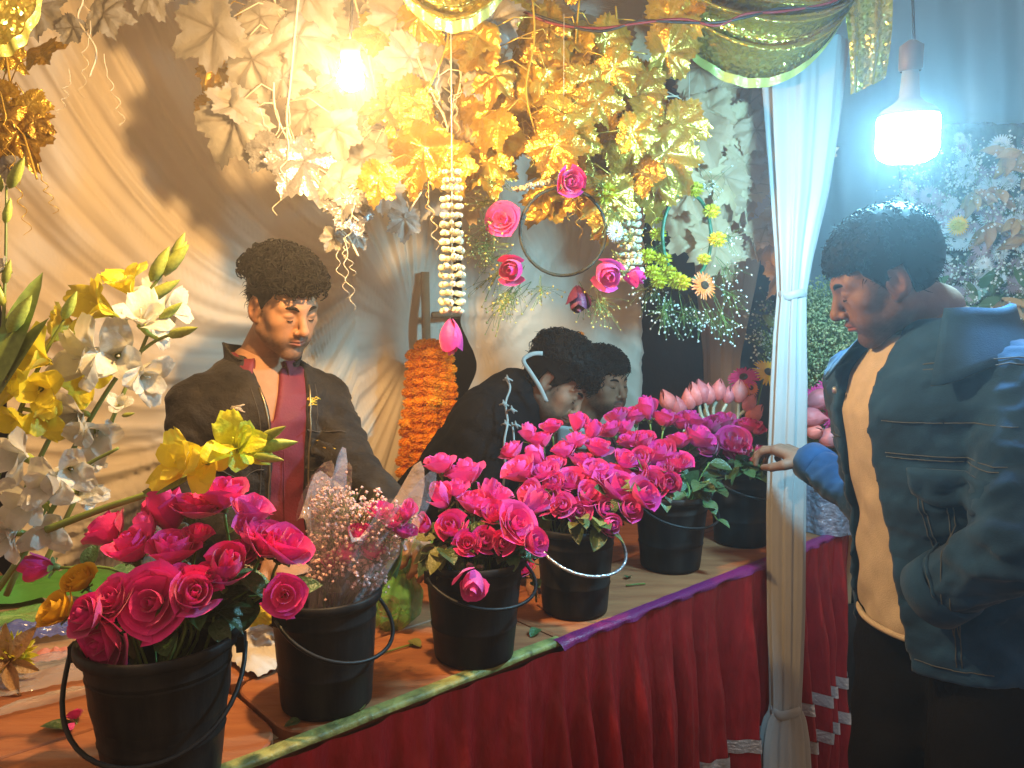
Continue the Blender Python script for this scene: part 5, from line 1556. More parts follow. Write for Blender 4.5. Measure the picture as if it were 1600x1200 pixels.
for k, (x, y, x2, y2) in enumerate([(600, 1020, 655, 1004), (978, 915, 1008, 912)]):
    a, b = on_z(x, y, TABLE_Z + .004), on_z(x2, y2, TABLE_Z + .004)
    tag(part('cut_stem', *tube([a, a.lerp(b, .5) + Vector((0, 0, .001)), b], .0022, 6), M['stem']), ['short cut stem on the boards between the second and third buckets', 'short cut stem on the boards between the fourth and fifth buckets'][k], 'stem', 'cut stems on the counter')

# ---------------------------------------------------------------- people: blended solids turned into one skin
def A3(v): return np.array([v[0], v[1], v[2]], dtype=np.float32)
def smin(a, b, k):
    h = np.clip(0.5 + 0.5 * (b - a) / k, 0, 1)
    return b * (1 - h) + a * h - k * h * (1 - h)
def smax(a, b, k): return -smin(-a, -b, k)
def s_ball(p, c, r): return np.linalg.norm(p - A3(c), axis=1) - r
def s_ell(p, c, r):
    r = A3(r); q = (p - A3(c)) / r
    k0 = np.linalg.norm(q, axis=1); k1 = np.linalg.norm(q / r, axis=1) + 1e-9
    return k0 * (k0 - 1) / k1
def s_cap(p, a, b, ra, rb):
    a, b = A3(a), A3(b)
    ba = b - a; L = float(ba @ ba) + 1e-12
    t = np.clip((p - a) @ ba / L, 0, 1)
    return np.linalg.norm(p - a - t[:, None] * ba, axis=1) - (ra + (rb - ra) * t)
def s_chain(p, pts, rs, k=.012):
    d = None
    for i in range(len(pts) - 1):
        e = s_cap(p, pts[i], pts[i + 1], rs[i], rs[i + 1])
        d = e if d is None else smin(d, e, k)
    return d
def wrinkle(p, s, seed=0.0):
    """folds running in wandering directions"""
    x, y, z = p[:, 0] * s, p[:, 1] * s, p[:, 2] * s
    a = np.sin(x * 1.3 + 2.1 * np.sin(z * .9 + seed) + y * .8 + seed)
    b = np.sin(z * 1.7 - x * 1.1 + 1.7 * np.sin(y * 1.2 + x * .7 + seed * 2) + seed * 3)
    c = np.sin(y * 2.3 + z * 1.9 + 1.3 * np.sin(x * 2.1 - seed))
    return (a * .5 + b * .35 + c * .25)
def surf_nets(fn, lo, hi, h, band=2.2):
    lo, hi = A3(lo), A3(hi)
    c = 4
    nc = np.ceil((hi - lo) / (h * c)).astype(int) + 1
    n = (nc - 1) * c + 1
    ax = [lo[i] + np.arange(n[i], dtype=np.float32) * h for i in range(3)]
    gc = np.stack(np.meshgrid(*[a[::c] for a in ax], indexing='ij'), -1).reshape(-1, 3)
    Vc = fn(gc).reshape(nc)
    keep = np.abs(Vc) < band * c * h
    idx = [np.minimum((np.arange(n[i]) + c // 2) // c, nc[i] - 1) for i in range(3)]
    ii = np.ix_(*idx)
    mask = keep[ii]
    V = np.where(Vc[ii] < 0, -1.0, 1.0).astype(np.float32)
    w = np.nonzero(mask)
    pts = np.stack([ax[0][w[0]], ax[1][w[1]], ax[2][w[2]]], -1)
    V[w] = fn(pts)
    S = V < 0
    corners = [(i, j, k) for i in (0, 1) for j in (0, 1) for k in (0, 1)]
    cnt = sum(S[i:n[0] - 1 + i, j:n[1] - 1 + j, k:n[2] - 1 + k].astype(np.int8) for i, j, k in corners)
    act = (cnt > 0) & (cnt < 8)
    I, J, K = np.nonzero(act)
    acc = np.zeros((len(I), 3)); num = np.zeros(len(I))
    for a in corners:
        for d in range(3):
            if a[d] == 1: continue
            b = list(a); b[d] = 1
            va = V[I + a[0], J + a[1], K + a[2]]; vb = V[I + b[0], J + b[1], K + b[2]]
            cr = (va < 0) != (vb < 0)
            t = np.where(cr, va / np.where(cr, va - vb, 1), 0)
            q = np.tile(np.array(a, float), (len(I), 1)); q[:, d] += t
            acc[cr] += q[cr]; num[cr] += 1
    verts = (acc / num[:, None] + np.stack([I, J, K], 1)) * h + lo
    vid = -np.ones(act.shape, int); vid[I, J, K] = np.arange(len(I))
    faces = []
    for d in range(3):
        e, g = (d + 1) % 3, (d + 2) % 3
        s0 = [slice(None)] * 3; s1 = [slice(None)] * 3
        s0[d] = slice(0, n[d] - 1); s1[d] = slice(1, n[d])
        ch = S[tuple(s0)] != S[tuple(s1)]
        Q = np.array(np.nonzero(ch)).T
        ok = (Q[:, e] > 0) & (Q[:, g] > 0) & (Q[:, e] < n[e] - 1) & (Q[:, g] < n[g] - 1)
        Q = Q[ok]
        if not len(Q): continue
        def at(de, dg):
            R = Q.copy(); R[:, e] += de; R[:, g] += dg
            return vid[R[:, 0], R[:, 1], R[:, 2]]
        quad = np.stack([at(-1, -1), at(0, -1), at(0, 0), at(-1, 0)], 1)
        ins = S[Q[:, 0], Q[:, 1], Q[:, 2]]
        quad[~ins] = quad[~ins][:, ::-1]
        faces.append(quad[(quad >= 0).all(1)])
    F = np.concatenate(faces) if faces else np.zeros((0, 4), int)
    return verts, F
def np_mesh(name, groups, material, parent, cols=None):
    """groups: list of (verts, quads) in world coordinates, joined in one mesh object"""
    off = np.array(root_loc(parent))
    V = np.concatenate([g[0] for g in groups]) - off
    F, b = [], 0
    for g in groups:
        F.append(np.asarray(g[1]) + b); b += len(g[0])
    F = np.concatenate(F)
    me = bpy.data.meshes.new(name)
    me.from_pydata(V.tolist(), [], F.tolist())
    me.materials.append(material)
    me.polygons.foreach_set('use_smooth', [True] * len(me.polygons))
    if cols is not None:
        a = me.color_attributes.new('Col', 'FLOAT_COLOR', 'POINT')
        a.data.foreach_set('color', np.concatenate([cols, np.ones((len(cols), 1))], 1).astype(np.float32).ravel())
    me.update()
    return link(bpy.data.objects.new(name, me), parent)

class Frame:
    """x to the person's right, y forward, z up along the body axis"""
    def __init__(self, o, fwd, up=(0, 0, 1), s=1.0):
        self.s = s
        f = Vector(fwd).normalized()
        u = Vector(up); u = (u - f * u.dot(f)).normalized()
        r = f.cross(u)
        self.o, self.R = A3(o), np.array([tuple(r), tuple(f), tuple(u)], dtype=np.float32)
    def to_local(self, p): return (p - self.o) @ self.R.T / self.s
    def to_world(self, q): return np.asarray(q) * self.s @ self.R + self.o
    def w(self, x, y, z): return Vector(self.to_world(np.array([[x, y, z]]))[0])

def frame_up(o, up, fwd):
    """keeps the axis exact, forward made square to it"""
    u = Vector(up).normalized(); f = Vector(fwd); f = (f - u * f.dot(u)).normalized()
    return Frame(o, f, u)

def head_sdf(p, neck, lid=.7, jaw=1.0):
    x, y, z = p[:, 0], p[:, 1], p[:, 2]
    q = p.copy(); q[:, 0] = np.abs(x)
    d = s_ell(p, (0, -.012, .040), (.074, .096, .086))
    d = smin(d, s_ell(p, (0, .030, -.012), (.0605 * jaw, .060, .088)), .03)
    d = smin(d, s_cap(q, (.050 * jaw, .004, -.050), (.014, .066, -.094), .020, .017), .028)
    d = smin(d, s_ball(p, (0, .073, -.092), .0195), .018)
    d = smin(d, s_ball(q, (.043, .058, -.012), .021), .024)
    d = smin(d, s_ell(q, (.030, .060, -.050), (.024, .026, .03)), .02)
    d = smin(d, s_cap(q, (.004, .0835, .030), (.043, .066, .031), .0125, .0125), .014)
    d = smax(d, -s_ell(q, (.031, .103, .012), (.0165, .020, .0125)), .013)
    d = smin(d, s_ball(q, (.0305, .0725, .0115), .0128), .003)
    d = smin(d, s_ell(q, (.0305, .0765, .0155 - .004 * lid), (.0155, .0115, .0075 + .002 * lid)), .004)
    d = smin(d, s_ell(q, (.0300, .0765, .0010), (.0145, .010, .0052)), .005)
    d = smin(d, s_cap(p, (0, .084, .026), (0, .1085, -.020), .0078, .0112), .010)
    d = smin(d, s_ball(p, (0, .1105, -.0235), .0115), .006)
    d = smin(d, s_ball(q, (.0135, .0985, -.0275), .0082), .006)
    d = smax(d, -s_ball(q, (.0070, .1065, -.0355), .0040), .003)
    d = smin(d, s_ell(p, (0, .081, -.050), (.026, .018, .020)), .012)
    d = smin(d, s_cap(q, (.003, .0985, -.0500), (.021, .086, -.0545), .0058, .0030), .004)
    d = smin(d, s_cap(q, (.000, .0965, -.0615), (.019, .086, -.0575), .0066, .0034), .004)
    d = smax(d, -s_cap(q, (0, .1035, -.0558), (.023, .089, -.0566), .0016, .0016), .0025)
    d = smax(d, -s_ell(p, (0, .102, -.0735), (.02, .008, .006)), .008)
    # ears
    e = s_ell(q, (.0765, -.006, .000), (.011, .022, .034))
    e = smax(e, -s_ell(q, (.0875, -.002, .004), (.008, .013, .021)), .005)
    e = smin(e, s_ball(q, (.074, .004, -.027), .008), .006)
    d = smin(d, e, .008)
    d = smin(d, s_cap(p, (0, -.020, -.05), neck, .050, .055), .03)
    return d

def head_cols(v, skin, stubble=.6, moustache=.8, lips=(.30, .10, .075), hair=(.012, .009, .008)):
    x, y, z = v[:, 0], v[:, 1], v[:, 2]
    ax = np.abs(x)
    c = np.tile(np.array(skin), (len(v), 1))
    def mixin(w, col):
        nonlocal c
        c = c * (1 - w[:, None]) + np.array(col) * w[:, None]
    g = lambda d, s: np.exp(-(d / s) ** 2)
    n = .5 + .5 * np.sin(x * 410 + 3 * np.sin(z * 330)) * np.sin(z * 390 + y * 300)
    beard = np.clip((-.040 - z) / .02, 0, 1) * np.clip((y - .0) / .02, 0, 1) * np.clip((z + .15) / .03, 0, 1) * (1 - .75 * g(ax, .030) * g(z + .056, .011))
    side = np.clip((ax - .052) / .01, 0, 1) * np.clip((.03 - z) / .03, 0, 1) * np.clip((y + .01) / .02, 0, 1) * np.clip((z + .08) / .02, 0, 1) * np.clip((.06 - y) / .03, 0, 1)
    mixin(np.clip(np.maximum(beard, side * .8) * stubble * (.6 + .4 * n), 0, 1), hair)
    mous = g(z + .0425 + ax * .22, .0058) * np.clip((y - .07) / .012, 0, 1) * np.clip((.031 - ax) / .008, 0, 1)
    mixin(np.clip(mous * moustache * (.75 + .3 * n), 0, 1), hair)
    lipw = np.clip((.023 - ax) / .006, 0, 1) * np.clip((y - .083) / .006, 0, 1) * g(z + .0562, .0085)
    mixin(np.clip(lipw * 1.0, 0, .85), lips)
    mixin(.35 * g(np.sqrt((ax - .031) ** 2 + (z - .006) ** 2), .012) * (y > .05), np.array(skin) * .45)
    mixin(.35 * g(np.sqrt((ax - .01) ** 2 + (z + .03) ** 2), .012) * (y > .08), np.array(skin) * np.array([1.25, .9, .8]))
    mixin(np.where((ax > .077), .3, 0.0), np.array(skin) * np.array([1.2, .85, .75]))
    return c

def stroke(fr, pts, rs, parent, name, material):
    q = [fr.w(*p) for p in smooth_path(pts, 5)]
    n = len(q)
    r = [float(np.interp(i / (n - 1), np.linspace(0, 1, len(rs)), rs)) for i in range(n)]
    return part(name, *tube(q, r, 6), material, parent)

def face_bits(fr, parent, lid=.7, eyes=False):
    for s in (-1, 1):
        stroke(fr, [(s * .010, .0925, .0265), (s * .024, .0905, .0345), (s * .040, .0815, .0335), (s * .051, .069, .0265)], [.0026, .0042, .0034, .0012], parent, 'eyebrow', M['hair'])
        zl = .0075 - .006 * lid
        stroke(fr, [(s * .0175, .0815, zl + .001), (s * .026, .0885, zl - .0015), (s * .035, .0875, zl - .0015), (s * .0445, .0785, zl + .0015)], [.0007, .0011, .0012, .0007], parent, 'eyelash', M['hair'])
        if eyes:
            c = fr.w(s * .0305, .0800, .0075)
            v, f = lathe([(.0005, -.0062), (.0045, -.0042), (.0062, 0), (.0045, .0042), (.0005, .0062)], 10)
            part('eye', [c + Vector(p) for p in v], f, M['eye'], parent)

def hair_cap(fr, parent, thick, front_z, seed, curls, curl_len, curl_r, material, side_len=.006, back_low=-.075, fade=.02, lump=.35, curl_z=.055, fat=1.0):
    """short sides, a lumpy top, then real curls over it. thick: height on top"""
    def top_w(p):
        z, y = p[:, 2], p[:, 1]
        return np.clip((z - .045 + .25 * np.clip(y, -1, 1) * 0) / .05, 0, 1)
    def fn(p):
        d = s_ell(p, (0, -.014, .040), (.076, .098, .088))
        lum = wrinkle(p, 95, seed) * lump + wrinkle(p, 230, seed + 2) * lump * .5
        off = side_len + (thick - side_len) * top_w(p) * (1 + lum * .45)
        d = d - off
        z, y, ax = p[:, 2], p[:, 1], np.abs(p[:, 0])
        # the hair line: over the brow, round the temple, past the ear, down to the nape
        line = np.where(y > .045, front_z + .0 - .10 * np.clip(ax - .045, 0, 1), np.where(y > .004, lerp(front_z - .012, -.025, np.clip((.045 - y) / .041, 0, 1)), np.where(y > -.028, .030, back_low)))
        line = line + .004 * np.sin(p[:, 0] * 240 + seed)
        return smax(d, line - z, .006)
    v, f = surf_nets(fn, (-.14, -.16, -.11), (.14, .15, .20), .0036)
    if parent is None: return
    np_mesh('hair', [(fr.to_world(v), f)], material, parent)
    rnd = random.Random(seed)
    mb = MB()
    top = v[(v[:, 2] > curl_z)]
    for k in range(curls):
        q = top[rnd.randrange(len(top))]
        n = Vector((q[0], q[1] + .014, q[2] - .03)).normalized()
        t = Vector((rnd.gauss(0, 1), rnd.gauss(0, 1), rnd.gauss(0, 1))); t = (t - n * t.dot(n)).normalized()
        b = n.cross(t)
        L, R = curl_len * rnd.uniform(.5, 1.2), curl_r * rnd.uniform(.6, 1.3)
        pts = []
        for i in range(8):
            u = i / 7
            a = u * 6.5
            pts.append(fr.w(*(Vector(q) - n * .004 + t * (u * L) + n * (R * (1 - math.cos(a)) * .9) + b * (R * math.sin(a)))))
        mb.tube(pts, [r_ * fat for r_ in (.0016, .0017, .0017, .0016, .0015, .0013, .001, .0006)], 4 if fat > 1 else 3, cap=False)
    for k in range(700):
        q = v[rnd.randrange(len(v))]
        n = Vector((q[0], q[1] + .014, q[2] - .03)).normalized()
        t = Vector((rnd.gauss(0, .5), rnd.gauss(0, .5), rnd.gauss(-.4, .6)))
        L = rnd.uniform(.006, .014)
        mb.tube([fr.w(*(Vector(q) - n * .002)), fr.w(*(Vector(q) + n * L * .4 + t * L * .4)), fr.w(*(Vector(q) + n * L * .5 + t * L))], [.0009, .0008, .0003], 3, cap=False)
    tag(mb.part('hair_curls', material, parent), kind='stuff')

def torso_sdf(p, fr, zs, a, b, yc):
    q = fr.to_local(p)
    z = q[:, 2]
    A, B, Y = np.interp(z, zs, a), np.interp(z, zs, b), np.interp(z, zs, yc)
    d = (np.sqrt((q[:, 0] / A) ** 2 + ((q[:, 1] - Y) / B) ** 2 + 1e-9) - 1) * np.minimum(A, B)
    return smax(d, np.maximum(zs[0] - z, z - zs[-1]), .03), q

def hand_groups(wrist, fwd, palm_n, thumb_side, curls, spread=.16, size=1.0, pinch=0.0, h=.0026):
    """hand at the wrist pointing fwd, palm facing palm_n; thumb on +/- side. curls: four bends in radians"""
    f = Vector(fwd).normalized(); n = Vector(palm_n); n = (n - f * n.dot(f)).normalized()
    s = f.cross(n) * thumb_side
    def W(a, b, c): return Vector(wrist) + (f * a + s * b + n * c) * size
    chains = []
    for i, (off, L, bx) in enumerate(((.027, .074, .090), (.009, .082, .093), (-.010, .076, .090), (-.028, .060, .083))):
        base = Vector((bx, off, 0))
        ang, q = 0.0, Vector((bx, off, 0))
        pts = [Vector((bx - .045, off * .7, 0)), q.copy()]
        yaw = (off / .028) * spread * .5
        for seg, fr_ in enumerate((.45, .31, .24)):
            ang += curls[i] * (1.0 if seg else .8)
            q = q + Vector((math.cos(ang) * math.cos(yaw), math.sin(yaw), math.sin(ang))) * L * fr_
            pts.append(q.copy())
        chains.append(([W(*p) for p in pts], [r * size for r in (.0115, .0098, .0086, .0078, .0066)]))
    t = [Vector((.018, .020, .004)), Vector((.045, .046, .014 + .01 * pinch)), Vector((.074, .056 - .012 * pinch, .024 + .022 * pinch)), Vector((.100, .054 - .022 * pinch, .030 + .030 * pinch))]
    chains.append(([W(*p) for p in t], [r * size for r in (.015, .0128, .0105, .0082)]))
    palm = [(W(.0, .0, 0), W(.03, .0, 0), .026), (W(.025, .018, 0), W(.085, .022, 0), .0165), (W(.025, 0, .001), W(.088, 0, .0), .0165), (W(.025, -.018, 0), W(.080, -.024, 0), .0155)]
    pad = W(.036, .026, .010)
    allp = [q for c in chains for q in c[0]] + [W(-.06, 0, 0), W(.03, 0, 0)]
    lo = np.min([A3(q) for q in allp], 0) - .035 * size; hi = np.max([A3(q) for q in allp], 0) + .035 * size
    def fn(p):
        d = s_cap(p, W(-.06, 0, 0), W(.01, 0, 0), .027 * size, .0245 * size)
        for a, b, r in palm:
            d = smin(d, s_cap(p, a, b, r * size, r * size * .92), .012 * size)
        d = smin(d, s_ball(p, pad, .017 * size), .012 * size)
        fing = None
        for pts, rs in chains:
            e = s_chain(p, pts, rs, .004)
            d = smin(d, e, .005)
        return d
    return surf_nets(fn, lo, hi, h * size)

M['skin'] = mat('brown skin', (.3, .16, .09), .58, attr='Col', var=.12, vscale=60, bump=.10, bscale=420, spec=.3, detail=8)
M['hair'] = mat('black hair', (.0055, .0045, .004), .6, spec=.10)
M['eye'] = mat('dark eye', (.05, .035, .03), .15)
SKIN = (.36, .185, .10)
def collar_sheet(fr, r0, h, spread, parent, material, phi=140, tip=.03, stand=True, name='collar', y_off=0.0, ell=1.0, drop_front=.03):
    """collar round the neck in the frame's own coordinates; 0 degrees is the nape"""
    P_ = [(0, 0), (.004, h * .6), (.010, h), (.020, h * .9)] if stand is None else [(0, -.01), (.002, h * .5), (.006, h), (.014, h * .98), (.024, h * .5), (.034 + spread * .5, -.006), (.042 + spread, -.03 - spread * .3)]
    if stand is True: P_ = [(0, -.012), (.002, h * .4), (.005, h * .8), (.008, h)]
    def fn(a, b):
        ang = math.radians(lerp(-phi, phi, a))
        e = abs(a * 2 - 1)
        k = b * (len(P_) - 1); i = min(int(k), len(P_) - 2); t = k - i
        rr, zz = lerp(P_[i][0], P_[i + 1][0], t), lerp(P_[i][1], P_[i + 1][1], t)
        pull = sstep(.72, 1.0, e)
        R = r0 + rr
        x, y = math.sin(ang) * R * ell, -math.cos(ang) * R + y_off
        z = zz - drop_front * sstep(.3, 1, e) * (1 if e > .3 else 0) - pull * tip * max(0, b - .5) * 2
        return fr.w(x, y, z + .003 * math.sin(a * 25))
    v, f = grid(fn, 48, 14)
    return part(name, v, f, material, parent, thick=.004)

def on_cloth(fn, p, n, off=.0016):
    """slide a point along n onto the outside of a garment"""
    p, n = A3(p), A3(Vector(n).normalized())
    ts = np.linspace(.09, -.07, 81, dtype=np.float32)
    d = fn(p[None] + ts[:, None] * n[None])
    k = int(np.argmax(d < 0)) if (d < 0).any() else 40
    return Vector((p + (ts[max(0, k - 1)] - .001 + off) * n).tolist())
def seam(fn, pts, n, r, parent, material, name='seam'):
    q = [on_cloth(fn, p, n(p) if callable(n) else n) for p in smooth_path(pts, 5)]
    return part(name, *tube(q, r, 5), material, parent)

# ---------------------------------------------------------------- the standing seller
M['black_denim'] = mat('worn black denim', (.014, .012, .011), .75, col2=(.032, .027, .022), vscale=14, bump=.35, bscale=120, sheen=.05, spec=.2)
M['worn_black'] = mat('greyed black seam', (.06, .052, .045), .85)
M['burgundy'] = mat('burgundy shirt', (.15, .012, .028), .7, var=.15, vscale=20, bump=.15, bscale=200)
M['denim'] = mat('dark blue denim', (.005, .027, .075), .9, col2=(.015, .060, .155), vscale=11, detail=9, bump=.12, bscale=420, sheen=.1, spec=.15)
M['denim_seam'] = mat('denim seam thread', (.06, .075, .095), .8)
M['beige_knit'] = mat('beige knit shirt', (.42, .36, .28), .85, var=.10, vscale=40, bump=.3, bscale=420)
M['black_cloth'] = mat('black cloth', (.006, .006, .007), .85, bump=.2, bscale=180, spec=.08)
M['dark_print'] = mat('dark plum print shirt', (.09, .03, .035), .8, col2=(.16, .08, .08), vscale=50)
M['zip'] = mat('brass zip', (.35, .27, .16), .35, metal=.8)
M['worn_thread'] = mat('frayed pale thread', (.55, .48, .38), .9)
M['yellow_thread'] = mat('yellow embroidery', (.65, .45, .05), .8)
M['strap_white'] = mat('white strap', (.42, .40, .35), .7)

def legs_sdf(p, hipL, hipR, kneeL, kneeR, footL, footR, r=(.088, .062, .048)):
    d = smin(s_chain(p, [hipL, kneeL, footL], r), s_chain(p, [hipR, kneeR, footR], r), .02)
    d = smin(d, s_ell(p, (Vector(hipL) + Vector(hipR)) / 2 + Vector((0, 0, .0)), (.115, .115, .10)), .03)
    return smax(d, p[:, 2] - (float(hipL[2]) + .005), .01)
def shoe(c, fwd, parent):
    f = Vector(fwd); f.z = 0; f.normalize()
    fr = Frame(Vector((c[0], c[1], 0)), f)
    def fn(p):
        q = fr.to_local(p)
        d = smin(s_cap(q, (0, -.05, .045), (0, .11, .035), .045, .036), s_cap(q, (0, -.04, .06), (0, -.02, .10), .042, .045), .03)
        return smax(d, .002 - q[:, 2], .004)
    cw = fr.w(0, .04, .06)
    v, f_ = surf_nets(fn, Vector(cw) - Vector((.2, .2, .1)), Vector(cw) + Vector((.2, .2, .13)), .007)
    np_mesh('shoe', [(v, f_)], M['black_cloth'], parent)

TZ = (-.02, .06, .16, .26, .35, .41, .455, .49, .53)            # torso stations above the hips, standing adult
TA = (.165, .160, .148, .158, .172, .160, .118, .082, .060)     # half widths
TB = (.112, .106, .102, .112, .120, .108, .088, .072, .056)     # half depths
TY = (0, .004, .008, .010, .006, -.004, -.014, -.018, -.016)

def seller():
    d = 1.92
    root = P(430, 700, d + .06); root.z = 0
    o = thing('person', 'standing man in a worn black denim jacket over a burgundy shirt, looking down', 'person', root)
    hd = Frame(P(441, 482, d), (.70, -.62, -.36), (.06, -.10, 1), .93)
    tf_o = P(408, 610, d + .06)
    fwd = Vector((.56, -.83, 0)).normalized()
    hip = Vector((tf_o.x - .01, tf_o.y + .02, .885))
    up = Vector((.03, -.02, 1))
    tf = frame_up(hip, up, fwd)
    neck_w = tf.w(0, -.012, .50)
    neck_l = tuple(hd.to_local(A3(neck_w)[None])[0])
    v, f = surf_nets(lambda p: head_sdf(p, neck_l, .9), (-.12, -.15, -.22), (.12, .15, .15), .0026)
    col = head_cols(v, SKIN, .62, .95)
    shR, shL = tf.w(.158, -.01, .378), tf.w(-.158, -.01, .378)
    elR = P(300, 775, d - .02); wrR = P(428, 868, d - .26)
    elL = P(548, 722, d + .02); wrL = P(622, 806, d - .14)
    body_fn = lambda p: smin(torso_sdf(p, tf, TZ, TA, TB, TY)[0] + .008, smin(s_chain(p, [shR, elR, wrR], [.05, .042, .028]), s_chain(p, [shL, elL, wrL], [.05, .042, .028]), .02), .03)
    lo, hi = Vector((-1.05, 1.2, .80)), Vector((-.02, 2.35, 1.45))
    bv, bf = surf_nets(body_fn, lo, hi, .011)
    fR = (Vector(wrR) - Vector(elR)).normalized(); fL = (Vector(wrL) - Vector(elL)).normalized()
    hR = hand_groups(wrR, fR + Vector((0, 0, -.15)), (.3, -.2, -1), -1, (.5, .55, .6, .65))
    hL = hand_groups(wrL, fL + Vector((0, 0, -.2)), (-.5, .2, -1), 1, (.5, .55, .6, .65))
    groups = [(hd.to_world(v), f), (bv, bf), hR, hL]
    cols = np.concatenate([col] + [np.tile(np.array(SKIN), (len(g[0]), 1)) for g in groups[1:]])
    np_mesh('body', groups, M['skin'], o, cols)
    face_bits(hd, o, .9)
    hair_cap(hd, o, .026, .064, 3.0, 650, .030, .0105, M['hair'], side_len=.005, lump=.5, curl_z=.070, fat=1.5)
    # burgundy shirt, open at the throat
    def shirt(p):
        dd, q = torso_sdf(p, tf, TZ, TA, TB, TY)
        dd = dd - .004 + .003 * wrinkle(p, 42, 1)
        vneck = np.minimum(.030 - np.abs(q[:, 0] - .016) + (q[:, 2] - .44) * .30, q[:, 1] - .0)
        dd = smax(dd, np.where(q[:, 2] > .25, vneck, -1), .004)
        return smax(dd, q[:, 2] - .47, .01)
    sv, sf = surf_nets(shirt, lo, hi, .0068)
    np_mesh('shirt', [(sv, sf)], M['burgundy'], o)
    stroke(tf, [(-.008, .128, .30), (-.010, .126, .22), (-.012, .120, .10), (-.012, .114, .0)], [.0016, .0016], o, 'shirt_placket', M['burgundy'])
    collar_sheet(Frame(tf.w(0, -.008, .475), Vector((.56, -.83, .25)), (.02, .2, 1)), .062, .032, -.020, o, M['burgundy'], phi=150, tip=.035, stand=False, name='shirt_collar', drop_front=.035)
    # jacket
    def jacket(p):
        dd, q = torso_sdf(p, tf, TZ, [a + o_ for a, o_ in zip(TA, (.006, .006, .006, .006, .006, .006, .0, -.010, -.010))], [b + o_ for b, o_ in zip(TB, (0, 0, 0, 0, 0, 0, 0, -.008, -.008))], TY)
        dd = dd - .014
        sl = smin(s_chain(p, [shR, elR, Vector(elR).lerp(Vector(wrR), .86)], [.066, .058, .045]), s_chain(p, [shL, elL, Vector(elL).lerp(Vector(wrL), .86)], [.066, .056, .044]), .01)
        shd = np.minimum(np.linalg.norm(p - A3(shL), axis=1), np.linalg.norm(p - A3(shR), axis=1))
        dd = smin(dd, sl, .008 + .048 * np.exp(-(shd / .12) ** 2))
        near = np.minimum(np.linalg.norm(p - A3(elR), axis=1), np.linalg.norm(p - A3(elL), axis=1))
        dd = dd + (.0035 + .004 * np.exp(-(near / .12) ** 2)) * wrinkle(p, 58, 5) + .0018 * wrinkle(p, 120, 8)
        w = np.interp(q[:, 2], [-.05, .1, .25, .38, .47, .54], [.056, .044, .040, .046, .066, .080])
        cut = np.minimum(w - np.abs(q[:, 0] + .022), q[:, 1] + .02)
        dd = smax(dd, cut, .008)
        return smax(dd, np.maximum(q[:, 2] - .500, -.0 - q[:, 2]), .010)
    jv, jf = surf_nets(jacket, lo, hi, .0066)
    np_mesh('jacket', [(jv, jf)], M['black_denim'], o)
    collar_sheet(Frame(tf.w(0, -.012, .476), Vector((.56, -.83, .3)), (.02, .25, 1)), .080, .060, .0, o, M['black_denim'], phi=138, stand=True, name='jacket_collar', drop_front=.045, ell=1.08)
    def surf(x, z, off=.018):
        A, B, Y = np.interp(z, TZ, TA) + .006, np.interp(z, TZ, TB), np.interp(z, TZ, TY)
        return tf.w(x, Y + B * math.sqrt(max(.02, 1 - (x / A) ** 2)) + off, z)
    fw = Vector(tf.R[1].tolist())
    for sx in (-1, 1):
        seam(jacket, [surf(-.022 + sx * (w_ + .007), z) for z, w_ in ((.02, .054), (.12, .045), (.25, .042), (.36, .046), (.43, .056))], fw, .0022, o, M['zip'], 'zip_edge')
        seam(jacket, [surf(-.022 + sx * (w_ + .026), z) for z, w_ in ((.02, .054), (.12, .045), (.25, .042), (.36, .046), (.43, .056))], fw, .0012, o, M['worn_black'])
    rnd = random.Random(4)
    for (x, z, n, mk) in [(.085, .385, 9, 'worn_thread'), (.075, .335, 8, 'worn_thread'), (.120, .34, 4, 'worn_thread'), (-.098, .392, 9, 'yellow_thread'), (.085, .09, 7, 'worn_thread'), (.060, .05, 7, 'worn_thread'), (.078, .125, 5, 'worn_thread'), (-.1, .29, 6, 'yellow_thread'), (.055, .0, 7, 'worn_thread'), (.13, .30, 5, 'worn_thread')]:
        mb = MB()
        for k in range(n):
            x1, z1 = x + rnd.uniform(-.012, .012), z + rnd.uniform(-.007, .007)
            mb.tube([on_cloth(jacket, surf(x1 + dx_, z1 + rnd.uniform(-.004, .004)), fw, .0015) for dx_ in (0, rnd.uniform(.006, .012), rnd.uniform(.013, .02))], .0017, 4)
        mb.part('frayed_patch', M[mk], o)
    for sx, x0, x1 in ((1, .055, .135), (-1, -.135, -.075)):
        mb = MB().add(*grid(lambda a, b: on_cloth(jacket, surf(lerp(x0, x1, a), .305 - .040 * b - .008 * math.sin(math.pi * a)), fw, .003), 10, 4))
        mb.part('pocket_flap', M['black_denim'], o, thick=.004)
        seam(jacket, [surf(lerp(x0 - .01, x1 + .012, k / 8), .322 + .004 * math.sin(k)) for k in range(9)], fw, .0016, o, M['worn_black'])
        seam(jacket, [surf(lerp(x0 - .015, x1 + .018, k / 8), .23 + .010 * math.sin(k + sx)) for k in range(9)], fw, .0014, o, M['worn_black'])
    hL_, hR_ = tf.w(-.09, 0, .0), tf.w(.09, 0, .0)
    tr = lambda p: legs_sdf(p, hL_, hR_, Vector((hL_.x, hL_.y, .47)), Vector((hR_.x, hR_.y, .47)), Vector((hL_.x, hL_.y, .06)), Vector((hR_.x, hR_.y, .06)))
    tv, tf_ = surf_nets(tr, Vector((hip.x - .3, hip.y - .25, .02)), Vector((hip.x + .3, hip.y + .25, .99)), .014)
    np_mesh('trousers', [(tv, tf_)], M['black_cloth'], o)
    shoe(hL_, fwd, o); shoe(hR_, fwd, o)
seller()

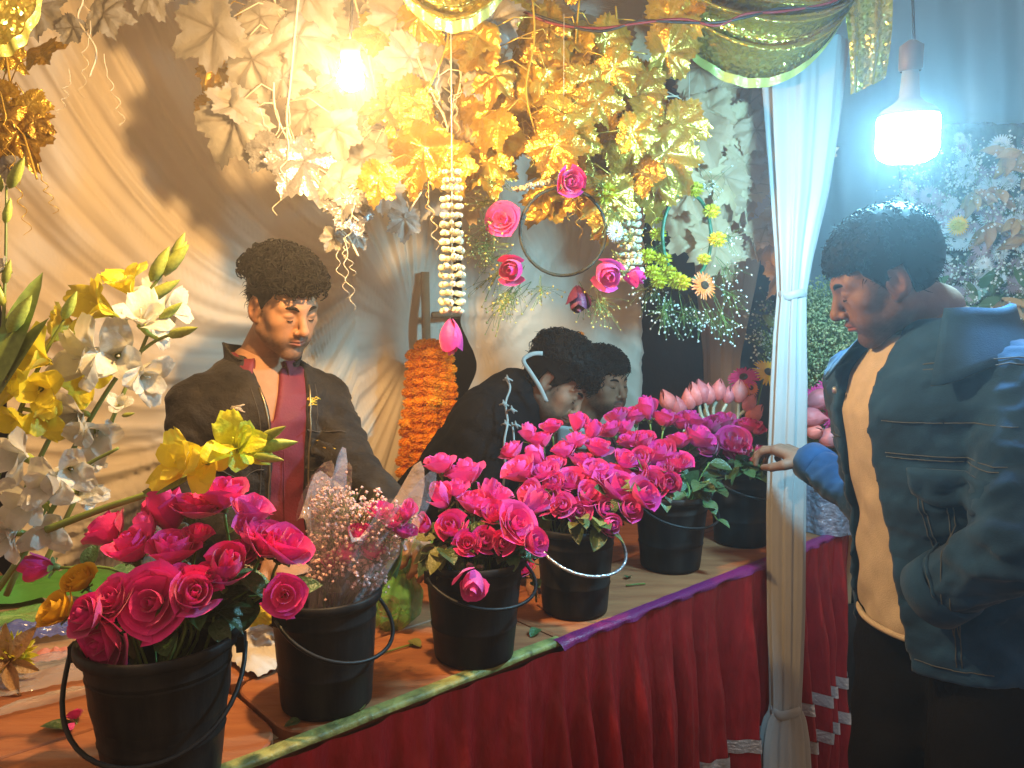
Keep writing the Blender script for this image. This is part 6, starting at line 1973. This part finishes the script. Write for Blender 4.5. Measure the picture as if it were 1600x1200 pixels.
def bent_man():
    d = 2.32
    root = P(690, 800, d + .05); root.z = 0
    o = thing('person', 'man in a black jacket bending low over the flowers, white strap on his head', 'person', root)
    hd = Frame(P(866, 601, d), (.70, -.30, -.62), (.62, -.05, .75), .95)
    hip = P(672, 800, d + .06)
    neck = P(822, 622, d + .02)
    up = (neck - hip).normalized()
    tf = frame_up(neck - up * .50, up, (.8, -.35, -.4))
    neck_l = tuple(hd.to_local(A3(tf.w(0, -.01, .50))[None])[0])
    v, f = surf_nets(lambda p: head_sdf(p, neck_l, .8), (-.13, -.20, -.24), (.13, .15, .15), .003)
    col = head_cols(v, (.30, .15, .085), .6, .9)
    shR, shL = tf.w(.155, .01, .385), tf.w(-.155, .01, .385)
    elR, wrR = P(752, 800, d - .16), P(835, 880, d - .32)
    elL, wrL = P(880, 800, d + .10), P(905, 860, d - .12)
    body_fn = lambda p: smin(torso_sdf(p, tf, TZ, TA, TB, TY)[0] + .01, smin(s_chain(p, [shR, elR, wrR], [.05, .042, .028]), s_chain(p, [shL, elL, wrL], [.05, .042, .028]), .02), .03)
    lo, hi = Vector((-.50, 1.72, .55)), Vector((.42, 2.75, 1.48))
    bv, bf = surf_nets(body_fn, lo, hi, .013)
    hR = hand_groups(wrR, Vector(wrR) - Vector(elR), (.3, .3, -1), -1, (.5, .55, .6, .65), h=.0032)
    hL = hand_groups(wrL, Vector(wrL) - Vector(elL), (-.3, .3, -1), 1, (.5, .55, .6, .65), h=.0032)
    groups = [(hd.to_world(v), f), (bv, bf), hR, hL]
    cols = np.concatenate([col] + [np.tile(np.array((.30, .15, .085)), (len(g[0]), 1)) for g in groups[1:]])
    np_mesh('body', groups, M['skin'], o, cols)
    face_bits(hd, o, .8)
    hair_cap(hd, o, .036, .058, 9.0, 1100, .022, .006, M['hair'], side_len=.016, lump=.3)
    def jacket(p):
        dd, q = torso_sdf(p, tf, TZ, [a + .012 for a in TA], [b + .012 for b in TB], TY)
        sl = smin(s_chain(p, [shR, elR, Vector(elR).lerp(Vector(wrR), .88)], [.080, .066, .048]), s_chain(p, [shL, elL, Vector(elL).lerp(Vector(wrL), .88)], [.078, .064, .047]), .01)
        dd = smin(dd - .012, sl, .045) + .005 * wrinkle(p, 40, 2) + .0022 * wrinkle(p, 95, 6)
        dd = smin(dd, s_cap(p, tf.w(0, -.045, .475), tf.w(0, -.04, .50), .070, .062), .02)
        return smax(dd, -.06 - q[:, 2], .012)
    jv, jf = surf_nets(jacket, lo, hi, .0085)
    np_mesh('jacket', [(jv, jf)], M['black_cloth'], o)
    tr = lambda p: legs_sdf(p, hip + Vector((-.02, .09, 0)), hip + Vector((.02, -.09, 0)), Vector((hip.x, hip.y + .09, .47)), Vector((hip.x + .02, hip.y - .09, .47)), Vector((hip.x, hip.y + .1, .06)), Vector((hip.x, hip.y - .1, .06)))
    tv, tf_ = surf_nets(tr, Vector((hip.x - .3, hip.y - .32, .02)), Vector((hip.x + .3, hip.y + .32, 1.05)), .014)
    np_mesh('trousers', [(tv, tf_)], M['black_cloth'], o)
    shoe((hip.x, hip.y + .1), (.8, -.3, 0), o); shoe((hip.x, hip.y - .1), (.8, -.3, 0), o)
    # white strap over the head, white cord with knots down the front edge of the jacket
    sp = smooth_path([P(848, 552, d - .105), P(832, 553, d - .115), P(818, 563, d - .118), P(829, 582, d - .122), P(843, 604, d - .124), P(854, 628, d - .115)], 5)
    def strap(a, b):
        k = min(len(sp) - 2, int(a * (len(sp) - 1))); q = sp[k].lerp(sp[k + 1], a * (len(sp) - 1) - k)
        t = (sp[k + 1] - sp[k]).normalized()
        return q + t.cross(Vector((0, 1, 0))).normalized() * ((b - .5) * .012)
    v, f = grid(strap, 25, 2)
    part('head_strap', v, f, M['strap_white'], o, thick=.0015)
    cordp = [P(790, 590, d - .16), P(797, 606, d - .18), P(790, 630, d - .21), P(793, 660, d - .23), P(788, 690, d - .25), P(789, 730, d - .26), P(784, 780, d - .27)]
    part('white_cord', *tube(smooth_path(cordp, 6), .0034, 6), M['strap_white'], o)
    part('white_cord', *tube(smooth_path([P(800, 660, d - .2), P(803, 690, d - .22), P(800, 740, d - .22)], 6), .0028, 6), M['strap_white'], o)
    mb = MB()
    for (x, y) in [(793, 592), (787, 631), (800, 640), (790, 662), (806, 664), (789, 700)]:
        mb.tube([P(x - 7, y + 2, d - .225), P(x, y - 1, d - .235), P(x + 8, y + 3, d - .225)], [.002, .004, .002], 5)
        mb.tube([P(x - 1, y - 6, d - .225), P(x, y, d - .235), P(x + 3, y + 6, d - .225)], [.002, .004, .002], 5)
    tag(mb.part('cord_knots', M['strap_white'], o), kind='stuff')
bent_man()

def seated_man():
    d = 2.78
    root = P(915, 800, d + .05); root.z = 0
    o = thing('person', 'dark haired man sitting behind the roses, looking to the right', 'person', root)
    hd = Frame(P(941, 603, d), (.64, -.77, -.06), (.0, .0, 1), .93)
    hip = Vector((root.x - .02, root.y + .08, .56))
    tf = frame_up(hip + Vector((0, 0, .02)), (P(915, 668, d + .03) - hip), (.75, -.66, 0))
    L = (P(915, 668, d + .03) - hip).length / .50
    nk = tf.w(0, -.01, .50 * L)
    neck_l = tuple(hd.to_local(A3(nk)[None])[0])
    v, f = surf_nets(lambda p: head_sdf(p, neck_l, .25), (-.12, -.16, -.24), (.12, .15, .15), .003)
    col = head_cols(v, (.33, .17, .095), .85, 1.0)
    S = [z * L for z in TZ]
    shR, shL = tf.w(.155, 0, .385 * L), tf.w(-.155, 0, .385 * L)
    elR, elL = tf.w(.24, .06, .16 * L), tf.w(-.24, .06, .16 * L)
    wrR, wrL = tf.w(.12, .28, .12 * L), tf.w(-.12, .28, .12 * L)
    lo, hi = root + Vector((-.55, -.5, .45)), root + Vector((.55, .5, 1.34))
    body_fn = lambda p: smin(torso_sdf(p, tf, S, TA, TB, TY)[0] + .008, smin(s_chain(p, [shR, elR, wrR], [.05, .042, .028]), s_chain(p, [shL, elL, wrL], [.05, .042, .028]), .02), .03)
    bv, bf = surf_nets(body_fn, lo, hi, .014)
    hR = hand_groups(wrR, Vector(wrR) - Vector(elR), (.2, .2, -1), -1, (.4, .45, .5, .5), h=.004)
    hL = hand_groups(wrL, Vector(wrL) - Vector(elL), (.2, .2, -1), 1, (.4, .45, .5, .5), h=.004)
    groups = [(hd.to_world(v), f), (bv, bf), hR, hL]
    np_mesh('body', groups, M['skin'], o, np.concatenate([col] + [np.tile(np.array((.33, .17, .095)), (len(g[0]), 1)) for g in groups[1:]]))
    face_bits(hd, o, .15, True)
    hair_cap(hd, o, .026, .058, 5.0, 800, .018, .005, M['hair'], side_len=.012)
    def shirt(p):
        dd, q = torso_sdf(p, tf, S, TA, TB, TY)
        sl = smin(s_chain(p, [shR, elR, Vector(elR).lerp(Vector(wrR), .85)], [.068, .056, .042]), s_chain(p, [shL, elL, Vector(elL).lerp(Vector(wrL), .85)], [.068, .056, .042]), .01)
        dd = smin(dd - .010, sl, .035) + .004 * wrinkle(p, 50, 3)
        return smax(dd, q[:, 2] - .475 * L, .01)
    sv, sf = surf_nets(shirt, lo, hi, .010)
    np_mesh('shirt', [(sv, sf)], M['dark_print'], o)
    collar_sheet(Frame(tf.w(0, -.008, .475 * L), Vector((.75, -.66, .2)), (0, 0.1, 1)), .064, .03, .008, o, M['dark_print'], phi=150, stand=False, name='shirt_collar')
    kR, kL = tf.w(.13, .42, .02), tf.w(-.13, .42, .02)
    tr = lambda p: smin(s_chain(p, [tf.w(.09, 0, 0), kR, Vector((kR.x, kR.y, .06))], [.085, .065, .05]), s_chain(p, [tf.w(-.09, 0, 0), kL, Vector((kL.x, kL.y, .06))], [.085, .065, .05]), .02)
    tv, tff = surf_nets(tr, root + Vector((-.6, -.65, .02)), root + Vector((.75, .4, .75)), .016)
    np_mesh('trousers', [(tv, tff)], M['black_cloth'], o)
    shoe(kR, (.75, -.66, 0), o); shoe(kL, (.75, -.66, 0), o)
    # the low stool he sits on
    st = thing('stool', 'low wooden stool under the seated man', 'stool', Vector((hip.x, hip.y, 0)))
    v, f = lathe([(.001, .42), (.17, .42), (.18, .435), (.175, .452), (.001, .455)], 24, (hip.x, hip.y, 0))
    part('seat', v, f, M['wood_pale'], st)
    for k in range(4):
        a = math.pi / 4 + k * math.pi / 2
        part('leg', *tube([Vector((hip.x + math.cos(a) * .12, hip.y + math.sin(a) * .12, .42)), Vector((hip.x + math.cos(a) * .16, hip.y + math.sin(a) * .16, 0))], .016, 8), M['wood_pale'], st)
    pc = P(912, 690, d - .22)
    tag(part('paper_sheet', *grid(lambda a, b: P(lerp(868, 934, a), lerp(664, 700, b) + 8 * a, d - .25 + .05 * b), 6, 6), M['paper'], None, thick=.002), 'white paper between the bent man and the seated man', 'paper')
seated_man()

def customer():
    d = 1.43
    nk = P(1458, 525, d)
    root = Vector((nk.x + .02, nk.y - .02, 0))
    o = thing('person', 'customer in a blue denim jacket and beige shirt reaching past the curtain for a rose', 'person', root)
    hd = Frame(P(1384, 438, d), (-.88, .26, -.46), (-.28, -.04, .95), .905)
    fwd = Vector((-.93, -.37, 0))
    tf = frame_up(Vector((nk.x + .05, nk.y - .0, .955)), (-.10, .01, 1), fwd)
    L = 1.06
    S = [z * L for z in TZ]
    neck_l = tuple(hd.to_local(A3(tf.w(0, -.01, .51 * L))[None])[0])
    v, f = surf_nets(lambda p: head_sdf(p, neck_l, .7), (-.12, -.17, -.24), (.12, .15, .15), .0026)
    sk = (.17, .09, .055)
    col = head_cols(v, sk, .7, .9)
    shR, shL = tf.w(.165, .005, .385 * L), tf.w(-.165, -.005, .385 * L)
    elR, wrR = P(1372, 792, 1.76), P(1268, 722, 1.97)
    elL, wrL = P(1590, 848, 1.19), P(1462, 926, 1.33)
    lo, hi = Vector((.30, .75, .66)), Vector((1.25, 2.15, 1.50))
    body_fn = lambda p: smin(torso_sdf(p, tf, S, TA, TB, TY)[0] + .010, smin(s_chain(p, [shR, elR, wrR], [.05, .042, .028]), s_chain(p, [shL, elL, wrL], [.05, .042, .028]), .02), .03)
    bv, bf = surf_nets(body_fn, lo, hi, .012)
    hR = hand_groups(wrR, P(1196, 692, 2.06) - P(1268, 722, 1.97), (-.25, .25, -1), 1, (.62, .50, .66, .85), pinch=.7, size=.98, h=.0024)
    hL = hand_groups(wrL, (Vector(wrL) - Vector(elL)).normalized() + Vector((.2, .7, 0)), (.3, -.2, -1), -1, (1.0, 1.2, 1.2, 1.2), size=.5, h=.004)
    groups = [(hd.to_world(v), f), (bv, bf), hR, hL]
    np_mesh('body', groups, M['skin'], o, np.concatenate([col] + [np.tile(np.array(sk), (len(g[0]), 1)) for g in groups[1:]]))
    face_bits(hd, o, .7)
    hair_cap(hd, o, .017, .056, 7.0, 900, .016, .0035, M['hair'], side_len=.012, lump=.25, back_low=-.095)
    def tee(p):
        dd, q = torso_sdf(p, tf, [s - .12 if i == 0 else s for i, s in enumerate(S)], [a + .004 for a in TA], [b + .010 for b in TB], TY)
        dd = dd - .002 + .004 * wrinkle(p, 34, 2) * np.clip((.42 - q[:, 2]) / .2, .2, 1)
        return smax(dd, np.maximum(q[:, 2] - .475 * L, -.035 - q[:, 2]), .010)
    sv, sf = surf_nets(tee, lo, hi, .0072)
    np_mesh('shirt', [(sv, sf)], M['beige_knit'], o)
    part('shirt_hem', *tube([tf.w(math.sin(a) * .172, .0 + math.cos(a) * .125, -.030) for a in np.linspace(-1.5, 1.5, 30)], .006, 6), M['beige_knit'], o)
    part('shirt_neckband', *tube([Vector(tf.w(math.sin(a) * .078, -.012 + math.cos(a) * .072, .470 * L - .018 * math.cos(a))) for a in np.linspace(-3.1, 3.1, 40)], .006, 6), M['beige_knit'], o)
    def jacket(p):
        dd, q = torso_sdf(p, tf, [s - .10 if i == 0 else s for i, s in enumerate(S)], [a + o_ for a, o_ in zip(TA, (.004, .004, .006, .008, .010, .012, .006, -.004, -.004))], [b + o_ for b, o_ in zip(TB, (.012, .012, .012, .012, .012, .012, .008, -.004, -.004))], TY)
        sl = smin(s_chain(p, [shR, elR, Vector(elR).lerp(Vector(wrR), .97)], [.072, .060, .045]), s_chain(p, [shL, elL, Vector(elL).lerp(Vector(wrL), .95)], [.074, .062, .050]), .01)
        shd = np.minimum(np.linalg.norm(p - A3(shL), axis=1), np.linalg.norm(p - A3(shR), axis=1))
        dd = smin(dd - .012, sl, .007 + .040 * np.exp(-(shd / .12) ** 2))
        near = np.minimum(np.linalg.norm(p - A3(elR), axis=1), np.linalg.norm(p - A3(elL), axis=1))
        dd = dd + (.0035 + .006 * np.exp(-(near / .13) ** 2)) * wrinkle(p, 62, 4) + .0020 * wrinkle(p, 140, 7)
        w = np.interp(q[:, 2], [-.12, .0, .15, .30, .42, .50], [.105, .080, .062, .050, .048, .06])
        cut = np.minimum(w - np.abs(q[:, 0] - .066), q[:, 1] - .0)
        dd = smax(dd, cut, .008)
        return smax(dd, np.maximum(q[:, 2] - .500 * L, -.085 - q[:, 2]), .010)
    jv, jf = surf_nets(jacket, lo, hi, .0066)
    np_mesh('jacket', [(jv, jf)], M['denim'], o)
    collar_sheet(Frame(tf.w(0, -.014, .478 * L), Vector((-.93, -.37, .25)), (-.1, .0, 1)), .090, .056, .028, o, M['denim'], phi=140, tip=.045, stand=False, name='jacket_collar', drop_front=.040, ell=1.10)
    def surf(x, z, off=.036):
        A, B, Y = np.interp(z, S, TA) + .010, np.interp(z, S, TB) + .012, np.interp(z, S, TY)
        return tf.w(x, Y + B * math.sqrt(max(.02, 1 - (x / A) ** 2)) + off - .022, z)
    def nrm(p):
        q = tf.to_local(A3(p)[None])[0]
        return Vector((tf.R[0] * float(q[0]) * .55 + tf.R[1] * max(.02, float(q[1]))).tolist())
    TH = M['denim_seam']
    for z in (.285, .292, .345):
        seam(jacket, [surf(lerp(-.172, -.02, k / 10), z * L) for k in range(11)], nrm, .0010, o, TH)
    flap = lambda a, b: (lambda q: on_cloth(jacket, q, nrm(q), .004))(surf(lerp(-.150, -.060, a), .272 * L - (.045 + .020 * math.sin(math.pi * a)) * b))
    MB().add(*grid(flap, 12, 5)).part('pocket_flap', M['denim'], o, thick=.005)
    seam(jacket, [surf(lerp(.118, .165, k / 6), .30 * L) for k in range(7)], nrm, .0010, o, TH)
    for dx in (0, .007):
        seam(jacket, [surf(-.058 - dx - .05 * (1 - k / 10), lerp(0, .27, k / 10) * L) for k in range(11)], nrm, .0010, o, TH)
        seam(jacket, [surf(-.108 - dx, lerp(-.05, .22, k / 10) * L) for k in range(11)], nrm, .0010, o, TH)
    seam(jacket, [surf(lerp(-.15, -.04, k / 8), -.055 * L) for k in range(9)], nrm, .0010, o, TH)
    # the slanting hand pocket and its welt
    seam(jacket, [surf(-.118 + .03 * k / 6, lerp(.03, .15, k / 6) * L) for k in range(7)], nrm, .0035, o, M['denim'], 'pocket_welt')
    for (x, z) in ((.108, .385), (-.105, .235), (-.06, .09)):
        c = on_cloth(jacket, surf(x, z * L), nrm(surf(x, z * L)), .001); n = Vector(tf.R[1].tolist())
        v, f = lathe([(.0005, .004), (.005, .004), (.0068, .001), (.0068, -.002)], 14)
        m4 = frame_to(n + Vector(tf.R[0].tolist()) * (x / .16), c)
        part('button', [m4 @ Vector(p) for p in v], f, M['silver'], o)
    # armhole seams on the near shoulder
    sdir = (Vector(elL) - Vector(shL)).normalized()
    a1 = sdir.orthogonal().normalized(); a2 = sdir.cross(a1)
    for off in (-.012, .0):
        c = Vector(shL) + sdir * off - Vector(tf.R[0].tolist()) * -.010
        ring = []
        for t in np.linspace(0, 6.28, 44):
            n = a1 * math.cos(t) + a2 * math.sin(t)
            if n.dot(Vector(tf.R[0].tolist())) > .75: continue
            ring.append(on_cloth(jacket, c + n * .07, n))
        k = max(range(len(ring)), key=lambda i: (ring[i] - ring[i - 1]).length)
        ring = ring[k:] + ring[:k]
        part('seam', *tube(ring, .0013, 5), TH, o)
    cuffc = Vector(elL).lerp(Vector(wrL), .92); cd = (Vector(wrL) - Vector(elL)).normalized()
    m4 = frame_to(cd, cuffc)
    v, f = lathe([(.054, -.028), (.060, -.026), (.060, .022), (.054, .026), (.046, .02)], 30)
    part('cuff', [m4 @ Vector(p) for p in v], f, M['denim'], o)
    cuffc = Vector(elR).lerp(Vector(wrR), .93); cd = (Vector(wrR) - Vector(elR)).normalized()
    m4 = frame_to(cd, cuffc)
    v, f = lathe([(.045, -.028), (.050, -.026), (.050, .024), (.045, .027), (.036, .02)], 30)
    part('cuff', [m4 @ Vector(p) for p in v], f, M['denim'], o)
    hl, hr = tf.w(-.085, -.01, -.012), tf.w(.085, -.01, -.012)
    tr = lambda p: legs_sdf(p, hl, hr, Vector((hl.x - .03, hl.y - .02, .46)), Vector((hr.x - .03, hr.y + .0, .46)), Vector((hl.x, hl.y, .06)), Vector((hr.x + .02, hr.y + .02, .06)), (.098, .076, .066)) + .004 * wrinkle(p, 30, 3)
    tv, tff = surf_nets(tr, Vector((root.x - .42, root.y - .4, .02)), Vector((root.x + .42, root.y + .4, 1.06)), .013)
    np_mesh('trousers', [(tv, tff)], M['black_cloth'], o)
    shoe(hl, fwd, o); shoe(hr, fwd, o)
customer()

# ---------------------------------------------------------------- the two lit lamps, haze added for their lens glow
M['lamp_base'] = mat('grey lamp base', (.22, .24, .26), .5)
def bulb_lamp():
    c = P(548, 122, 1.34)
    o = thing('light_bulb', 'small lit warm bulb hanging among the white leaves', 'light bulb', c)
    r = 0.021
    prof = [(0.001, -r)] + [(r * math.sin(a), -r * math.cos(a)) for a in np.linspace(0.25, 2.3, 10)] + [(0.013, r * 1.25), (0.012, r * 1.5)]
    v, f = lathe(prof, 24, c)
    area = 4 * math.pi * r * r
    part('glass', v, f, lit('lit warm glass', (1.0, 0.59, 0.23), BULB_POWER / (math.pi * area)), o)
    v, f = lathe([(0.013, r * 1.45), (0.016, r * 1.5), (0.017, r * 2.6), (0.010, r * 2.9), (0.003, r * 3.0)], 20, c)
    part('socket', v, f, M['socket'], o)
    MB().tube(smooth_path([c + Vector((0, 0, r * 2.9)), c + Vector((0.01, 0.02, 0.25)), c + Vector((0.03, 0.06, 0.5))], 6), 0.0028, 6).part('cord', M['cable_black'], o)
def led_lamp():
    d = 1.5
    c = P(1418, 214, d)
    o = thing('led_lamp', 'big lit white LED drum bulb hanging over the customer in denim', 'light bulb', c)
    r, h = 45 / FPX * d, 62 / FPX * d
    tilt = Matrix.Translation(c) @ Matrix.Rotation(math.radians(-2), 4, 'Y') @ Matrix.Rotation(math.radians(4), 4, 'X')
    prof = [(0.001, -h / 2 - .012), (r * .6, -h / 2 - .009), (r * .9, -h / 2), (r, -h / 2 + .012), (r, h / 2 - .006), (r * .96, h / 2)]
    v, f = lathe(prof, 40)
    area = 2 * math.pi * r * h + math.pi * r * r
    part('diffuser', [tilt @ p for p in v], f, lit('lit white diffuser', (0.27, 0.72, 1.0), LED_POWER / (math.pi * area)), o)
    v, f = lathe([(r * .96, h / 2), (r * .97, h / 2 + .003), (r * .88, h / 2 + .012), (r * .5, h / 2 + .024), (0.018, h / 2 + .034), (0.014, h / 2 + .085), (0.002, h / 2 + .088)], 32)
    part('base', [tilt @ p for p in v], f, M['lamp_base'], o)
    v, f = lathe([(0.018, h / 2 + .08), (0.021, h / 2 + .085), (0.021, h / 2 + .125), (0.006, h / 2 + .135)], 20)
    part('socket', [tilt @ p for p in v], f, M['socket'], o)
    MB().tube(smooth_path([tilt @ Vector((0, 0, h / 2 + .13)), P(1428, 60, d + .05), P(1424, -60, d + .1)], 6), 0.003, 6).part('cord', M['cable_black'], o)
bulb_lamp()
led_lamp()

vm = bpy.data.materials.new('added haze')  # added haze volume imitates the lens bloom round both lamps
vm.use_nodes = True
nt = vm.node_tree
nt.nodes.remove(nt.nodes['Principled BSDF'])
pv = nt.nodes.new('ShaderNodeVolumePrincipled')
pv.inputs['Color'].default_value = (0.93, 0.95, 1.0, 1)
pv.inputs['Density'].default_value = HAZE_DENSITY
pv.inputs['Anisotropy'].default_value = 0.74
nt.links.new(pv.outputs['Volume'], nt.nodes['Material Output'].inputs['Volume'])
hz = MB().box((0, 4, 1.1), 16, 16, 4.6)
tag(hz.part('haze', vm, smooth=False), 'thin added haze standing in for lens glow round the lamps', kind='stuff')
